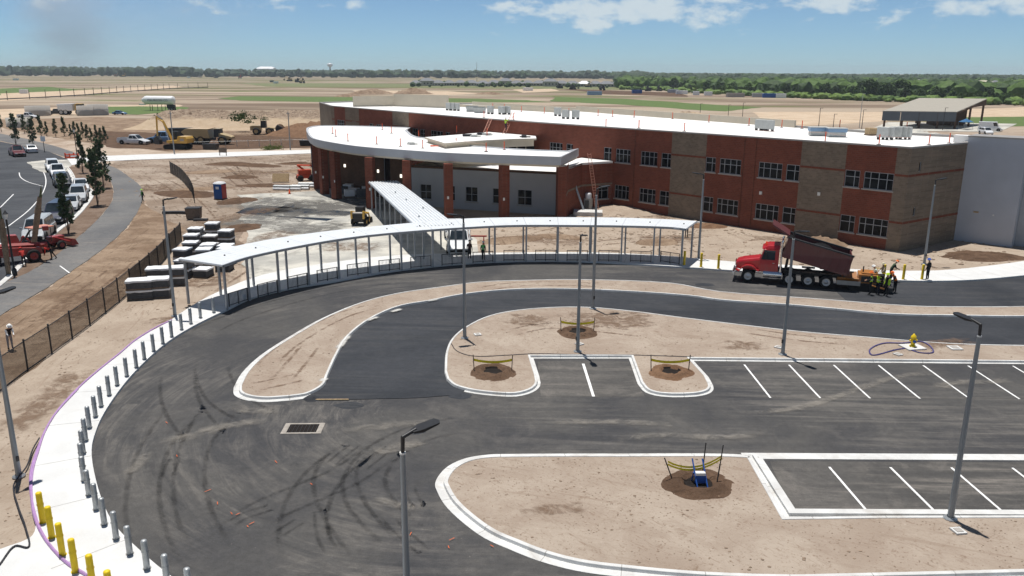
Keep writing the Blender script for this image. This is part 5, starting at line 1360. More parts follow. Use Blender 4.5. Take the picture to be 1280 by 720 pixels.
for pts in ([(-17.56, 35.72), (-16.06, 36.80), (-13.87, 38.52), (-11.97, 39.03)], [(-9.47, 37.15), (-7.26, 38.11), (-4.89, 38.62), (-3.32, 39.65)], [(0.86, 38.69), (4.99, 38.94), (9.81, 38.32)], [(-7.40, 34.59), (-5.34, 35.86), (-3.90, 36.94)], [(10.99, 39.83), (15.58, 40.94), (23.47, 45.84), (26.01, 46.14)], [(-15.57, 41.09), (-13.52, 40.04), (-11.91, 40.38)], [(-17.24, 32.57), (-17.03, 34.09), (-17.18, 35.73)], [(23.55, 43.08), (25.68, 44.58), (28.18, 44.86), (30.38, 45.41)], [(-6.42, 31.27), (-4.61, 30.43), (-3.10, 30.26)], [(3.89, 35.97), (7.20, 37.34), (10.32, 37.10), (14.14, 37.89)]):
    mark(pts, R.uniform(1.0, 2.2), 'dust_smear', 0.0125 + 0.0012 * zz); zz += 1
for u in [(-13.14, 31.41), (-12.16, 30.36), (-11.28, 29.61), (-10.42, 28.84), (-10.71, 34.08), (-8.62, 32.08), (-11.17, 29.55), (-10.34, 28.66), (-17.49, 38.37), (-15.53, 34.66), (-2.31, 27.23), (-2.41, 27.77), (-3.92, 28.09), (-0.62, 27.35)]:
    mark([u, (u[0] + R.uniform(-.3, .3), u[1] + R.uniform(.15, .35))], 0.05, 'spray_orange', 0.0125 + 0.0012 * zz); zz += 1

mat('clod', (0.27, 0.20, 0.145), 0.95, 0, 0.3, 3.0)
# ruts left by site traffic in the work ground
for k, pts in enumerate(([(-60.75, 164.59), (-50.40, 144.88), (-42.00, 127.42), (-36.15, 118.19)], [(-59.70, 166.18), (-49.25, 146.13), (-40.96, 129.33), (-34.64, 119.04)], [(-65.01, 144.26), (-53.10, 127.01), (-40.41, 104.57), (-33.23, 89.54)], [(-54.74, 164.88), (-45.13, 139.39), (-37.86, 123.98)], [(-25.41, 62.40), (-25.01, 66.69), (-24.86, 72.49), (-26.65, 83.16)], [(-1.74, 85.88), (3.66, 92.95), (9.88, 100.07), (16.21, 102.59)], [(-33.04, 52.55), (-33.59, 58.66), (-34.77, 67.31), (-36.98, 80.16)], [(-30.97, 51.73), (-32.12, 59.33), (-33.64, 69.30), (-36.12, 82.93)], [(-59.01, 133.55), (-51.44, 130.86), (-41.55, 120.44)], [(-49.38, 157.82), (-41.30, 145.27), (-35.14, 137.63)], [(4.90, 81.94), (13.76, 86.27), (22.43, 86.49)])):
    c = curve(pts, 6)
    for sd_ in (-0.95, 0.95): mark(offset(c, sd_)[::3], 0.7, 'soil_smear', 0.07 if k in (0, 1, 3) else 0.04 + k * .001)
for k, pts in enumerate(([(-14.71, 44.27), (-14.84, 48.51), (-13.96, 53.21), (-11.90, 58.21), (-7.58, 62.03)], [(-13.41, 43.43), (-13.19, 47.37), (-13.14, 52.02)], [(-14.88, 43.05), (-13.35, 44.04), (-11.82, 45.34)], [(-5.11, 62.78), (-0.00, 66.39), (5.41, 66.76), (11.98, 65.58)], [(-2.10, 51.36), (2.27, 54.92), (6.69, 54.08), (10.83, 52.40)], [(14.74, 55.13), (19.52, 52.54), (24.47, 51.45)])):
    c = curve(pts, 6)
    for sd_ in (-0.6, 0.6): mark(offset(c, sd_)[::3], 0.5, 'soil_smear', 0.141 + k * .0007)
# small clods and stones scattered on the bare soil
def scatter(polys, n, z, name, m_, smin, smax, seed):
    rr = random.Random(seed); m = MB()
    ico = [(0, 0, 1), (.9, 0, .4), (.28, .85, .4), (-.72, .53, .4), (-.72, -.53, .4), (.28, -.85, .4), (.7, .5, -.3), (-.3, .8, -.3), (-.85, 0, -.3), (-.3, -.8, -.3), (.7, -.5, -.3)]
    fs = [(0, 1, 2), (0, 2, 3), (0, 3, 4), (0, 4, 5), (0, 5, 1), (1, 6, 2), (2, 7, 3), (3, 8, 4), (4, 9, 5), (5, 10, 1)]
    for poly in polys:
        xs = [p[0] for p in poly]; ys = [p[1] for p in poly]; c = 0; tr = 0
        while c < n and tr < n * 40:
            tr += 1
            x, y = rr.uniform(min(xs), max(xs)), rr.uniform(min(ys), max(ys))
            ins = False; j = len(poly) - 1
            for i in range(len(poly)):
                a, b = poly[i], poly[j]
                if (a[1] > y) != (b[1] > y) and x < (b[0] - a[0]) * (y - a[1]) / (b[1] - a[1]) + a[0]: ins = not ins
                j = i
            if not ins or noise.noise(Vector((x * .45, y * .45, seed))) < -0.12: continue
            s = rr.uniform(smin, smax) * (1 if rr.random() > .12 else 1.9); q = rr.uniform(0, 6.3)
            m.add([((v[0] * math.cos(q) - v[1] * math.sin(q)) * s * 1.3 + x, (v[0] * math.sin(q) + v[1] * math.cos(q)) * s + y, v[2] * s * 0.6 + z) for v in ico], fs); c += 1
    return stuff(m.build(name, m_))
o = scatter([offset(p if area(p) > 0 else list(reversed(p)), 0.7, True) for p in (isl1, isl2, isl3)], 1000, 0.14, 'soil_clods', 'clod', 0.010, 0.034, 3)
tag(o, 'small brown clods strewn over the bare islands', 'clods')
o = scatter([verge, bs], 500, 0.03, 'soil_clods', 'clod', 0.02, 0.05, 5); tag(o, 'brown clods strewn over the verge and soil strip', 'clods')
o = scatter([[(-81.55, 143.56), (-76.11, 153.86), (-78.31, 163.75), (-63.31, 170.79), (-43.22, 178.65), (-28.86, 120.89), (-34.98, 104.73), (-24.64, 72.50), (-31.05, 75.62), (-51.28, 112.35)], [(-3.18, 78.73), (-3.63, 90.33), (5.19, 105.97), (13.68, 109.54), (29.82, 91.70), (39.44, 81.22), (48.07, 87.14), (52.17, 83.48), (49.14, 76.41), (34.44, 72.22), (15.60, 77.73)]], 1300, 0.02, 'soil_clods', 'clod', 0.04, 0.13, 8)
tag(o, 'brown clods strewn on the churned ground before the school', 'clods')

# ------------------------------------------------------------------ stacks of wrapped pavers
mat('paver_dark', (0.085, 0.088, 0.095), 0.85, 0, 0.25, 4.0)
mat('wrap_white', (0.78, 0.79, 0.80), 0.45, 0, 0.08, 2.0, 0.5)
def paver_stack(loc, rz, tiers, lab, grp, wrap=True, L=1.25, W=1.15):
    t = thing('paver_stack', lab, 'paver stack', (*loc, 0.02), rz, grp); z = 0
    for k in range(tiers):
        m = MB()
        for s in (-0.45, 0, 0.45): m.box((0, s * W, z + 0.05), (L, 0.1, 0.09))
        m.box((0, 0, z + 0.115), (L, W, 0.035)); m.build('pallet', 'timber_old', t); z += 0.135
        h = 0.62
        for q in range(4):
            m = MB(); m.box((0, 0, z + h * (q + 0.5) / 4), (L - 0.06 + R.uniform(-.02, .02), W - 0.06 + R.uniform(-.02, .02), h / 4 - 0.012)); m.build('paver_course', 'paver_dark', t)
        z += h
        m = MB(); e = 0.03; zt = z + 0.015
        n = 6; vs = []
        for i in range(n + 1):
            for j in range(n + 1):
                x, y = (-0.5 + i / n) * (L + e), (-0.5 + j / n) * (W + e)
                vs.append((x, y, zt + 0.035 * noise.noise(Vector((x * 3 + loc[0], y * 3, k + loc[1])))))
        fs = [(i * (n + 1) + j, (i + 1) * (n + 1) + j, (i + 1) * (n + 1) + j + 1, i * (n + 1) + j + 1) for i in range(n) for j in range(n)]
        rim = [i * (n + 1) for i in range(n + 1)] + [n * (n + 1) + j for j in range(1, n + 1)] + [i * (n + 1) + n for i in range(n - 1, -1, -1)] + [j for j in range(n - 1, 0, -1)]
        b0 = len(vs)
        for i in rim: vs.append((vs[i][0] * 1.01, vs[i][1] * 1.01, zt - 0.12 - 0.09 * abs(noise.noise(Vector((vs[i][0] * 4, vs[i][1] * 4, loc[0] + k))))))
        for i in range(len(rim)): j = (i + 1) % len(rim); fs.append((rim[i], b0 + i, b0 + j, rim[j]))
        m.add(vs, fs, 0, False); m.build('plastic_wrap', 'wrap_white', t); z += 0.03
    return t
gS = 'wrapped paver stacks by the canopy end'
for i, u in enumerate([(-33.91, 86.79), (-32.36, 86.83), (-33.05, 83.82), (-31.56, 83.86), (-29.48, 82.69), (-32.13, 80.28), (-30.10, 79.57), (-30.83, 76.66), (-28.78, 75.67), (-28.02, 78.15), (-27.01, 75.37), (-28.44, 73.69), (-29.15, 71.47), (-25.92, 71.54), (-28.52, 69.12), (-26.93, 69.15), (-26.56, 74.06), (-30.43, 73.65), (-28.22, 71.49)]):
    lab = 'two-tier plastic-topped paver stack in the yard behind the canopy end' if i % 3 else 'low single-tier paver stack in the yard behind the canopy end'
    paver_stack(u, RAD(R.uniform(-12, 8)), 2 if i % 3 else 1, lab, gS + (' two-tier' if i % 3 else ' single'), L=1.3, W=1.3)
paver_stack((-29.27, 62.09), RAD(14), 2, 'double paver stack under white wrap nearest the chain-link fence', None, L=1.9, W=1.25)
paver_stack((-28.03, 62.59), RAD(14), 2, 'double paver stack under white wrap beside the one at the fence', None, L=1.7, W=1.25)
paver_stack((-29.55, 66.07), RAD(14), 2, 'double paver stack behind the two by the fence', None, L=1.7, W=1.25)
paver_stack((-28.33, 66.36), RAD(14), 2, 'double paver stack in front of the yard next to lamp post', None, L=1.7, W=1.25)

# ------------------------------------------------------------------ site furniture
t = thing('portable_toilet', 'blue portable toilet with red side and white roof on churned soil', 'toilet', (-40.79, 113.43), RAD(-14))
mat('toilet_blue', (0.02, 0.09, 0.30), 0.45, 0, 0.08, 3.0)
mat('toilet_red', (0.42, 0.03, 0.03), 0.45, 0, 0.08, 3.0)
m = MB(); m.box((0, 0, 1.15), (1.25, 1.25, 2.1)); m.build('cabin', 'toilet_blue', t, 0.04)
m = MB(); m.box((0.63, 0, 1.12), (0.03, 1.05, 1.95)); m.build('side_panel', 'toilet_red', t)
m = MB(); m.box((0, -0.63, 1.1), (0.85, 0.03, 1.85)); d_ = m.build('door', 'toilet_blue', t)
m = MB(); m.box((0.02, -0.65, 1.65), (0.5, 0.02, 0.35)); m.build('door_sign', 'wrap_white', d_)
m = MB(); m.box((0, 0, 2.3), (1.32, 1.32, 0.22), 0, 0, 0, 0, (0.75, 0.75)); m.build('roof', 'wrap_white', t)
m = MB(); m.box((0, 0, 0.06), (1.35, 1.35, 0.12)); m.build('skid', 'dark_steel', t)
# skip / dumpster and bits by the screen fence
t = thing('rubbish_bin', 'rusty brown open bin standing on the churned ground below the screen fence', 'bin', (-38.48, 97.54), RAD(8))
m = MB(); m.box((0, 0, 0.75), (1.5, 1.3, 1.25), 0, 0, 0, 0, (1.12, 1.1)); m.build('body', 'timber_old', t)
m = MB(); m.box((0, 0, 1.4), (1.72, 1.46, 0.1)); m.build('rim', 'dark_steel', t)
m = MB(); m.box((0, 0, 0.07), (1.3, 1.2, 0.14)); m.build('skid', 'dark_steel', t)
hose('drain_pipe', 'black corrugated pipe lying on the ground beside the rusty bin', [(-43.71, 100.81), (-42.15, 101.15), (-40.45, 100.90)], 0.22, 0.2, 'hose_black', 4, 'pipe')
o = MB().box((0, 0, 0.12), (1.6, 0.7, 0.22), 0.1).build('steel_plate', 'dark_steel'); o.location = (*(-37.31, 96.48), 0.01); tag(o, 'low dark steel plate lying in front of the rusty bin', 'plate')
# lift, pipes and timber left of the porch
t = thing('scissor_lift', 'red-orange lift with raised basket parked left of the porch', 'lift', (-33.87, 133.52), RAD(25))
mat('lift_red', (0.55, 0.075, 0.03), 0.45, 0, 0.1, 3.0)
m = MB(); m.box((0, 0, 0.75), (2.6, 1.4, 0.55)); m.build('chassis', 'lift_red', t, 0.05)
for sx in (-1, 1):
    for sy in (-1, 1):
        m = MB(); m.lathe([(0.0, -0.15), (0.45, -0.15), (0.5, 0), (0.45, 0.15), (0, 0.15)], (sx * 0.9, sy * 0.78, 0.5), 14, 0, True, 'Y'); m.build('wheel', 'black_rubber', t)
m = MB(); m.box((-0.1, 0, 1.45), (2.0, 1.2, 0.8)); m.build('engine_cover', 'lift_red', t, 0.06)
m = MB(); m.tube((0.6, 0, 1.2), (-1.2, 0.1, 2.6), 0.16, n=4); m.tube((-1.2, .1, 2.6), (1.4, 0.1, 2.4), 0.13, n=4); m.build('boom', 'lift_red', t)
for (a, b) in (((1.1, -.4, 2.2), (1.1, -.4, 3.2)), ((1.9, -.4, 2.2), (1.9, -.4, 3.2)), ((1.1, .4, 2.2), (1.1, .4, 3.2)), ((1.9, .4, 2.2), (1.9, .4, 3.2)), ((1.1, -.4, 3.2), (1.9, -.4, 3.2)), ((1.1, .4, 3.2), (1.9, .4, 3.2)), ((1.1, -.4, 3.2), (1.1, .4, 3.2)), ((1.9, -.4, 3.2), (1.9, .4, 3.2))):
    m = MB(); m.tube(a, b, 0.04, n=6); m.build('basket_rail', 'lift_red', t)
m = MB(); m.box((1.5, 0, 2.2), (0.9, 0.9, 0.08)); m.build('basket_floor', 'dark_steel', t)
for i, u in enumerate([(-34.73, 122.79), (-33.17, 122.85), (-32.08, 123.32), (-31.76, 125.97)]):
    t = thing('pipe_bundle', 'bundle of grey pipes wrapped in plastic lying by the porch', 'pipe bundle', (*u, 0.02), RAD(R.uniform(-8, 8)), 'grey pipe bundles by the porch')
    for k in range(5):
        m = MB(); m.tube((-1.3, -0.4 + 0.36 * (k % 3) + (0.18 if k > 2 else 0), 0.2 + (0.33 if k > 2 else 0)), (1.3, -0.4 + 0.36 * (k % 3) + (0.18 if k > 2 else 0), 0.2 + (0.33 if k > 2 else 0)), 0.18, n=9); m.build('pipe', 'galvanised' if k % 2 else 'wrap_white', t)
t = thing('plywood_stack', 'stack of plywood sheets leaning up by the red lift', 'plywood stack', (-37.34, 131.40), RAD(4))
for k in range(5):
    m = MB(); m.box((0, 0.08 * k, 0.75), (2.6, 0.05, 1.35), 0, 0, 0, RAD(-28)); m.build('sheet', 'timber', t)
t = thing('traffic_cone', 'small red traffic cone on the forecourt edge before the pipes', 'cone', (*(-32.46, 118.32), 0.07))
m = MB(); m.lathe([(0.17, 0.03), (0.04, 0.7), (0.0, 0.71)], n=12); m.build('cone', 'orange_post', t)
m = MB(); m.box((0, 0, 0.02), (0.42, 0.42, 0.04)); m.build('base', 'black_rubber', t)
# pallets of boxes under the porch
for i, u in enumerate([(-24.82, 118.58), (-24.21, 120.22), (-22.79, 117.07), (-21.35, 114.82), (-23.18, 115.52), (-21.09, 117.92)]):
    t = thing('material_pallet', 'plastic-wrapped pallet of materials stored in shade under the porch', 'pallet', (*u, 0.07), RAD(R.uniform(-20, 20)), 'wrapped pallets under the porch')
    m = MB(); m.box((0, 0, 0.07), (1.5, 1.3, 0.13)); m.build('pallet', 'timber_old', t)
    m = MB(); m.box((0, 0, 0.62), (1.4, 1.2, 0.9 + 0.3 * (i % 2)), 0, 0, 0, 0, (.95, .95)); m.build('load', 'wrap_white' if i % 3 else 'paver_dark', t, 0.05)
# ac unit and white cabinet near the link
t = thing('transformer_unit', 'white mechanical cabinet with round top standing at the link wall', 'cabinet', (9.89, 105.80), RAD(-30))
m = MB(); m.box((0, 0, 0.8), (0.9, 0.8, 1.5)); m.build('cabinet', 'ac_grey', t, 0.04)
m = MB(); m.lathe([(0.42, 1.55), (0.42, 2.1), (0.3, 2.25), (0, 2.3)], n=14); m.build('dome', 'wrap_white', t)
m = MB(); m.box((0, -0.42, 0.8), (0.6, 0.03, 1.0)); m.build('louvre', 'ac_dark', t)
t = thing('loading_slab', 'white concrete block on the ground behind the canopy near the link', 'slab', (9.56, 102.10), RAD(-6))
m = MB(); m.box((0, 0, 0.25), (3.6, 2.2, 0.5)); m.build('slab', 'concrete_kerb', t)
o = MB().tube((0, 0, 0.02), (-1.5, 1.1, 4.2), 0.16, n=4).build('roof_panel_length', 'galvanised'); o.location = (*(9.23, 102.99), 0.0); tag(o, 'grey metal panel leaning against the brick link wall', 'metal panel')
# red saw horse barrier seen under the canopy
t = thing('saw_horse', 'red saw-horse frame on the sand behind the canopy', 'saw horse', (-3.86, 83.32), 0)
for s in (-0.9, 0.9):
    for q in (-0.3, 0.3):
        m = MB(); m.tube((s, q, 0), (s, q * 0.2, 0.9), 0.05, n=5); m.build('leg', 'toilet_red', t)
m = MB(); m.box((0, 0, 0.92), (2.4, 0.12, 0.14)); m.build('beam', 'toilet_red', t)
t = thing('bucket', 'white plastic bucket on the pavement beside a canopy post', 'bucket', (*(-20.91, 61.43), 0.15))
m = MB(); m.lathe([(0.0, 0.0), (0.13, 0.0), (0.16, 0.36), (0.15, 0.36), (0.14, 0.05)], n=14); m.build('pail', 'wrap_white', t)
m = MB(); m.lathe([(0.165, 0.33), (0.175, 0.36), (0.165, 0.38)], n=14); m.build('rim', 'wrap_white', t)

# sandy spoil heaps by the building
heap('soil_heap', 'brown heap of soil on the sand by the grey block', 'soil mound', (46.47, 78.79), 2.3, 0.5, 'dark_soil', 0, 21, None, 1.9)
heap('soil_heap', 'brown heap of soil behind the red truck bed', 'soil mound', (32.54, 84.63), 2.2, 0.7, 'brown_soil', 0, 22, None, 1.5)
heap('soil_heap', 'reddish heap of soil near the brick wall ahead of the truck', 'soil mound', (22.50, 94.48), 1.6, 0.35, 'red_soil', 0, 23, None, 1.8)
heap('soil_heap', 'low sandy mound at the foot of the inner brick corner', 'soil mound', (14.13, 106.25), 3.6, 0.45, 'verge_sand', 0, 24, None, 2.0, RAD(-40))
heap('soil_heap', 'dark soil ridge along the left edge of the forecourt', 'soil mound', (-37.98, 111.35), 2.4, 0.45, 'dark_soil', 0, 25, None, 1.4, RAD(60))
heap('soil_heap', 'dark soil patch heaped beside the forecourt slab and pavers', 'soil mound', (-30.90, 92.01), 2.2, 0.35, 'dark_soil', 0, 26, None, 1.2, RAD(70))

rr = random.Random(77)
for i, u in enumerate([(-53.61, 144.75), (-45.79, 137.20), (-43.01, 148.85), (-41.47, 158.19), (-38.91, 127.54), (-46.88, 123.65), (-54.69, 157.58), (-47.40, 117.80), (-49.30, 155.07), (-36.67, 146.67)]):
    heap('soil_heap', 'low churned soil heap on the rutted ground between path and porch', 'soil mound', u, rr.uniform(1.6, 3.4), rr.uniform(.18, .42), rr.choice(('brown_soil', 'work_soil', 'dark_soil')), 0, 100 + i, 'churned soil heaps before the porch', rr.uniform(1.3, 2.4), rr.uniform(-.6, .6))
for i, u in enumerate([(-0.03, 85.92), (5.23, 87.80), (8.30, 93.08), (15.27, 85.03), (22.86, 86.50), (26.58, 84.48), (29.48, 79.49), (34.12, 75.40)]):
    heap('soil_heap', 'low sandy heap on the bare ground along the school front', 'soil mound', u, rr.uniform(1.0, 2.2), rr.uniform(.12, .28), rr.choice(('verge_sand', 'brown_soil')), 0, 130 + i, 'sandy heaps along the school front', rr.uniform(1.3, 2.4), rr.uniform(-.6, .6))

# ------------------------------------------------------------------ vehicles
def paint(name, c, r=0.3, dirt=None): mat(name, c, r, 0.0, 0.05, 1.5, 0.5, dirt, 0.5)
paint('car_white', (0.72, 0.73, 0.74)); paint('car_silver', (0.42, 0.44, 0.46)); paint('car_navy', (0.015, 0.022, 0.055))
paint('car_black', (0.015, 0.015, 0.017)); paint('car_maroon', (0.12, 0.018, 0.02)); paint('car_blue', (0.06, 0.17, 0.34))
paint('truck_red', (0.46, 0.012, 0.02), 0.32, (0.33, 0.05, 0.04)); paint('bed_maroon', (0.115, 0.018, 0.021), 0.5, (0.075, 0.034, 0.030))
paint('machine_red', (0.33, 0.022, 0.018), 0.45, (0.13, 0.045, 0.032)); paint('machine_yellow', (0.62, 0.36, 0.045), 0.5, (0.35, 0.22, 0.08))
paint('machine_tan', (0.47, 0.34, 0.16), 0.6, (0.28, 0.18, 0.09)); paint('machine_orange', (0.38, 0.145, 0.022), 0.6, (0.075, 0.042, 0.022))
mat('tarp_black', (0.012, 0.012, 0.013), 0.95, 0, .2, 3, .1)
mat('head_glass', (0.75, 0.76, 0.75), 0.15, 0, 0.02, 5, 0.6); mat('tail_red', (0.35, 0.01, 0.01), 0.3, 0, 0.02, 5, 0.5)

def wheel(parent, x, y, r, w, rim='rim_grey', name='wheel'):
    s = 1 if y > 0 else -1
    m = MB(); m.lathe([(r * 0.58, -w / 2), (r * 0.93, -w / 2), (r, -w * 0.32), (r, w * 0.32), (r * 0.93, w / 2), (r * 0.58, w / 2)], (0, 0, 0), 20, 0, True, 'Y')
    o = m.build(name, 'black_rubber', parent); o.location = (x, y, r)
    m = MB(); m.lathe([(r * 0.60, -w * 0.45), (r * 0.60, w * 0.40 * s), (r * 0.5, w * 0.30 * s), (r * 0.22, w * 0.34 * s), (r * 0.18, w * 0.46 * s), (0, w * 0.46 * s)], (0, 0, 0), 16, 0, True, 'Y')
    m.build('rim', rim, o)
    return o

def loft(m, st, mi=0, sm=False):
    """closed skin through cross-sections; each station: x and a list of (y, z) for the right half, mirrored"""
    n = None; vs = []
    for x, half in st:
        ring = [(x, y, z) for y, z in half] + [(x, -y, z) for y, z in reversed(half)]
        n = len(ring); vs += ring
    fs = []
    for i in range(len(st) - 1):
        for j in range(n):
            k = (j + 1) % n
            fs.append((i * n + j, i * n + k, (i + 1) * n + k, (i + 1) * n + j))
    fs.append(tuple(range(n))[::-1]); fs.append(tuple(range((len(st) - 1) * n, len(st) * n)))
    # orient: front is +x, so flip if needed
    return m.add(vs, [f[::-1] for f in fs], mi, sm)

def car(kind, paint_, lab, loc, rz, z=0.04, grp=None, name='parked_car', cat='car'):
    t = thing(name, lab, cat, (loc[0], loc[1], z), rz, grp); t.scale = (1.14,) * 3
    K = dict(sedan=(4.8, 0.92, 0.62, 0.90, 1.45), suv=(4.9, 0.98, 0.78, 1.08, 1.80), van=(5.3, 1.0, 0.80, 1.15, 2.0), cargo=(5.9, 1.02, 0.85, 1.25, 2.55), pickup=(5.8, 1.0, 0.82, 1.10, 1.90))[kind]
    L, w, hood, belt, top = K; f, r = L / 2, -L / 2
    g0 = 0.26 if kind != 'sedan' else 0.2
    # stations along the belt: nose, bonnet, scuttle, shoulder, tail
    bon = {'sedan': 1.35, 'suv': 1.2, 'van': 0.95, 'cargo': 0.9, 'pickup': 1.45}[kind]
    def sec(x, ww, zt): return (x, [(ww * 0.9, g0), (ww, g0 + 0.18), (ww, (g0 + zt) / 2 + 0.1), (ww * 0.965, zt - 0.06), (ww * 0.88, zt)])
    bed = kind == 'pickup'
    st = [sec(r, w * 0.93, belt - 0.08), sec(r + 0.12, w * 0.98, belt), sec(r + 1.0, w, belt), sec(f - bon - 0.1, w, belt), sec(f - bon + 0.25, w * 0.99, belt - 0.06), sec(f - 0.35, w * 0.95, hood), sec(f - 0.05, w * 0.86, hood - 0.14), sec(f, w * 0.8, hood - 0.3)]
    m = MB(); loft(m, st, 0, False); body = m.build('body', paint_, t, 0.04)
    # cabin: glass band and painted roof
    cr = {'sedan': r + 0.55, 'suv': r + 0.12, 'van': r + 0.1, 'cargo': r + 0.08, 'pickup': r + 2.25}[kind]
    rr_ = {'sedan': 0.75, 'suv': 0.28, 'van': 0.2, 'cargo': 0.05, 'pickup': 0.22}[kind]
    wr = {'sedan': 0.95, 'suv': 0.72, 'van': 0.75, 'cargo': 0.55, 'pickup': 0.75}[kind]
    cf_ = f - bon + 0.02
    tw = w * (0.76 if kind != 'cargo' else 0.88)
    def q3(p): return [Vector(x) for x in p]
    b = [(cr, -w * .9, belt - .02), (cf_, -w * .9, belt - .02), (cf_, w * .9, belt - .02), (cr, w * .9, belt - .02)]
    tp = [(cr + rr_, -tw, top - .05), (cf_ - wr, -tw, top - .05), (cf_ - wr, tw, top - .05), (cr + rr_, tw, top - .05)]
    m = MB(); m.add(b + tp, [(0, 1, 5, 4), (1, 2, 6, 5), (2, 3, 7, 6), (3, 0, 4, 7), (4, 5, 6, 7)]); cab = m.build('cabin', paint_, t, 0.03)
    m = MB(); loft(m, [(cr + rr_ - .04, [(tw * .9, top - .06), (tw * .8, top)]), (cf_ - wr + .05, [(tw * .9, top - .06), (tw * .8, top)])]); m.build('roof', paint_, t, 0.02)
    def pane(nm, i, j, u0, u1, v0, v1, off=0.012):
        B0, B1, T0, T1 = Vector(b[i]), Vector(b[j]), Vector(tp[i]), Vector(tp[j])
        def at(u, v): return (B0.lerp(B1, u)).lerp(T0.lerp(T1, u), v)
        p = [at(u0, v0), at(u1, v0), at(u1, v1), at(u0, v1)]; nn = (p[1] - p[0]).cross(p[2] - p[0]).normalized() * off
        MB().add([x + nn for x in p], [(0, 1, 2, 3)]).build(nm, 'car_glass', t)
    pane('windscreen', 1, 2, 0.06, 0.94, 0.10, 0.93); 
    if kind != 'cargo': pane('rear_window', 3, 0, 0.08, 0.92, 0.2, 0.88)
    spl = {'sedan': ((.08, .48), (.52, .92)), 'suv': ((.04, .33), (.37, .66), (.70, .95)), 'van': ((.04, .33), (.37, .68), (.72, .95)), 'cargo': ((.76, .96),), 'pickup': ((.08, .48), (.54, .93))}[kind]
    for s in spl:
        pane('side_window', 0, 1, s[0], s[1], 0.14, 0.90); pane('side_window', 2, 3, 1 - s[1], 1 - s[0], 0.14, 0.90)
    wr_ = 0.34 if kind == 'sedan' else 0.39
    for x in (f - 0.95, r + 1.02):
        for s in (-1, 1):
            m = MB(); m.lathe([(wr_ * 1.2, -0.01), (wr_ * 1.2, 0.015), (0, 0.015)], (x, s * (w + 0.001), wr_ + 0.03), 18, 0, False, 'Y') if s > 0 else m.lathe([(wr_ * 1.2, 0.01), (wr_ * 1.2, -0.015), (0, -0.015)], (x, s * (w + 0.001), wr_ + 0.03), 18, 0, False, 'Y')
            m.build('wheel_arch', 'black_rubber', t)
            wheel(t, x, s * (w - 0.075), wr_, 0.235)
    for s in (-1, 1):
        m = MB(); m.box((f - 0.06, s * w * 0.62, hood - 0.2), (0.16, 0.36, 0.16)); m.build('headlight', 'head_glass', t)
        m = MB(); m.box((r + 0.02, s * w * 0.78, belt - 0.22), (0.08, 0.18, 0.3)); m.build('tail_light', 'tail_red', t)
        m = MB(); m.box((cf_ - 0.35, s * (w + 0.1), belt + 0.06), (0.12, 0.2, 0.15)); m.build('mirror', paint_, t)
    m = MB(); m.box((f - 0.02, 0, g0 + 0.2), (0.14, w * 1.62, 0.2)); m.build('bumper', 'black_rubber' if kind in ('van', 'pickup', 'cargo') else paint_, t)
    m = MB(); m.box((f - 0.01, 0, hood - 0.26), (0.06, w * 0.8, 0.14)); m.build('grille', 'black_metal', t)
    m = MB(); m.box((r + 0.01, 0, g0 + 0.2), (0.12, w * 1.7, 0.2)); m.build('bumper', 'black_rubber' if kind in ('van', 'pickup', 'cargo') else paint_, t)
    if bed:
        m = MB(); m.box((r + 1.12, 0, belt + 0.004), (1.95, w * 1.55, 0.012)); m.build('bed_floor', 'black_rubber', t)
        for s in (-1, 1):
            m = MB(); m.box((r + 1.12, s * w * 0.88, belt + 0.08), (2.15, 0.1, 0.17)); m.build('bed_side', paint_, t)
        m = MB(); m.box((r + 0.08, 0, belt + 0.08), (0.08, w * 1.8, 0.17)); m.build('tailgate', paint_, t)
    return t

# cars along the access-road kerb, facing the camera
car('suv', 'car_white', 'white pickup-height SUV parked first along the kerb beside the lamp', (-81.22, 144.76), RAD(-58), 0.035)
car('pickup', 'car_white', 'white pickup partly hidden behind the black SUV at the kerb', (-76.22, 137.04), RAD(-59), 0.035, None, 'parked_pickup', 'pickup')
car('suv', 'car_black', 'black SUV parked at the kerb between two white ones and silver cars', (-69.38, 125.49), RAD(-57), 0.035)
car('sedan', 'car_white', 'white car tucked behind the silver SUV and the pine', (-64.28, 121.30), RAD(-60), 0.04)
car('suv', 'car_silver', 'silver SUV parked behind the pine in the kerb line', (-59.52, 111.35), RAD(-66), 0.04)
car('sedan', 'car_silver', 'silver sedan parked between silver SUV and navy van', (-57.03, 104.68), RAD(-69), 0.04)
car('van', 'car_navy', 'navy blue van parked behind the small pine', (-54.02, 96.00), RAD(-74), 0.04, None, 'parked_van', 'van')
car('van', 'car_silver', 'pale silver van parked beside the red machines', (-50.42, 85.50), RAD(-73), 0.04, None, 'parked_van', 'van')
car('pickup', 'car_maroon', 'dark maroon pickup with trailer stopped on the access road', (-102.68, 170.46), RAD(-50), 0.035, None, 'parked_pickup', 'pickup')
car('sedan', 'car_white', 'white sedan on the access road beside the maroon pickup', (-104.24, 178.14), RAD(128), 0.035)
# under and behind the canopy
car('pickup', 'car_white', 'white pickup seen between the canopy posts', (-5.37, 80.92), RAD(-88), 0.02, None, 'parked_pickup', 'pickup')
car('suv', 'car_white', 'white SUV standing behind the pickup beyond the canopy', (-5.88, 84.92), RAD(-80), 0.02)
# far side of the building
car('cargo', 'car_white', 'long white cargo van parked on soil by the open pavilion', (149.93, 260.84), RAD(-30), 0.02, None, 'parked_van', 'van')
car('suv', 'car_white', 'small white SUV parked in front of the cargo van', (140.80, 246.78), RAD(-95), 0.02)
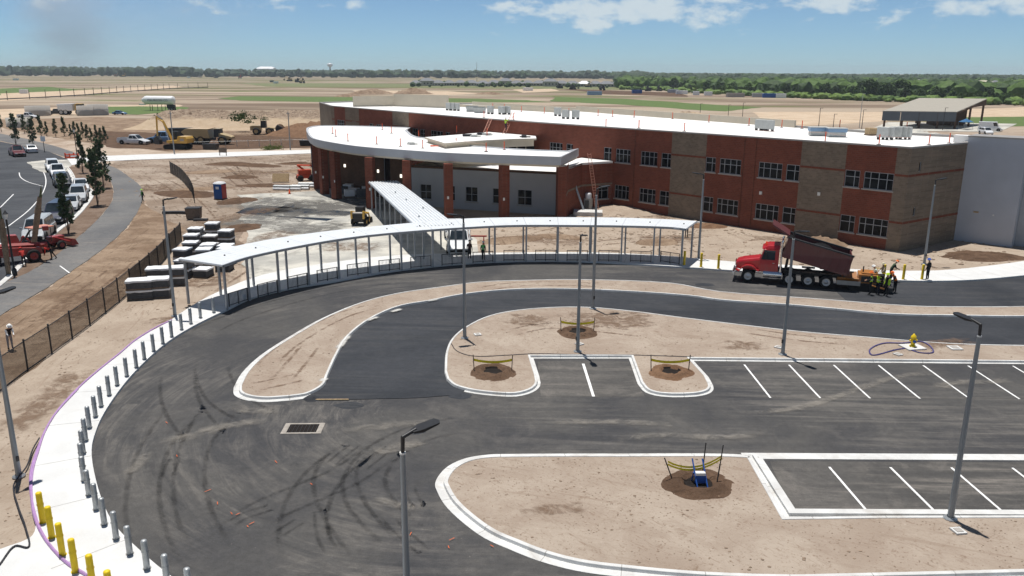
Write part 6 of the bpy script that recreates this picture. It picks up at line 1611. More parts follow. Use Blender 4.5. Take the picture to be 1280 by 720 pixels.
# dirt yard vehicles
t = car('pickup', 'car_white', 'white flatbed truck on the dirt beside the crane excavator', (-91.20, 198.88), RAD(-12), 0.05, None, 'flatbed_truck', 'truck'); t.scale = (1.35, 1.15, 1.2)
car('pickup', 'car_white', 'white pickup parked by the concrete cylinders on bare dirt', (-175.40, 300.79), RAD(-5), 0.05, None, 'parked_pickup', 'pickup').scale = (1.2, 1.2, 1.2)
car('suv', 'car_maroon', 'red car parked left of the dump truck on far dirt', (-186.00, 330.86), RAD(10), 0.05).scale = (1.15,) * 3
car('pickup', 'car_black', 'dark pickup parked next to the red car on far dirt', (-180.19, 328.35), RAD(5), 0.05, None, 'parked_pickup', 'pickup').scale = (1.2,) * 3
car('sedan', 'car_blue', 'small blue and orange vehicle on grass by the concrete cylinders', (-156.05, 330.71), RAD(0), 0.08).scale = (1.1,) * 3
bt = car('pickup', 'car_blue', 'light blue truck cab behind the excavator', (-85.41, 202.62), RAD(190), 0.05, None, 'dump_truck', 'truck'); bt.scale = (1.5, 1.4, 1.5)
m = MB(); m.box((-2.6, 0, 1.7), (3.4, 1.9, 1.4), 0, 0, 0, 0, (1.08, 1.1)); m.build('tipper_body', 'black_metal', bt)

# ------------------------------------------------------------------ red dump truck feeding the paver
WA, WB = Vector((20.24, 68.01)), Vector((26.17, 65.99))      # near-side front and rear wheels on the ground
dv = (WA - WB).normalized(); TRZ = math.atan2(dv.y, dv.x); lv = Vector((-dv.y, dv.x))
SCL = 1.07
f = 4.3
TO = WA - dv * (f - 1.2) * SCL - lv * 1.12 * SCL
tr = thing('dump_truck', 'red dump truck with raised dark maroon tipper body on the upper lane', 'dump truck', (*TO, 0.03), TRZ)
tr.scale = (SCL,) * 3
for s in (-1, 1):
    m = MB(); m.box((-0.3, s * 0.42, 0.95), (2 * f - 1.4, 0.1, 0.28)); m.build('chassis_rail', 'black_metal', tr)
m = MB(); loft(m, [(f - 2.1, [(0.78, 1.0), (0.80, 1.85), (0.70, 2.05)]), (f - 0.75, [(0.74, 1.0), (0.76, 1.62), (0.66, 1.80)]), (f - 0.28, [(0.68, 1.0), (0.68, 1.5), (0.58, 1.66)]), (f - 0.16, [(0.6, 1.05), (0.6, 1.42), (0.5, 1.5)])]); m.build('bonnet', 'truck_red', tr, 0.05)
for s in (-1, 1):
    m = MB(); pr = [(f - 2.0, 0.95)] + [(f - 1.2 + 0.74 * math.cos(a), 0.62 + 0.72 * math.sin(a)) for a in [math.pi * (0.82 - 0.08 * k) for k in range(10)]] + [(f - 0.2, 0.95), (f - 0.2, 1.05)]
    top_ = [(x, z + 0.1) for x, z in pr]
    m.side(pr + list(reversed(top_)), s * 0.72, s * 1.2); m.build('wing', 'truck_red', tr)
    m = MB(); m.box((f - 0.17, s * 0.86, 1.18), (0.1, 0.26, 0.2)); m.build('headlight', 'head_glass', tr)
    m = MB(); m.tube((f - 3.62, s * 0.95, 0.9), (f - 3.62, s * 0.95, 3.4), 0.085, n=10); m.tube((f - 3.62, s * 0.95, 3.35), (f - 3.72, s * 0.95, 3.58), 0.075, n=10); m.build('exhaust_stack', 'chrome', tr)
    m = MB(); m.tube((f - 3.75, s * 0.86, 0.78), (f - 2.35, s * 0.86, 0.78), 0.30, n=14); m.build('fuel_tank', 'chrome', tr)
    m = MB(); m.box((f - 2.45, s * 1.15, 2.35), (0.1, 0.14, 0.5)); m.tube((f - 2.35, s * 0.9, 2.5), (f - 2.45, s * 1.12, 2.5), 0.025, n=5); m.build('mirror', 'black_metal', tr)
    m = MB(); m.box((f - 3.1, s * 0.9, 0.48), (0.6, 0.3, 0.06)); m.build('step', 'chrome', tr)
m = MB(); m.box((f - 0.14, 0, 1.28), (0.05, 0.9, 0.62)); m.build('grille', 'chrome', tr)
m = MB(); m.box((f - 0.06, 0, 0.66), (0.22, 2.3, 0.36)); m.build('bumper', 'chrome', tr, 0.03)
CB = [(f - 3.45, 0.95), (f - 2.0, 0.95), (f - 2.0, 1.9), (f - 2.28, 2.8), (f - 3.45, 2.8)]
m = MB(); m.side(CB, -0.98, 0.98); cabin = m.build('cab', 'truck_red', tr, 0.05)
m = MB(); loft(m, [(f - 3.5, [(0.98, 2.8), (0.86, 3.14)]), (f - 2.6, [(0.97, 2.8), (0.84, 3.1)]), (f - 2.12, [(0.92, 2.76), (0.8, 2.86)])]); m.build('cab_roof', 'truck_red', tr, 0.05)
m = MB(); m.add([(f - 1.995, -0.86, 2.0), (f - 1.995, 0.86, 2.0), (f - 2.25, 0.82, 2.74), (f - 2.25, -0.82, 2.74)], [(0, 1, 2, 3)]); m.build('windscreen', 'car_glass', tr)
for s in (-1, 1):
    m = MB(); m.add([(f - 3.15, s * 0.99, 1.95), (f - 2.12, s * 0.99, 1.95), (f - 2.32, s * 0.99, 2.7), (f - 3.15, s * 0.99, 2.7)], [(0, 1, 2, 3)]); m.build('side_window', 'car_glass', tr)
    m = MB(); m.box((f - 2.65, s * 0.99, 1.45), (1.05, 0.02, 0.9)); dd = m.build('door', 'truck_red', tr)
    m = MB(); m.box((f - 3.05, s * 1.01, 1.7), (0.16, 0.03, 0.04)); m.build('handle', 'chrome', dd)
for k in range(5):
    m = MB(); m.box((f - 2.4, -0.6 + 0.3 * k, 3.08), (0.14, 0.08, 0.06)); m.build('marker_lamp', 'orange_post', tr)
for x, w in ((f - 1.2, 0.32), (f - 4.35, 0.5), (f - 5.75, 0.55), (f - 7.1, 0.55)):
    for s in (-1, 1): wheel(tr, x, s * (1.15 - w / 2), 0.53, w)
for x in (f - 5.75, f - 7.1):
    for s in (-1, 1):
        m = MB(); m.box((x, s * 0.9, 1.16), (1.0, 0.55, 0.04)); m.build('mudguard', 'black_metal', tr)
# tipper body hinged near the tail, raised about sixteen degrees
tip = MB()
BL, BW, BH = 5.0, 1.22, 1.5
BH0 = Vector((-f + 0.1, 0, 1.15)); TA = RAD(13.5)
mt = Matrix.Translation(BH0) @ Matrix.Rotation(-TA, 4, 'Y')
def tb(m, mm=mt):
    m.v = [tuple(mm @ Vector(p)) for p in m.v]; return m
m = MB(); m.box((BL / 2, 0, 0.06), (BL, 2 * BW, 0.12)); tb(m).build('tipper_floor', 'bed_maroon', tr)
for s in (-1, 1):
    m = MB(); m.box((BL / 2, s * BW, BH / 2 + 0.1), (BL, 0.08, BH)); sd_ = tb(m).build('tipper_side', 'bed_maroon', tr)
    for k in range(9):
        m = MB(); m.box((0.2 + (BL - 0.4) * k / 8, s * (BW + 0.06), BH / 2 + 0.1), (0.12, 0.08, BH - 0.06)); tb(m).build('side_rib', 'bed_maroon', sd_)
    m = MB(); m.box((BL / 2, s * (BW + 0.02), BH + 0.14), (BL + 0.05, 0.2, 0.12)); tb(m).build('top_rail', 'dark_steel', sd_)
m = MB(); m.box((BL - 0.04, 0, BH / 2 + 0.15), (0.08, 2 * BW, BH + 0.2)); tb(m).build('tipper_front', 'bed_maroon', tr)
m = MB(); m.side([(BL - 0.05, BH + 0.15), (BL + 1.35, BH + 0.62), (BL + 1.45, BH + 0.78), (BL + 1.32, BH + 0.74), (BL - 0.05, BH + 0.32)], -BW, BW); tb(m).build('cab_shield', 'bed_maroon', tr)
m = MB(); m.box((0.02, 0, BH / 2 + 0.15), (0.08, 2 * BW, BH), 0, 0, RAD(9)); tb(m).build('tailgate', 'bed_maroon', tr)
m = MB()
n = 12
for i in range(n):
    x0, x1 = BL * i / n, BL * (i + 1) / n; z0, z1 = BH - 0.15 - 0.22 * math.sin(i * .9), BH - 0.15 - 0.22 * math.sin((i + 1) * .9)
    m.add([(x0, -BW + .06, z0), (x1, -BW + .06, z1), (x1, BW - .06, z1), (x0, BW - .06, z0)], [(0, 1, 2, 3)])
tb(m).build('tarpaulin', 'tarp_black', tr)
m = MB(); m.tube((f - 4.0, 0, 0.95), mt @ Vector((BL - 0.5, 0, 0.05)), 0.13, 0.09, 10); m.build('hoist_ram', 'dark_steel', tr)
m = MB(); m.box((-f + 0.15, 0, 0.75), (0.1, 2.0, 0.16)); m.build('rear_beam', 'black_metal', tr)

# ------------------------------------------------------------------ asphalt paver behind the truck
pv = thing('asphalt_paver', 'grimy orange asphalt paver with hopper under the truck tail', 'paver', (*(TO - dv * (f * SCL + 1.45) + lv * 0.15), 0.03), TRZ)
pv.scale = (0.86,) * 3
for s in (-1, 1):
    m = MB(); pr = [(1.2 + 0.4 * math.cos(a), 0.4 + 0.4 * math.sin(a)) for a in [math.pi * (1.5 + k / 6) for k in range(7)]] + [(-1.4 + 0.4 * math.cos(a), 0.4 + 0.4 * math.sin(a)) for a in [math.pi * (0.5 + k / 6) for k in range(7)]]
    m.side(pr, s * 0.75, s * 1.1); m.build('track', 'black_rubber', pv)
    m = MB(); m.add([(0.7, s * 0.5, 0.6), (2.6, s * 0.5, 0.6), (2.6, s * 1.45, 1.35), (0.7, s * 1.45, 1.35), (0.7, s * 0.5, 0.52), (2.6, s * 0.5, 0.52), (2.6, s * 1.52, 1.3), (0.7, s * 1.52, 1.3)],
                    [(0, 1, 2, 3), (7, 6, 5, 4), (0, 4, 5, 1), (1, 5, 6, 2), (2, 6, 7, 3), (3, 7, 4, 0)]); m.build('hopper_wing', 'machine_orange', pv)
    m = MB(); m.box((1.55, s * 1.28, 0.78), (2.1, 0.05, 0.42)); m.build('side_plate', 'sill_stone', pv)
    m = MB(); m.tube((-0.4, s * 1.18, 0.75), (-1.95, s * 1.2, 0.35), 0.09, n=4); m.build('tow_arm', 'machine_orange', pv)
    m = MB(); m.box((-2.05, s * 0.85, 0.42), (0.7, 1.0, 0.4)); m.build('screed', 'dark_steel', pv)
m = MB(); m.box((-0.2, 0, 1.15), (1.8, 1.9, 1.0)); m.build('engine_housing', 'machine_orange', pv, 0.06)
m = MB(); m.box((-0.25, 0, 1.72), (1.4, 1.6, 0.14)); m.build('engine_lid', 'machine_orange', pv, 0.03)
m = MB(); m.tube((0.3, 0.4, 1.7), (0.3, 0.4, 2.35), 0.06, n=8); m.build('exhaust', 'dark_steel', pv)
m = MB(); m.box((-1.35, 0, 1.02), (0.9, 2.2, 0.1)); m.build('operator_deck', 'dark_steel', pv)
for s in (-1, 1):
    m = MB(); m.box((-1.3, s * 0.75, 1.4), (0.45, 0.45, 0.6)); m.build('operator_seat', 'black_rubber', pv)
m = MB(); m.box((-0.95, 0, 1.75), (0.25, 1.3, 0.3)); m.build('console', 'machine_orange', pv)
for s in (-1, 1):
    for x in (-1.75, -0.95):
        m = MB(); m.tube((x, s * 1.05, 1.05), (x, s * 1.05, 1.95), 0.03, n=5); m.build('deck_rail', 'safety_yellow', pv)
    m = MB(); m.tube((-1.75, s * 1.05, 1.95), (-0.95, s * 1.05, 1.95), 0.03, n=5); m.build('deck_rail', 'safety_yellow', pv)
    m = MB(); m.path([(-0.3, s * 1.0, 1.5), (-0.6, s * 1.15, 1.2), (-1.1, s * 1.15, 0.9), (-1.8, s * 1.0, 0.7)], 0.035, 5); m.build('hydraulic_hose', 'black_rubber', pv)
    m = MB(); m.box((-0.2, s * 0.97, 1.2), (1.3, 0.03, 0.55)); m.build('side_grille', 'dark_steel', pv)
m = MB(); m.box((1.6, 0, 0.75), (1.6, 1.3, 0.3)); m.build('asphalt_load', 'asphalt_new', pv)

# ------------------------------------------------------------------ excavator
def track_pair(t, L, r, yw, w, m_='black_rubber'):
    for s in (-1, 1):
        pr = [(L / 2 - r + r * math.cos(a), r + r * math.sin(a)) for a in [math.pi * (-0.5 + k / 6) for k in range(7)]] + [(-L / 2 + r + r * math.cos(a), r + r * math.sin(a)) for a in [math.pi * (0.5 + k / 6) for k in range(7)]]
        m = MB(); m.side(pr, s * yw - w / 2, s * yw + w / 2); m.build('track', m_, t)
ex = thing('excavator', 'yellow tracked excavator with folded boom beside the white path', 'excavator', (*(-75.96, 187.19), 0.05), RAD(172)); ex.scale = (1.25,) * 3
track_pair(ex, 4.2, 0.45, 1.1, 0.6)
m = MB(); m.box((0, 0, 0.8), (2.2, 1.7, 0.5)); m.build('undercarriage', 'dark_steel', ex)
m = MB(); m.side([(1.4, 1.1), (1.4, 1.6), (-0.6, 1.65), (-0.8, 2.35), (-2.3, 2.3), (-2.5, 1.9), (-2.4, 1.1)], -1.3, 1.3); up_ = m.build('house', 'machine_yellow', ex, 0.05)
for s in (-1, 1):
    m = MB(); m.box((-1.6, s * 1.31, 1.75), (0.7, 0.02, 0.42)); m.build('side_badge', 'sill_stone', up_)
m = MB(); m.side([(0.1, 1.65), (1.35, 1.65), (1.45, 2.2), (1.2, 3.1), (0.1, 3.1)], -1.25, -0.35); cb_ = m.build('cab', 'black_metal', ex, 0.04)
for y in (-1.262, -0.338):
    m = MB(); m.add([(0.2, y, 2.1), (1.3, y, 2.1), (1.15, y, 3.0), (0.2, y, 3.0)], [(0, 1, 2, 3)]); m.build('cab_window', 'car_glass', cb_)
m = MB(); m.tube((0.9, 0.2, 1.6), (2.3, 0.2, 4.9), 0.28, 0.24, 4); m.tube((2.3, 0.2, 4.9), (3.5, 0.2, 5.6), 0.24, 0.18, 4); m.build('boom', 'machine_yellow', ex)
m = MB(); m.tube((3.5, 0.2, 5.9), (3.7, 0.2, 2.2), 0.2, 0.15, 4); m.build('stick', 'machine_yellow', ex)
m = MB(); m.tube((1.5, 0.2, 1.6), (2.2, 0.2, 4.2), 0.09, n=8); m.tube((2.4, .2, 5.3), (3.4, .2, 6.0), 0.08, n=8); m.build('hydraulic_ram', 'chrome', ex)
m = MB(); m.side([(3.2, 0.8), (4.1, 0.9), (4.2, 1.9), (3.6, 2.3), (3.1, 1.6)], -0.4, 0.8); m.build('bucket', 'dark_steel', ex, 0.03)

# articulated haul truck
ad = thing('haul_truck', 'tan articulated haul truck with sloped bonnet and six big wheels on dark soil', 'haul truck', (*(-73.25, 199.93), 0.06), RAD(-4)); ad.scale = (1.18,) * 3
for x in (3.1, -1.3, -2.9):
    for s in (-1, 1): wheel(ad, x, s * 1.15, 0.88, 0.7, 'machine_tan')
m = MB(); m.side([(0.6, 1.3), (0.3, 3.0), (0.55, 3.15), (-4.3, 3.15), (-5.3, 2.5), (-4.3, 1.5), (-3.6, 1.35)], -1.5, 1.5); bd = m.build('dump_body', 'machine_tan', ad, 0.04)
m = MB(); m.add([(0.35, -1.3, 3.17), (0.35, 1.3, 3.17), (-4.2, 1.3, 3.17), (-4.2, -1.3, 3.17)], [(0, 1, 2, 3)]); m.build('sand_load', 'pale_sand', bd)
m = MB(); m.box((-1.4, 0, 1.1), (5.0, 1.0, 0.5)); m.build('rear_frame', 'dark_steel', ad)
m = MB(); loft(m, [(2.4, [(1.1, 1.2), (1.15, 2.2), (1.0, 2.35)]), (4.2, [(1.0, 1.2), (1.0, 1.75), (0.85, 1.9)]), (5.0, [(0.85, 1.1), (0.85, 1.5), (0.7, 1.6)])]); m.build('bonnet', 'machine_tan', ad, 0.05)
m = MB(); m.box((1.9, 0, 2.3), (1.35, 1.9, 1.6), 0, 0, 0, 0, (0.88, 0.9)); cb_ = m.build('cab', 'black_metal', ad, 0.05)
m = MB(); m.box((1.9, 0, 3.16), (1.4, 1.9, 0.1)); m.build('cab_roof', 'machine_tan', cb_)
m = MB(); m.box((2.9, 0, 1.2), (1.6, 2.3, 0.3)); m.build('front_frame', 'dark_steel', ad)
m = MB(); m.tube((0.9, 0.8, 1.2), (0.9, 0.8, 3.3), 0.09, n=8); m.build('exhaust', 'dark_steel', ad)

# wheel loader carrying a full bucket
ld = thing('wheel_loader', 'dark dusty wheel loader with soil-filled bucket under the sand bank', 'wheel loader', (*(-69.45, 231.07), 0.06), RAD(6)); ld.scale = (1.2,) * 3
for x in (1.4, -1.5):
    for s in (-1, 1): wheel(ld, x, s * 1.05, 0.8, 0.6, 'machine_tan')
m = MB(); m.side([(-2.9, 1.0), (-2.9, 1.9), (-2.5, 2.1), (-0.6, 2.1), (-0.4, 1.0)], -0.9, 0.9); m.build('engine_hood', 'machine_tan', ld, 0.06)
m = MB(); m.box((0.1, 0, 2.35), (1.3, 1.4, 1.6), 0, 0, 0, 0, (0.88, 0.9)); cb_ = m.build('cab', 'black_metal', ld, 0.05)
m = MB(); m.box((0.1, 0, 3.2), (1.35, 1.45, 0.1)); m.build('cab_roof', 'machine_tan', cb_)
m = MB(); m.box((1.3, 0, 1.1), (1.6, 1.0, 0.7)); m.build('front_frame', 'dark_steel', ld)
for s in (-1, 1):
    m = MB(); m.tube((1.0, s * 0.5, 1.7), (3.2, s * 0.5, 1.35), 0.16, n=4); m.build('lift_arm', 'machine_tan', ld)
m = MB(); m.side([(3.0, 0.7), (4.2, 0.9), (4.5, 1.7), (3.3, 2.3), (2.9, 1.5)], -1.4, 1.4); m.build('bucket', 'dark_steel', ld, 0.03)
m = MB(); m.lathe([(0.0, 0.95), (0.6, 0.75), (1.0, 0.3), (1.15, 0)], (3.75, 0, 1.5), 12); m.build('soil_load', 'dark_soil', ld)

# skid steer on the forecourt
sk = thing('skid_steer', 'small yellow and black skid-steer loader on the forecourt slab', 'skid steer', (*(-17.77, 94.39), 0.07), RAD(85))
for x in (0.55, -0.6):
    for s in (-1, 1): wheel(sk, x, s * 0.75, 0.4, 0.32, 'machine_yellow')
m = MB(); m.box((-0.1, 0, 0.75), (2.0, 1.15, 0.6)); m.build('body', 'black_metal', sk, 0.05)
m = MB(); m.box((-0.85, 0, 1.15), (0.8, 1.5, 0.55)); m.build('engine_cover', 'black_metal', sk, 0.05)
m = MB(); m.box((-0.95, 0, 1.48), (0.7, 1.2, 0.12)); m.build('engine_lid', 'sill_stone', sk)
m = MB(); m.box((0.1, 0, 1.55), (0.95, 1.0, 1.1)); m.build('cab', 'black_metal', sk, 0.05)
for s in (-1, 1):
    m = MB(); m.tube((-1.0, s * 0.72, 1.55), (0.9, s * 0.72, 1.2), 0.14, n=4); m.tube((0.9, s * .72, 1.2), (1.45, s * .72, 0.4), 0.1, n=4); m.build('lift_arm', 'machine_yellow', sk)
    m = MB(); m.box((-1.2, s * 0.7, 1.3), (0.3, 0.2, 0.9)); m.build('arm_tower', 'machine_yellow', sk)
m = MB(); m.side([(1.35, 0.05), (2.0, 0.05), (1.7, 0.6), (1.35, 0.7)], -0.95, 0.95); m.build('bucket', 'dark_steel', sk)

# red compact tractor with orange canopy, and red telehandler at the planting strip
tc_ = thing('compact_tractor', 'red compact tractor with flat orange canopy among the planting crew', 'tractor', (*(-46.30, 79.56), 0.06), RAD(60))
for x, r in ((1.0, 0.42), (-0.8, 0.62)):
    for s in (-1, 1): wheel(tc_, x, s * 0.75, r, 0.34, 'machine_red')
m = MB(); m.box((0.9, 0, 0.95), (1.5, 0.75, 0.65)); m.build('bonnet', 'machine_red', tc_, 0.06)
m = MB(); m.box((-0.6, 0, 0.8), (1.5, 0.9, 0.4)); m.build('body', 'machine_red', tc_, 0.05)
m = MB(); m.box((-0.75, 0, 1.2), (0.5, 0.5, 0.5)); m.build('seat', 'black_rubber', tc_)
for sx in (-1.25, 0.2):
    for s in (-1, 1):
        m = MB(); m.tube((sx, s * 0.55, 0.9), (sx, s * 0.6, 2.35), 0.04, n=6); m.build('canopy_post', 'black_metal', tc_)
paint('canopy_orange', (0.62, 0.22, 0.12), 0.6)
m = MB(); m.box((-0.5, 0, 2.4), (2.0, 1.6, 0.1)); m.build('canopy', 'canopy_orange', tc_, 0.03)
for s in (-1, 1):
    m = MB(); m.tube((0.6, s * 0.5, 1.2), (2.2, s * 0.5, 0.5), 0.08, n=4); m.build('lift_arm', 'machine_red', tc_)
m = MB(); m.side([(2.1, 0.15), (2.8, 0.15), (2.5, 0.75), (2.1, 0.85)], -0.8, 0.8); m.build('bucket', 'machine_red', tc_)
m = MB(); m.tube((-1.2, 0.3, 0.9), (-2.1, 0.3, 1.7), 0.1, n=4); m.tube((-2.1, .3, 1.7), (-2.6, 0.3, 0.6), 0.08, n=4); m.build('backhoe_arm', 'machine_red', tc_)
th = thing('telehandler', 'red telehandler with angled boom beside the palm trunks', 'telehandler', (*(-46.40, 73.94), 0.06), RAD(38)); th.scale = (1.0,) * 3
for x in (1.6, -1.6):
    for s in (-1, 1): wheel(th, x, s * 0.95, 0.6, 0.42, 'machine_red')
m = MB(); m.side([(-2.6, 0.7), (2.4, 0.7), (2.3, 1.3), (0.3, 1.5), (-2.5, 1.75)], -0.85, 0.85); m.build('body', 'machine_red', th, 0.06)
m = MB(); m.side([(-0.6, 1.5), (0.9, 1.4), (0.6, 2.5), (-0.5, 2.55)], 0.05, 0.85); cb_ = m.build('cab', 'machine_red', th, 0.05)
m = MB(); m.add([(-0.45, 0.86, 1.7), (0.75, 0.86, 1.6), (0.5, 0.86, 2.4), (-0.4, 0.86, 2.4)], [(0, 1, 2, 3)]); m.build('cab_window', 'car_glass', cb_)
m = MB(); m.tube((-2.3, -0.4, 1.8), (2.9, -0.4, 1.5), 0.22, 0.2, 4); m.build('boom', 'machine_red', th)
m = MB(); m.tube((0.8, -0.2, 1.6), (1.7, -0.2, 2.9), 0.09, n=4); m.tube((1.7, -0.2, 2.9), (2.8, -0.2, 3.0), 0.08, n=4); m.build('crane_jib', 'black_metal', th)
m = MB(); m.box((2.95, -0.2, 2.95), (0.5, 0.4, 0.4)); m.build('grapple', 'machine_red', th)
m = MB(); m.box((-1.2, 0.3, 1.75), (1.8, 0.9, 0.12)); m.build('deck', 'wrap_white', th)

# silo trailer with lettering
si = thing('silo_trailer', 'white cylindrical bulk trailer with dark lettering standing on legs', 'trailer', (*(-154.74, 364.73), 0.1), RAD(-3)); si.scale = (1.0,) * 3
k = 1.35
m = MB()
m.lathe([(0.0, -7.2), (0.7, -7.1), (1.75, -5.6), (1.85, -5.0), (1.85, 6.4), (1.6, 7.0), (0, 7.1)], (0, 0, 4.4), 24, 0, True, 'X'); m.build('tank', 'wrap_white', si)
for x in (-3.6, -2.6, -0.2, 1.6, 3.2):
    m = MB(); m.box((x, -0.6, 1.2), (0.18, 0.18, 2.6)); m.build('leg', 'black_metal', si)
for x in (5.2, 6.4):
    for s in (-1, 1): wheel(si, x, s * 1.3, 0.6, 0.5)
m = MB(); m.box((5.6, 0, 1.8), (3.4, 1.4, 1.5)); m.build('running_gear', 'black_metal', si)
m = MB(); m.box((-7.2, 0, 2.6), (2.6, 1.0, 0.5)); m.build('gooseneck', 'wrap_white', si)
cu = bpy.data.curves.new('lettering', 'FONT'); cu.body = 'MAURISON CO.'; cu.size = 1.3; cu.align_x = 'CENTER'; cu.extrude = 0.01; cu.resolution_u = 2
o = bpy.data.objects.new('lettering', cu); COL.objects.link(o)
dg = bpy.context.evaluated_depsgraph_get(); me = bpy.data.meshes.new_from_object(o.evaluated_get(dg)); bpy.data.objects.remove(o)
me.materials.clear(); me.materials.append(M['black_metal'])
o = bpy.data.objects.new('lettering', me); COL.objects.link(o); o.parent = si; o.location = (0.8, -1.87, 4.0); o.rotation_euler = (RAD(90), 0, 0)

# concrete cylinders, tyre skip, notice board, barrels
for i, (u, r, h) in enumerate((((-183.58, 322.02), 4.4, 3.6), ((-166.43, 325.46), 3.5, 3.6), ((-163.38, 328.16), 3.8, 4.0))):
    t = thing('concrete_cylinder', ('wide flat concrete cylinder left of the parked trucks', 'pale concrete cylinder next to the taller one', 'taller concrete cylinder at the end of the yard')[i], 'concrete cylinder', (*u, 0.05))
    m = MB(); m.lathe([(r, 0), (r, h), (r * 0.9, h), (r * 0.9, 0.5)], n=28); m.build('shell', 'sill_stone', t)
    m = MB(); m.lathe([(r * 0.9, h - 0.5), (0, h - 0.5)], n=28); m.build('top', 'concrete_kerb', t)
    m = MB(); m.lathe([(r + 0.03, h * 0.5), (r + 0.06, h * 0.53), (r + 0.03, h * 0.56)], n=28); m.build('hoop', 'galvanised', t)
for i, u in enumerate([(-154.92, 256.54), (-152.11, 254.90), (-151.46, 258.68)]):
    t = thing('concrete_manhole', 'short upright concrete manhole section behind the roadside pines', 'manhole section', (*u, 0.05), 0, 'manhole sections behind the pines')
    m = MB(); m.lathe([(1.5, 0), (1.5, 2.8), (1.2, 2.8), (1.2, 2.2)], n=18); m.build('ring', 'concrete_pad', t)
    m = MB(); m.lathe([(1.2, 2.6), (0, 2.6)], n=18); m.build('cover', 'concrete_kerb', t)
for (u, lab, L) in (((-68.31, 186.63), 'black steel skip standing before the haul truck wheels', 3.0), ((-49.07, 196.94), 'low black pipe bundle lying near the porch beyond the white path', 3.0)):
    t = thing('steel_skip', lab, 'skip', (*u, 0.05), RAD(-3))
    m = MB(); m.box((0, 0, 0.65), (L, 1.6, 1.1), 0, 0, 0, 0, (1.06, 1.1)); m.build('body', 'black_metal', t)
    m = MB(); m.box((0, 0, 1.22), (L * 1.1, 1.8, 0.1)); m.build('rim', 'black_metal', t)
t = thing('notice_board', 'brown notice board on two legs beside the white path', 'notice board', (*(-60.76, 172.58), 0.05), RAD(-3))
m = MB(); m.box((0, 0, 1.15), (1.7, 0.1, 1.0)); m.build('board', 'timber_old', t)
for s in (-0.7, 0.7):
    m = MB(); m.box((s, 0.02, 0.55), (0.12, 0.12, 1.1)); m.build('leg', 'timber_old', t)
dt = thing('haul_truck', 'dusty dump truck parked between the concrete cylinders', 'haul truck', (*(-174.19, 328.94), 0.05), RAD(5)); dt.scale = (1.3,) * 3
for x in (2.4, -1.2, -2.5):
    for s in (-1, 1): wheel(dt, x, s * 1.1, 0.8, 0.6)
m = MB(); m.side([(1.0, 1.2), (1.0, 3.3), (-3.6, 3.1), (-3.2, 1.2)], -1.4, 1.4); m.build('dump_body', 'wrap_white', dt, 0.05)
m = MB(); m.box((2.5, 0, 2.2), (1.8, 2.2, 2.2)); m.build('cab', 'machine_yellow', dt, 0.08)
m = MB(); m.box((2.7, 0, 2.8), (1.5, 2.24, 0.7)); m.build('cab_window', 'car_glass', dt)

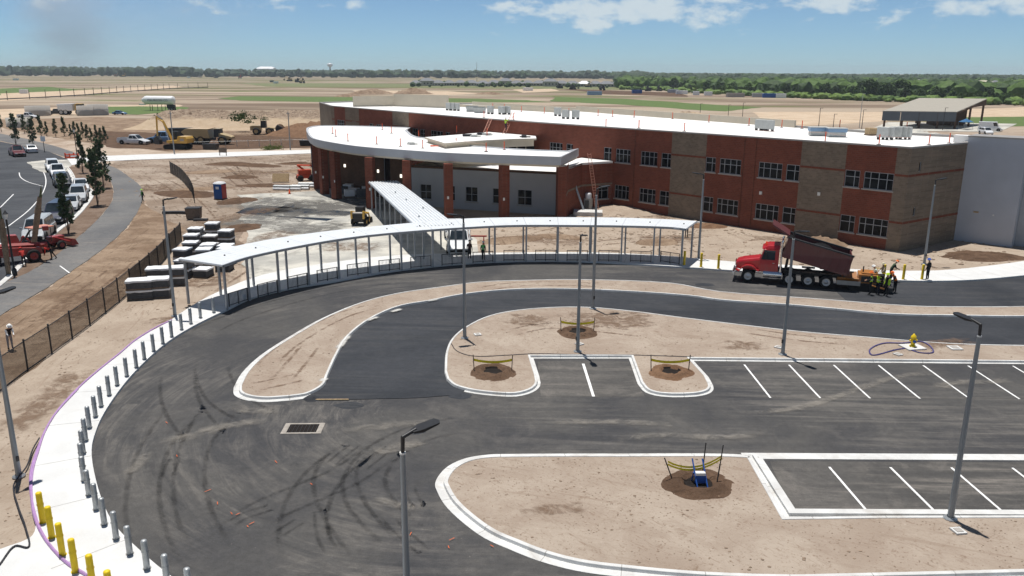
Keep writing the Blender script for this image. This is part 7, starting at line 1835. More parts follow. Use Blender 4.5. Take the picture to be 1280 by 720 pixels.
# ------------------------------------------------------------------ people
def person(lab, loc, rz, pose='stand', vest=(0.55, 0.75, 0.05), shirt=(0.03, 0.03, 0.035), legs=(0.018, 0.02, 0.03), hat=(0.8, 0.8, 0.78), z=0.05, h=1.78, arms=None, hood=False):
    J = {'pel': (0, 0, .95), 'spi': (0, 0, 1.15), 'che': (0, 0, 1.36), 'nec': (0, 0, 1.50), 'hd0': (0.015, 0, 1.60), 'hd1': (0.02, 0, 1.70)}
    for s, k in ((1, 'l'), (-1, 'r')):
        J.update({k + 'sh': (0, .19 * s, 1.42), k + 'el': (-.02, .25 * s, 1.13), k + 'wr': (.08, .25 * s, .89), k + 'hip': (0, .10 * s, .90), k + 'kn': (.02, .11 * s, .49), k + 'an': (-.01, .12 * s, .08), k + 'to': (.15, .13 * s, .035)})
    def bend(a, keys, piv):
        c, s_ = math.cos(a), math.sin(a)
        for q in keys:
            x, y, zz = J[q]; dx, dz = x - piv[0], zz - piv[2]
            J[q] = (piv[0] + dx * c + dz * s_, y, piv[2] - dx * s_ + dz * c)
    upper = ['spi', 'che', 'nec', 'hd0', 'hd1', 'lsh', 'rsh', 'lel', 'rel', 'lwr', 'rwr']
    if pose == 'bend':
        bend(RAD(70), upper, J['pel'])
        for k in 'lr':
            x, y, zz = J[k + 'sh']; J[k + 'el'] = (x + .03, y, zz - .28); J[k + 'wr'] = (x + .08, y * .8, zz - .52)
        J['ran'] = (-.42, -.14, .08); J['rto'] = (-.27, -.14, .035); J['rkn'] = (-.18, -.12, .5)
    elif pose == 'lean':
        bend(RAD(28), upper, J['pel'])
        for k in 'lr':
            x, y, zz = J[k + 'sh']; J[k + 'el'] = (x + .10, y, zz - .26); J[k + 'wr'] = (x + .30, y * .7, zz - .36)
    elif pose == 'walk':
        J['lkn'] = (.14, .11, .50); J['lan'] = (.24, .11, .08); J['lto'] = (.40, .12, .05); J['rkn'] = (-.05, -.11, .50); J['ran'] = (-.26, -.11, .12); J['rto'] = (-.12, -.11, .035)
        J['lwr'] = (-.12, .26, .92); J['rwr'] = (.2, -.24, .95)
    elif pose == 'carry':
        for s, k in ((1, 'l'), (-1, 'r')): J[k + 'el'] = (.1, .33 * s, 1.38); J[k + 'wr'] = (.12, .30 * s, 1.62)
    elif pose == 'climb':
        for s, k in ((1, 'l'), (-1, 'r')): J[k + 'el'] = (.22, .26 * s, 1.3); J[k + 'wr'] = (.38, .22 * s, 1.48)
        J['lkn'] = (.26, .12, .62); J['lan'] = (.16, .12, .28); J['lto'] = (.3, .12, .25)
    elif pose == 'work':
        for s, k in ((1, 'l'), (-1, 'r')): J[k + 'el'] = (.12, .27 * s, 1.16); J[k + 'wr'] = (.34, .16 * s, 1.10)
    bones = [('pel', 'spi', 'v'), ('spi', 'che', 'v'), ('che', 'nec', 'v'), ('nec', 'hd0', 'k'), ('hd0', 'hd1', 'k')]
    for k in 'lr':
        bones += [('che', k + 'sh', 'v'), (k + 'sh', k + 'el', 's'), (k + 'el', k + 'wr', 's'), ('pel', k + 'hip', 't'), (k + 'hip', k + 'kn', 't'), (k + 'kn', k + 'an', 't'), (k + 'an', k + 'to', 'b')]
        w, e = Vector(J[k + 'wr']), Vector(J[k + 'el']); d = (w - e).normalized()
        sd = d.cross(Vector((0, 1, 0))); sd = sd.normalized() if sd.length > .1 else Vector((1, 0, 0))
        J[k + 'pa'] = tuple(w + d * .08); bones.append((k + 'wr', k + 'pa', 'k'))
        for q in range(4):
            o = sd * (q - 1.5) * .021
            J['%sf%d' % (k, q)] = tuple(w + d * (.165 - .012 * abs(q - 1.3)) + o + Vector((.012, 0, -.01))); bones.append((k + 'pa', '%sf%d' % (k, q), 'k'))
        J[k + 'th'] = tuple(w + d * .085 + sd * .065); bones.append((k + 'wr', k + 'th', 'k'))
    rad = dict(pel=.15, spi=.142, che=.155, nec=.06, hd0=.085, hd1=.095)
    for k in 'lr':
        rad.update({k + 'sh': .075, k + 'el': .05, k + 'wr': .036, k + 'hip': .10, k + 'kn': .068, k + 'an': .052, k + 'to': .045, k + 'pa': .036, k + 'th': .011})
        for q in range(4): rad['%sf%d' % (k, q)] = .0095
    names = list(J); idx = {n_: i for i, n_ in enumerate(names)}
    me = bpy.data.meshes.new('body'); me.from_pydata([J[n_] for n_ in names], [(idx[a], idx[b]) for a, b, _ in bones], [])
    o = bpy.data.objects.new('body', me); COL.objects.link(o)
    md = o.modifiers.new('skin', 'SKIN'); md.use_smooth_shade = True
    for n_, v in zip(names, me.skin_vertices[0].data):
        v.radius = (rad[n_] * (.8 if n_ in ('pel', 'spi', 'che') else 1), rad[n_]); v.use_root = n_ == 'pel'
    sb = o.modifiers.new('sub', 'SUBSURF'); sb.levels = 1; sb.render_levels = 1
    dg = bpy.context.evaluated_depsgraph_get(); dg.update()
    nm = bpy.data.meshes.new_from_object(o.evaluated_get(dg)); bpy.data.objects.remove(o)
    root = thing('person', lab, 'person', (loc[0], loc[1], z), rz); sc = h / 1.79; root.scale = (sc, sc, sc)
    def cm(nmn, c):
        key = 'cloth_%.2f_%.2f_%.2f' % c
        if key not in M: mat(key, c, 0.85, 0, 0.12, 9.0)
        return M[key]
    nm.materials.clear()
    for m_ in (cm('v', vest), cm('s', shirt), cm('t', legs), M['skin'], M['black_rubber']): nm.materials.append(m_)
    mi = {'v': 0, 's': 1, 't': 2, 'k': 3, 'b': 4}
    seg = [(Vector(J[a]), Vector(J[b]), k) for a, b, k in bones]
    for p in nm.polygons:
        c = p.center; best = None
        for a, b, k in seg:
            ab = b - a; f_ = max(0, min(1, (c - a).dot(ab) / max(ab.length_squared, 1e-6))); dd = (c - (a + ab * f_)).length
            if best is None or dd < best[0]: best = (dd, k)
        p.material_index = mi[best[1]]; p.use_smooth = True
    bo = bpy.data.objects.new('body', nm); COL.objects.link(bo); bo.parent = root
    # helmet with brim, nose
    hx, hz = Vector(J['hd1']), Vector(J['hd0']); d = (hx - hz).normalized(); q = d.to_track_quat('Z', 'X').to_matrix().to_4x4()
    mt_ = Matrix.Translation(hx - d * 0.0) @ (d.rotation_difference(Vector((0, 0, 1))).inverted().to_matrix().to_4x4())
    m = MB(); m.lathe([(.165, 0.035), (.13, 0.05), (.128, .09), (.10, .145), (.05, .172), (0, .178)], n=14); m.v = [tuple(mt_ @ Vector((v[0] * 1.08 + .02, v[1], v[2]))) for v in m.v]
    m.build('helmet', cm('h', hat), root)
    m = MB(); m.box((.105, 0, -.03), (.03, .025, .04)); m.box((.09, .04, .0), (.02, .03, .012)); m.box((.09, -.04, .0), (.02, .03, .012)); m.box((.092, 0, -.075), (.02, .05, .012))
    m.v = [tuple(mt_ @ Vector(v)) for v in m.v]; stuff(m.build('face', M['skin'], root))
    if vest[1] > 0.4:   # reflective bands
        a, b = Vector(J['spi']), Vector(J['che'])
        m = MB()
        m.lathe([(.158, -.02), (.162, 0), (.158, .02)], n=14)
        mt2 = Matrix.Translation(a.lerp(b, .25)) @ ((b - a).rotation_difference(Vector((0, 0, 1))).inverted().to_matrix().to_4x4())
        m.v = [tuple(mt2 @ Vector((v[0] * .85, v[1] * 1.05, v[2]))) for v in m.v]; m.build('reflective_band', 'lamp_lens', root)
    return root
LIME, GREEN, ORG, BLK, NAVY = (0.50, 0.72, 0.04), (0.10, 0.45, 0.10), (0.70, 0.09, 0.04), (0.015, 0.015, 0.018), (0.012, 0.014, 0.03)
HW, HO, HB = (0.8, 0.8, 0.78), (0.75, 0.16, 0.03), (0.03, 0.10, 0.45)
person('worker in lime vest and orange helmet standing behind the paver', (29.14, 64.16), RAD(150), 'work', LIME, BLK, BLK, HO, 0.04, 1.9)
person('worker in dark clothes and lime cap standing at the screed end', (30.30, 63.81), RAD(200), 'stand', BLK, LIME, BLK, LIME, 0.04, 1.85)
person('worker in pale shirt and white helmet riding the paver deck', (30.21, 65.43), RAD(160), 'lean', (0.62, 0.75, 0.62), (0.6, 0.6, 0.55), BLK, HW, 0.45, 1.8)
person('worker in tan shirt standing behind the paver deck', (30.95, 66.22), RAD(190), 'work', (0.5, 0.4, 0.28), (0.5, 0.4, 0.28), BLK, (0.6, 0.55, 0.4), 0.45, 1.75)
person('worker in dark vest and orange helmet leaning on the white pavement', (32.73, 68.54), RAD(-10), 'lean', (0.05, 0.09, 0.05), BLK, BLK, HO, 0.16, 1.85)
person('worker in black with blue helmet beside the last yellow bollard', (36.05, 68.74), RAD(120), 'stand', BLK, BLK, BLK, HB, 0.16, 1.85)
person('person in black with orange bag under the canopy', (-4.07, 76.06), RAD(80), 'stand', (0.06, 0.02, 0.018), BLK, BLK, BLK, 0.16, 1.75)
person('worker in green vest leaning on the railing under the canopy', (-2.75, 75.58), RAD(70), 'stand', (0.16, 0.55, 0.14), BLK, BLK, (0.6, 0.65, 0.7), 0.16, 1.75)
cp = person('worker in lime shirt shouldering a white plank behind the canopy', (19.05, 87.72), RAD(95), 'carry', LIME, LIME, NAVY, HW, 0.03, 1.8)
px, py = (19.05, 87.72)
o = MB().box((0, 0, 0), (2.9, 0.24, 0.09), RAD(2)).build('plank', 'wrap_white'); o.location = (px - 0.05, py, 1.72); tag(o, 'long white plank carried on a worker\'s shoulder', 'plank')
lx, ly = LADDER_FOOT
person('worker in lime vest climbing the ladder to the high roof', (lx + 0.25, ly + 0.15), RAD(62), 'climb', LIME, (0.4, 0.6, 0.05), NAVY, HW, 9.1, 1.8)
person('worker in white sleeves and hat bending over the fence line', (-32.28, 49.77), RAD(-40), 'lean', BLK, (0.7, 0.7, 0.7), (0.25, 0.25, 0.27), HW, 0.04, 1.8)
person('planter in red shirt bending over at the planting strip edge', (-43.59, 75.34), RAD(215), 'bend', (0.62, 0.045, 0.03), (0.62, 0.045, 0.03), BLK, (0.62, 0.08, 0.05), 0.06, 1.85)
person('planter in red shirt leaning between the two palm trunks', (-44.46, 72.38), RAD(140), 'lean', (0.5, 0.04, 0.03), (0.5, 0.04, 0.03), BLK, (0.5, 0.05, 0.04), 0.06, 1.8)
person('planter in white and red beside the leaning palm trunk', (-45.71, 76.67), RAD(250), 'stand', (0.55, 0.45, 0.42), (0.55, 0.1, 0.08), (0.5, 0.42, 0.38), (0.6, 0.06, 0.04), 0.06, 1.75)
person('walker in green vest at the path edge', (-49.94, 109.55), RAD(240), 'walk', (0.08, 0.30, 0.06), BLK, (0.05, 0.05, 0.06), (0.45, 0.7, 0.1), 0.06, 1.8)
person('worker in lime vest beside the navy van roof', (-57.41, 104.04), RAD(200), 'stand', LIME, LIME, NAVY, HW, 0.06, 1.8)
person('worker in lime vest and white helmet beside the paver screed', (29.74, 64.17), RAD(20), 'work', LIME, BLK, NAVY, HW, 0.04, 1.85)
person('worker in orange vest raking fresh asphalt behind the screed', (31.52, 64.95), RAD(190), 'lean', (0.75, 0.20, 0.03), BLK, BLK, HO, 0.04, 1.85)

# ------------------------------------------------------------------ trees
def leaf_tree(name, h, w, n, lm, seed, conic=0.0, leaf=0.6, trunk_h=0.25, tr_=0.2, gaps=0.55):
    """prototype: tapered trunk with limbs and a crown of leaf clumps"""
    rr = random.Random(seed)
    t = thing(name, 'x', 'tree')
    m = MB(); lean = Vector((rr.uniform(-.04, .04), rr.uniform(-.04, .04), 1)) * h
    th = h * (0.92 if conic else 0.62)
    pts = [Vector((0, 0, 0))] + [Vector((lean.x * k / 5 + rr.uniform(-.02, .02) * h * .3, lean.y * k / 5 + rr.uniform(-.02, .02) * h * .3, th * k / 5)) for k in range(1, 6)]
    for k in range(5): m.tube(pts[k], pts[k + 1], tr_ * (1 - k * .17), tr_ * (1 - (k + 1) * .17), 7, 0, False)
    clumps = []
    nb = 26 if conic else 20
    for k in range(nb):
        f = (k + rr.random()) / nb
        zc = h * (trunk_h + (1 - trunk_h) * f)
        if conic: rad = w / 2 * (1 - f) ** 0.8 * rr.uniform(.45, 1.0)
        else: rad = w / 2 * math.sin(math.pi * min(1, (f * .80 + .16))) ** .7 * rr.uniform(.35, 1.0)
        a = rr.uniform(0, 6.28)
        c = Vector((rad * math.cos(a) + lean.x * f * .3, rad * math.sin(a), zc))
        base = pts[min(4, int(f * 5))]
        m.tube(base.lerp(Vector((0, 0, base.z)), 0), c, tr_ * .28, tr_ * .06, 4, 0, False)
        clumps.append((c, (w * (.17 if not conic else .17)) * rr.uniform(.7, 1.25)))
    m.build('trunk', 'bark', t)
    m = MB()
    for q in range(n):
        c, r = clumps[rr.randrange(len(clumps))]
        d = Vector((rr.gauss(0, 1), rr.gauss(0, 1), rr.gauss(0, .75)))
        d = d.normalized() * r * rr.uniform(.3, 1.0) ** .5
        p = c + d; s = leaf * rr.uniform(.55, 1.2)
        u = Vector((rr.gauss(0, 1), rr.gauss(0, 1), rr.gauss(0, .6))).normalized(); v = u.cross(Vector((rr.gauss(0, 1), rr.gauss(0, 1), rr.gauss(0, 1)))).normalized()
        m.add([p - u * s * .5, p + v * s * .38, p + u * s * .55, p - v * s * .38], [(0, 1, 2, 3)])
    m.build('crown', lm, t)
    return t
PROTO = {}
def plant(key, make, loc, rz, lab, grp, sc=1.0, z=0.0):
    loc = (loc[0], loc[1], z)
    if key not in PROTO:
        t = make(); PROTO[key] = t; t.location = loc; t.rotation_euler = (0, 0, rz); t.scale = (sc,) * 3; tag(t, lab, 'tree', grp); return t
    return dup(PROTO[key], loc, rz, lab, grp, sc)
pine = [lambda k=k: leaf_tree('pine_tree', 6.0, 1.75 + .3 * k, 900, 'leaf_pine', 40 + k, 1.0, 0.36, 0.2, 0.085) for k in range(3)]
for i, (u, h, lab) in enumerate((((-74.35, 141.55), 6.6, 'young pine beside the black street lamp at the strip head'), ((-54.65, 106.70), 7.4, 'tall young pine at the inner bend of the path'), ((-61.87, 123.10), 7.2, 'young pine behind the tall one at the path bend'),
        ((-48.54, 87.76), 6.6, 'slim young pine in front of the navy van'), ((-118.17, 196.21), 7.0, 'young pine behind the maroon pickup'), ((-111.76, 192.30), 6.4, 'slim young pine behind the white sedan'))):
    plant('pine%d' % (i % 3), pine[i % 3], u, i * 1.3, lab, None, h / 6.0, 0.05)
for i, (u, h) in enumerate(zip([(-146.03, 236.54), (-136.21, 231.03), (-125.49, 220.23), (-124.05, 220.32), (-121.07, 219.15), (-120.23, 221.96), (-115.15, 215.53), (-115.47, 218.17), (-113.13, 215.66), (-113.43, 218.30), (-106.01, 206.08), (-102.77, 201.59), (-102.74, 203.91), (-98.37, 197.36), (-99.54, 201.78)], (5, 5, 5.5, 4, 4.6, 5, 3.6, 4, 3.8, 4, 4, 3.6, 4.2, 3.8, 4))):
    plant('pine%d' % (i % 3), pine[i % 3], u, i * 2.1, 'small young pine in the nursery row beyond the access road', 'small pines beyond the access road', h / 6.0, 0.03)
# transplanted palms with tied fronds, propped at the planting strip
def palm(u, h, tilt, lab, rz):
    t = thing('palm_tree', lab, 'palm', (*u, 0.06), rz)
    d = Vector((math.sin(tilt), 0, math.cos(tilt)))
    m = MB(); n = 12
    for k in range(n):
        a, b = d * (h * k / n), d * (h * (k + 1) / n); r = 0.20 + 0.008 * k - (0.05 * max(0, k - 9))
        m.tube(a, b, r + (.02 if k % 2 else 0), r, 9, 0, False)
    m.build('trunk', 'bark_palm', t)
    top = d * h; m = MB(); rr = random.Random(int(h * 10))
    for k in range(40):
        a = rr.uniform(0, 6.28); s = rr.uniform(.02, .10); L = rr.uniform(.5, 1.3)
        p = top + Vector((math.cos(a) * s * .5, math.sin(a) * s * .5, rr.uniform(-.5, .1))); q = p + d * L + Vector((math.cos(a), math.sin(a), 0)) * s
        w_ = Vector((-math.sin(a), math.cos(a), 0)) * .05
        m.add([p - w_, p + w_, q], [(0, 1, 2)])
    m.build('fronds', 'grass_rough', t)
mat('bark_palm', (0.27, 0.19, 0.125), 0.9, 0, 0.3, 5.0)
palm((-45.27, 74.96), 6.2, RAD(15), 'palm trunk with tied fronds leaning over the planting crew', 0)
palm((-44.29, 69.66), 4.9, RAD(1), 'upright palm trunk with tied fronds beside the street lamp', RAD(10))
# black street lamps with lanterns
for u, h, lab in (((-43.40, 69.09), 5.6, 'black street lamp with lantern between the palm trunks'), ((-79.35, 149.78), 7.0, 'black street lamp with lantern beside the strip-head pine')):
    t = thing('street_lamp', lab, 'street lamp', (*u, 0.06))
    m = MB(); m.lathe([(0.2, 0), (0.2, 0.5), (0.09, 0.7), (0.07, h - 0.7), (0.09, h - 0.65)], n=12); m.build('pole', 'black_metal', t)
    m = MB(); m.lathe([(0.1, h - 0.65), (0.2, h - 0.25), (0.22, h - 0.2)], n=6); m.build('lantern', 'lamp_lens', t)
    m = MB(); m.lathe([(0.26, h - 0.2), (0.08, h + 0.02), (0.02, h + 0.2), (0, h + 0.2)], n=6); m.build('lantern_cap', 'black_metal', t)
t = thing('road_sign', 'white square road sign on a dark post by the access road', 'sign', (-101.38, 178.29), RAD(10))
m = MB(); m.tube((0, 0, 0), (0, 0, 3.3), 0.07, n=6); m.build('post', 'black_metal', t)
m = MB(); m.box((0, -0.08, 2.9), (0.95, 0.05, 1.1)); m.build('plate', 'wrap_white', t)
for i, u in enumerate([(-89.62, 166.28), (-88.35, 165.56)]):
    t = thing('water_barrier', 'orange and white plastic barrier standing by the white path junction', 'barrier', (*u, 0.05), RAD(20), 'plastic barriers at the path junction')
    m = MB(); m.side([(-.9, 0), (.9, 0), (.9, 1.05), (.7, 1.05), (.6, .8), (-.6, .8), (-.7, 1.05), (-.9, 1.05)], -.2, .2); m.build('body', 'orange_post' if i == 0 else 'lift_red', t)
    m = MB(); m.box((0, -.21, .5), (1.2, .02, .25)); m.build('reflective_strip', 'wrap_white', t)

# ------------------------------------------------------------------ sand bank and spoil
def bank(name, lab, x0, x1, y0, y1, h, m_, seed, nx=90, ny=26, lip=0.35):
    m = MB(); vs = []
    for i in range(nx + 1):
        fx = i / nx; x = x0 + (x1 - x0) * fx
        for j in range(ny + 1):
            fy = j / ny; y = y0 + (y1 - y0) * fy + 2.0 * noise.noise(Vector((x * .05, seed, 0)))
            e = min(1, fx * 9, (1 - fx) * 9); k = min(1.0, fy / lip); k = k * k * (3 - 2 * k); b = min(1.0, (1 - fy) / .35)
            z = h * k * b * e * (0.85 + .3 * noise.noise(Vector((x * .04, y * .04, seed))))
            z += k * b * e * (1.1 * noise.noise(Vector((x * .25, y * .35, seed + 2))) + .6 * noise.noise(Vector((x * .8, y * .8, seed + 4)))) * (1.0 if fy > lip * .8 else .25)
            vs.append((x, y, z - 0.02 if 0 < j < ny and 0 < i < nx else -0.05))
    fs = [(i * (ny + 1) + j, (i + 1) * (ny + 1) + j, (i + 1) * (ny + 1) + j + 1, i * (ny + 1) + j + 1) for i in range(nx) for j in range(ny)]
    m.add(vs, fs, 0, False)
    return tag(m.build(name, m_), lab, 'soil bank')
bank('sand_bank', 'long pale sand bank with broken top behind the earthmovers', -118, -44, 246, 292, 5.2, 'bank_soil', 3)
bank('spoil_bank', 'long ridge of broken brown spoil beyond the school roof', 8, 78, 300, 330, 3.2, 'bank_soil', 8, 80, 20, .5)
x, y = (-54.98, 222.06)
heap('soil_pile', 'steep brown soil pile beside the porch behind the white path', 'soil mound', (x + 4, y + 10, 0), 12, 3.6, 'red_soil', 0, 31, None, 1.5)
for i, (u, r, h) in enumerate((((-108.63, 657.20), 12, 3.2), ((-114.54, 644.48), 9, 2.6), ((-77.84, 651.36), 11, 4.0), ((-111.95, 573.91), 7, 2.0), ((-18.16, 651.04), 8, 1.8))):
    heap('soil_pile', 'small distant soil pile on the stripped field', 'soil mound', u, r, h, 'brown_soil', 0, 50 + i, 'soil piles on the far field', 1.4)
# shrubs growing on the bank
def shrub(u, z, r, lab, grp, seed, m_='leaf_mid'):
    rr = random.Random(seed); t = thing('shrub', lab, 'shrub', (*u, z), 0, grp)
    m = MB()
    for q in range(160):
        d = Vector((rr.gauss(0, .5), rr.gauss(0, .5), abs(rr.gauss(0, .45)))) * r; s = r * .28 * rr.uniform(.5, 1.2)
        a = Vector((rr.gauss(0, 1), rr.gauss(0, 1), rr.gauss(0, 1))).normalized(); b = a.cross(Vector((0.3, .8, .5))).normalized()
        m.add([d - a * s * .5, d + b * s * .4, d + a * s * .5, d - b * s * .4], [(0, 1, 2, 3)])
    m.build('foliage', m_, t)
    m = MB(); m.tube((0, 0, -.3), (0, 0, r * .5), .06, .03, 5); m.build('stem', 'bark', t)
for i, (u, z, r) in enumerate((((-80.09, 241.18), 3.2, 2.2), ((-79.02, 242.26), 3.6, 1.8), ((-76.55, 240.08), 2.6, 1.4), ((-78.95, 244.45), 4.4, 1.4), ((-111.09, 259.32), 1.5, 2.0), ((-72.01, 240.61), 3.5, 1.0), ((-75.93, 244.33), 3.5, 1.1))):
    shrub(u, z, r, 'green shrub growing on the sandy bank', 'shrubs on the sand bank', i)
for i, u in enumerate([(-54.74, 187.37), (-53.58, 188.42), (-55.54, 186.35)]): shrub(u, .02, 1.1, 'bright green weed tuft beside the white path', 'weeds by the white path', 70 + i, 'leaf_light')

# ------------------------------------------------------------------ woods
def blob_wood(name, lab, places, m_, seed):
    rr = random.Random(seed); bm = bmesh.new(); bmesh.ops.create_icosphere(bm, subdivisions=2, radius=1.0)
    bv = [v.co.copy() for v in bm.verts]; bf = [tuple(v.index for v in f.verts) for f in bm.faces]; bm.free()
    m = MB()
    for (x, y, w, h, mi) in places:
        o = Vector((rr.uniform(0, 50), rr.uniform(0, 50), 0)); sq = rr.uniform(.85, 1.2)
        vs = []
        for v in bv:
            k = 1 + .42 * noise.noise(v * 1.7 + o) + .30 * noise.noise(v * 4.1 + o)
            z = v.z * k; z = (z + 1.0) / 2
            vs.append((x + v.x * k * w / 2 * sq, y + v.y * k * w / 2, max(-.2, h * z - h * .02)))
        m.add(vs, bf, mi, False)
    o = stuff(m.build(name, m_)); return tag(o, lab, 'woodland')
rr = random.Random(5); pl_ = []
for k in range(1150):
    u = rr.uniform(-90, 800); d = rr.uniform(2050, 3300); pl_.append(((u - 640) / 1020 * d, d, rr.uniform(14, 30), rr.uniform(12, 21) * (1.25 if u < 260 else 1.0), 0 if rr.random() < .7 else 1))
blob_wood('distant_wood', 'low dark line of woodland along the far horizon', pl_, ['leaf_far', 'leaf_dark'], 1)
rr = random.Random(6); pl_ = []
front = [(760, 900), (800, 860), (840, 800), (880, 720), (960, 640), (1040, 585), (1100, 545), (1280, 490), (1450, 470)]
def dfront(u):
    for (a, da), (b, db) in zip(front, front[1:]):
        if a <= u <= b: return da + (db - da) * (u - a) / (b - a)
    return front[-1][1]
for k in range(3300):
    u = rr.uniform(765, 1440); d0 = dfront(u) * 1.03; d = d0 * math.exp(rr.random() * math.log(3300 / d0))
    hh = rr.uniform(7, 13) if d < 1500 else rr.uniform(10, 16)
    pl_.append(((u - 640) / 1020 * d, d, hh * rr.uniform(.9, 1.4), hh, (0 if rr.random() < .45 else 1) if d < 1100 else (2 if rr.random() < .6 else 0)))
blob_wood('woodland', 'broad green woodland stretching to the horizon behind the pavilion', pl_, ['leaf_dark', 'leaf_mid', 'leaf_far'], 2)
bl = [lambda k=k: leaf_tree('broadleaf_tree', 10.0, (8.5, 9.5, 7.5, 8.0)[k], (800, 900, 700, 800)[k], ('leaf_dark', 'leaf_mid', 'leaf_mid', 'leaf_dark')[k], 60 + k, 0, 1.1, .08, .22) for k in range(4)]
rr = random.Random(9); u = 772
while u < 1330:
    d = dfront(u) * rr.uniform(.97, 1.06); sc = rr.uniform(.55, 1.0); kk = rr.randrange(4)
    if 1062 < u < 1122: sc = rr.uniform(1.05, 1.3); kk = rr.choice((0, 3))
    if 830 < u < 850: sc *= 1.15
    lab = 'tall dark broadleaf tree standing out at the wood edge' if sc > 1.04 else ('dark green tree at the near edge of the woodland' if kk in (0, 3) else 'bright green tree at the near edge of the woodland')
    plant('leaf%d' % kk, bl[kk], ((u - 640) / 1020 * d, d), rr.uniform(0, 6), lab, 'trees along the wood edge' + (' tall' if sc > 1.04 else ' dark' if kk in (0, 3) else ' bright'), sc)
    u += rr.uniform(5, 9.5)
# low scrub in front of the wood
rr = random.Random(10); pl_ = []
for k in range(420):
    u = rr.uniform(770, 1400); d = dfront(u) * rr.uniform(.95, 1.0); hh = rr.uniform(2.0, 4.5); pl_.append(((u - 640) / 1020 * d, d, hh * 1.7, hh, 0 if rr.random() < .6 else 1))
blob_wood('scrub', 'bright green scrub along the foot of the woodland', pl_, ['leaf_light', 'leaf_mid'], 3)

# ------------------------------------------------------------------ far buildings
mat('roof_tile', (0.20, 0.205, 0.22), 0.8, 0, 0.15, .3); mat('house_wall', (0.42, 0.40, 0.36), 0.85, 0, 0.1, .2); mat('roof_clay', (0.42, 0.29, 0.21), 0.8, 0, 0.15, .3)
def house(u, w, dp, h, rf, lab, grp, rm='roof_tile', wm='house_wall'):
    t = thing('house', lab, 'house', (*u, 0), R.uniform(-.15, .15), grp)
    m = MB(); m.box((0, 0, h / 2), (w, dp, h)); m.build('wall', wm, t)
    e = .7
    m = MB(); m.add([(-w / 2 - e, -dp / 2 - e, h), (w / 2 + e, -dp / 2 - e, h), (w / 2 + e, dp / 2 + e, h), (-w / 2 - e, dp / 2 + e, h), (-w / 2 + dp * .42, 0, h + rf), (w / 2 - dp * .42, 0, h + rf)],
                    [(0, 1, 5, 4), (1, 2, 5), (2, 3, 4, 5), (3, 0, 4), (3, 2, 1, 0)]); m.build('roof', rm, t)
    for k in range(4):
        m = MB(); m.box((-w * .38 + w * .25 * k, -dp / 2 - .03, h * .5), (1.6, .06, 1.5)); m.build('window', 'window_glass', t)
for i in range(19):
    px = 522 + i * 13.6
    d = 1010 + R.uniform(-30, 40)
    house(((px - 640) / 1020 * d, d), R.uniform(13, 17), 12, 3.4 + (2.4 if i in (1, 8, 12) else 0), 3.4, 'grey-roofed house in the distant row' if i not in (15,) else 'house with a bright pale roof in the distant row', 'grey houses in the distant row', 'roof_tile' if i != 15 else 'wrap_white')
for (px, d, w, lab, rm) in ((1127, 950, 18, 'pale-roofed house among the trees of the wood', 'house_wall'), (1172, 900, 16, 'clay-roofed house among the trees of the wood', 'roof_clay'), (1160, 930, 14, 'small clay-roofed house beside the other in the wood', 'roof_clay'), (1210, 840, 22, 'wide cream-roofed house deep in the wood', 'cream_panel'), (1224, 860, 12, 'small grey-roofed house beside the cream one in the wood', 'roof_tile')):
    house(((px - 640) / 1020 * d, d), w, 12, 7.0, 4.0, lab, None, rm)
# scrubby trees between the houses
rr = random.Random(12); pl_ = []
for k in range(110):
    u = rr.uniform(515, 800); d = rr.uniform(930, 1000) if rr.random() < .4 else rr.uniform(1050, 1150); hh = rr.uniform(2.0, 6.0); pl_.append(((u - 640) / 1020 * d, d, hh * 1.2, hh, 0))
blob_wood('garden_trees', 'small dark trees scattered among the distant houses', pl_, ['leaf_dark'], 4)
d = 3300; x = (419 - 640) / 1020 * d
t = thing('water_tower', 'white water tower with round tank on the horizon', 'water tower', (x, d, 0))
m = MB(); m.lathe([(5.5, 0), (3.6, 6), (3.2, 26), (4.0, 30)], n=16); m.build('stem', 'stucco_grey', t)
m = MB(); m.lathe([(4.0, 30), (10.0, 34), (11.0, 38), (9.0, 42.5), (0, 45)], n=20); m.build('tank', 'wrap_white', t)
d = 3360; t = thing('arena_building', 'low white domed roof showing above the far woodland', 'building', ((342 - 640) / 1020 * d, d, 0))
m = MB(); m.box((0, 0, 11), (64, 44, 22)); m.build('wall', 'stucco_grey', t)
m = MB(); loft(m, [(-34, [(23, 22), (14, 25), (5, 26)]), (-22, [(23, 22), (14, 29), (5, 30.5)]), (22, [(23, 22), (14, 29), (5, 30.5)]), (34, [(23, 22), (14, 25), (5, 26)])]); m.build('roof', 'wrap_white', t)
d = 1500; t = thing('radio_mast', 'thin lattice radio mast rising above the distant trees', 'mast', ((596 - 640) / 1020 * d, d, 0))
for a in (0, 2.09, 4.19):
    m = MB(); m.tube((.7 * math.cos(a), .7 * math.sin(a), 0), (.25 * math.cos(a), .25 * math.sin(a), 33), .18, .12, 4); m.build('leg', 'dark_steel', t)
for k in range(10):
    m = MB(); r_ = .7 - .045 * k
    for a in (0, 2.09, 4.19): m.tube((r_ * math.cos(a), r_ * math.sin(a), 3 * k + 2), (r_ * math.cos(a + 2.09), r_ * math.sin(a + 2.09), 3 * k + 2), .1, n=4)
    m.build('brace', 'dark_steel', t)

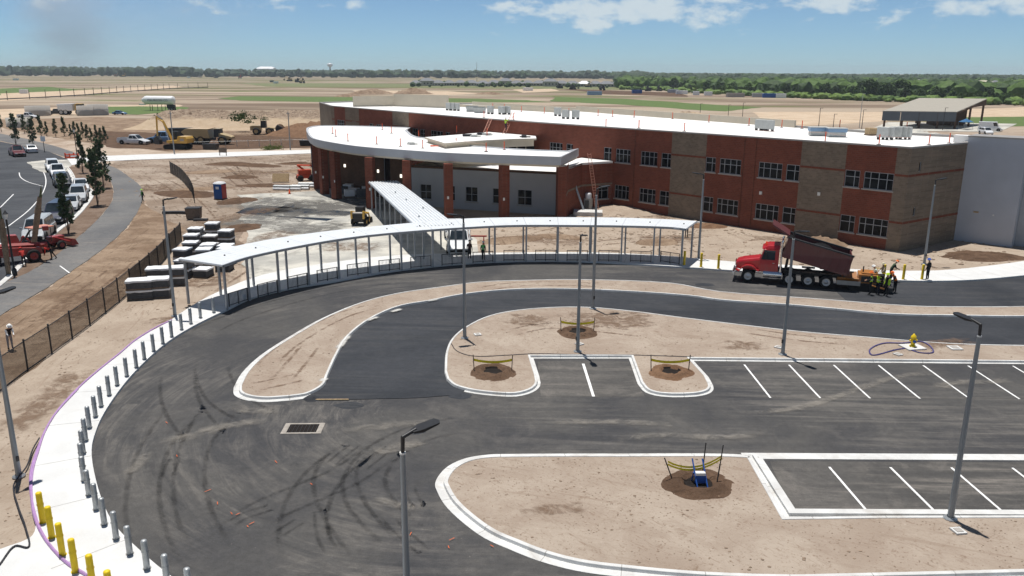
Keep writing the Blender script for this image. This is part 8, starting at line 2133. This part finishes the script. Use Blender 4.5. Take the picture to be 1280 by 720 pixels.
# ------------------------------------------------------------------ open pavilion behind the school
pav = thing('open_pavilion', 'open-sided pavilion with tan sloping roof and dark grey fascia', 'pavilion', (120.5, 272, 0), RAD(-10))
ux, vy = Vector((22.5, 0)), Vector((20, 33))        # eave direction, depth direction (local)
def pq(a, b, z): p = ux * a + vy * b; return Vector((p.x, p.y, z))
m = MB(); q = [pq(0, 0, 5.6), pq(1, 0, 5.6), pq(1, 1, 8.9), pq(0, 1, 8.9)]; m.add(q + [p - Vector((0, 0, .25)) for p in q], [(0, 1, 2, 3), (7, 6, 5, 4), (0, 4, 5, 1), (1, 5, 6, 2), (2, 6, 7, 3), (3, 7, 4, 0)])
mat('pav_roof', (0.37, 0.34, 0.285), 0.6, 0, 0.05, .5); mat('pav_fascia', (0.105, 0.12, 0.14), 0.6, 0, 0.06, .5)
m.build('roof', 'pav_roof', pav)
for k in range(4):
    a, b = pq(k / 4 + .003, 0.0, 2.5), pq((k + 1) / 4 - .003, 0.0, 5.4); c = Vector((b.x, b.y, 2.5)); d_ = Vector((a.x, a.y, 5.4)); o_ = Vector((0, -.12, 0))
    m = MB(); m.add([a, c, b, d_, a + o_, c + o_, b + o_, d_ + o_], [(4, 5, 6, 7), (0, 3, 2, 1), (0, 1, 5, 4), (3, 7, 6, 2), (0, 4, 7, 3), (1, 2, 6, 5)]); m.build('fascia_panel', 'pav_fascia', pav)
m = MB(); a = [pq(1, 0, 5.3), pq(1, 1, 8.6), pq(1, 1, 6.6), pq(1, .55, 6.4), pq(1, .12, 5.0)]; m.add(a, [(0, 4, 3, 2, 1)]); m.build('gable', 'brick_dark', pav)
for b in (0.04, .5, .96):
    for k in range(5):
        p = pq(k / 4 * .96 + .02, b, 0); m = MB(); m.box((p.x, p.y, (5.3 + b * 3.2) / 2), (.55, .55, 5.3 + b * 3.2 - .1)); m.build('column', 'brick_dark', pav)
m = MB(); p = pq(.55, .72, 0); m.box((p.x, p.y, 2.6), (10, 7, 5.2)); m.build('inner_block', 'brick_dark', pav)
struct(MB().sheet([(x_, y_) for x_, y_ in ((112, 262), (150, 256), (182, 300), (138, 306))], 0.08).build('pavilion_slab', 'concrete_pad'))
heap('soil_pile', 'grey gravel pile between the school roof and the pavilion', 'soil mound', (104, 232), 14, 2.4, 'concrete_pad', 0, 61, None, 1.5)
t = thing('blue_tent', 'blue pop-up tent standing beside the open pavilion', 'tent', (146, 268, 0), .2)
m = MB(); m.add([(-1.6, -1.6, 2.4), (1.6, -1.6, 2.4), (1.6, 1.6, 2.4), (-1.6, 1.6, 2.4), (0, 0, 3.5)], [(0, 1, 4), (1, 2, 4), (2, 3, 4), (3, 0, 4)]); m.build('canopy', 'car_blue', t)
for sx in (-1.5, 1.5):
    for sy in (-1.5, 1.5):
        m = MB(); m.tube((sx, sy, 0), (sx, sy, 2.4), .05, n=5); m.build('leg', 'galvanised', t)
# slim light poles beyond the roof
for i, (u, h) in enumerate((((98.72, 268.10), 6.5), ((100.63, 260.87), 5.0), ((113.12, 269.17), 6.0), ((113.94, 273.09), 11.0), ((136.41, 263.45), 7.0), ((85.98, 332.77), 5.0), ((93.53, 339.40), 5.5), ((80.19, 357.19), 4.5))):
    t = thing('light_pole', 'slim dark light pole standing beyond the school roof' if i != 3 else 'tall pale pole standing beyond the school roof', 'pole', (*u, 0), 0, 'slim poles beyond the roof' if i != 3 else None)
    m = MB(); m.tube((0, 0, 0), (0, 0, h), .12, .08, 6); m.build('pole', 'galvanised' if i == 3 else 'dark_steel', t)
    m = MB(); m.box((.4, 0, h), (1.0, .25, .1)); m.build('head', 'dark_steel' if i != 3 else 'galvanised', t)
# poles in the dirt yard
for i, (u, h) in enumerate((((-72.48, 176.25), 9.0), ((-50.36, 186.63), 8.5))):
    t = thing('utility_pole', ('slim grey pole standing in front of the excavator', 'slim grey pole standing between loader and porch')[i], 'pole', (*u, .05))
    m = MB(); m.tube((0, 0, 0), (0, 0, h), .14, .09, 7); m.build('pole', 'pole_grey', t)
    m = MB(); m.box((0, 0, h - .5), (.9, .1, .1)); m.build('crossbar', 'pole_grey', t)
# wire fence along the far haul road
ff = along([(-293.12, 463.23), (-286.17, 497.72), (-286.24, 553.53), (-301.17, 655.85), (-313.06, 770.47), (-301.12, 828.88)], n=22)
fo = thing('post_fence', 'thin dark post fence along the pale far haul road', 'fence', (ff[0][0], ff[0][1], 0))
for x, y, h in ff:
    m = MB(); m.box((x - ff[0][0], y - ff[0][1], 2.6), (.28, .28, 5.2)); m.build('post', 'timber_old', fo)
for a, b in zip(ff, ff[1:]):
    m = MB(); m.tube((a[0] - ff[0][0], a[1] - ff[0][1], .8), (b[0] - ff[0][0], b[1] - ff[0][1], .8), .30, n=4); m.build('silt_sock', 'hose_black', fo)
sfn = along([(-78.67, 188.03), (-73.82, 189.70), (-68.97, 191.60), (-63.95, 193.33), (-58.90, 195.31), (-53.75, 197.32), (-48.07, 199.17)], n=13)
fo = thing('wire_fence', 'thin wire fence with steel posts along the back of the white path', 'fence', (sfn[0][0], sfn[0][1], 0))
for x, y, h in sfn:
    m = MB(); m.box((x - sfn[0][0], y - sfn[0][1], .8), (.1, .1, 1.7)); m.build('post', 'galvanised', fo)
for a, b in zip(sfn, sfn[1:]):
    m = MB(); m.tube((a[0] - sfn[0][0], a[1] - sfn[0][1], 1.4), (b[0] - sfn[0][0], b[1] - sfn[0][1], 1.4), .02, n=4); m.build('wire', 'galvanised', fo)

# ------------------------------------------------------------------ distant plant and containers
def box_machine(u, sc, col, lab, grp, rz, arm=True):
    t = thing('earthmover', lab, 'earthmover', (*u, 0.05), rz, grp); t.scale = (sc,) * 3
    track_pair(t, 3.6, .45, 1.0, .55)
    m = MB(); m.box((-.4, 0, 1.4), (2.6, 2.0, 1.0)); m.build('body', col, t, .05)
    m = MB(); m.box((.3, -.4, 2.3), (1.1, 1.0, 1.1)); m.build('cab', 'black_metal', t, .04)
    if arm:
        m = MB(); m.tube((.9, .3, 1.6), (2.6, .3, 3.6), .2, n=4); m.tube((2.6, .3, 3.6), (4.2, .3, 1.4), .15, n=4); m.build('boom', col, t)
        m = MB(); m.box((4.3, .3, 1.0), (.8, .9, .9)); m.build('bucket', 'dark_steel', t)
for i, (u, col, rz) in enumerate(zip([(-997.60, 2116.61), (-931.05, 2015.83), (-1101.83, 2401.24), (-647.99, 1837.09), (-565.75, 1744.67), (-317.47, 1239.51), (-291.96, 1165.64), (-363.57, 1369.15), (50.17, 896.79), (59.84, 840.23), (86.93, 974.23), (86.36, 810.93), (126.57, 786.89), (137.47, 789.22), (149.68, 798.26)], ('machine_orange', 'machine_yellow', 'machine_tan', 'dark_steel', 'machine_red', 'dark_steel', 'machine_tan', 'machine_tan', 'dark_steel', 'black_metal', 'machine_tan', 'dark_steel', 'dark_steel', 'black_metal', 'dark_steel'), range(20))):
    box_machine(u, 2.2 if i < 8 else 1.7, col, 'small distant earthmoving machine on the stripped fields', 'distant earthmovers on the fields', rz * 1.3)
for i, (u, col, L) in enumerate(zip([(62.51, 643.55), (102.98, 697.58), (139.20, 730.75), (137.63, 684.49), (161.78, 610.00), (178.90, 612.81), (183.39, 598.70), (190.62, 596.25), (143.64, 658.00), (150.84, 648.39), (13.91, 778.49), (-768.37, 1300.55), (-355.98, 610.01), (-847.79, 2079.40), (-710.19, 1910.69), (-351.48, 1226.53), (-315.65, 1119.71), (-695.78, 1807.04)], ('unit_blue', 'blue_plastic', 'stucco_grey', 'wrap_white', 'sill_stone', 'ac_grey', 'blue_plastic', 'wrap_white', 'wrap_white', 'wrap_white', 'wrap_white', 'wrap_white', 'wrap_white', 'cream_panel', 'sill_stone', 'ac_dark', 'wrap_white', 'wrap_white'), (11, 8, 9, 9, 13, 8, 10, 7, 5, 6, 9, 8, 5, 9, 9, 6, 6, 7))):
    t = thing('storage_container', ('blue ' if 'blue' in col else 'pale ' if col != 'ac_dark' else 'dark ') + 'storage container standing far out on the stripped fields', 'container', (*u, .05), R.uniform(-.3, .3), 'far containers ' + ('blue' if 'blue' in col else 'pale' if col != 'ac_dark' else 'dark'))
    m = MB(); m.box((0, 0, 1.5), (L, 3.4, 2.8)); m.build('body', col, t, .05)
    for k in range(6):
        m = MB(); m.box((-L * .42 + L * .168 * k, -1.72, 1.5), (.25, .08, 2.5)); m.build('rib', col, t)
    m = MB(); m.box((L / 2 - .1, 0, 1.45), (.25, 3.0, 2.4)); m.build('door', col, t)

# ------------------------------------------------------------------ air
hz = MB(); hz.box((0, 2250, 23), (9000, 5100, 50))
t = bpy.data.materials.new('haze_air'); t.use_nodes = True; nn = t.node_tree.nodes; nn.clear()
ou = nn.new('ShaderNodeOutputMaterial'); pvv = nn.new('ShaderNodeVolumePrincipled')
pvv.inputs['Color'].default_value = (0.80, 0.90, 1.0, 1); pvv.inputs['Density'].default_value = 0.00011; pvv.inputs['Anisotropy'].default_value = 0.0
t.node_tree.links.new(pvv.outputs[0], ou.inputs['Volume'])
hz_o = stuff(hz.build('haze', t)); tag(hz_o, 'thin summer haze over the whole site and fields', 'haze')

# brush-fire smoke far off: a soft grey column that leans downwind and spreads
sm = MB(); sm.box((0, 0, 0), (2, 2, 2))
t = NT('smoke_air'); t.n.remove(t.b)
g = t.obj(); q = t.sep(g)
nz = t.noise(t.mapping(g, (2.2, 2.2, 1.5)), 1.0, 6, 0.6, 0.6)
hgt = t.rng(q['Z'], -1, 1, 0, 1, False)
# column near the left end, veil drifting right and upward
drift = t.math('SUBTRACT', t.math('ADD', q['X'], 0.72), t.math('MULTIPLY', hgt, 0.10))
colm = t.rng(t.math('ABSOLUTE', drift), 0.30, 0.02)
veil = t.math('MULTIPLY', t.rng(q['X'], 0.95, -0.75), t.math('MULTIPLY', t.rng(hgt, 0.08, 0.45), t.rng(q['X'], -0.98, -0.72)))
edge = t.math('MULTIPLY', t.math('MULTIPLY', t.rng(t.math('ABSOLUTE', q['Y']), 1, .3), t.rng(t.math('ABSOLUTE', q['X']), 1, .8)), t.rng(hgt, 1, .75))
den = t.math('MULTIPLY', t.math('MULTIPLY', t.math('ADD', t.math('MULTIPLY', colm, 1.0), t.math('MULTIPLY', veil, 0.5)), t.rng(nz, 0.30, 0.65)), edge)
pvv = t.n.new('ShaderNodeVolumePrincipled'); pvv.inputs['Color'].default_value = (0.84, 0.91, 1.0, 1); pvv.inputs['Anisotropy'].default_value = 0.2
t.l.new(t.math('MULTIPLY', den, 0.0016), pvv.inputs['Density']); t.l.new(pvv.outputs[0], t.out.inputs['Volume'])
so = stuff(sm.build('smoke', t.m)); so.location = (-2600, 6800, 300); so.scale = (1450, 450, 360); tag(so, 'grey smoke column drifting above the horizon woods', 'smoke')
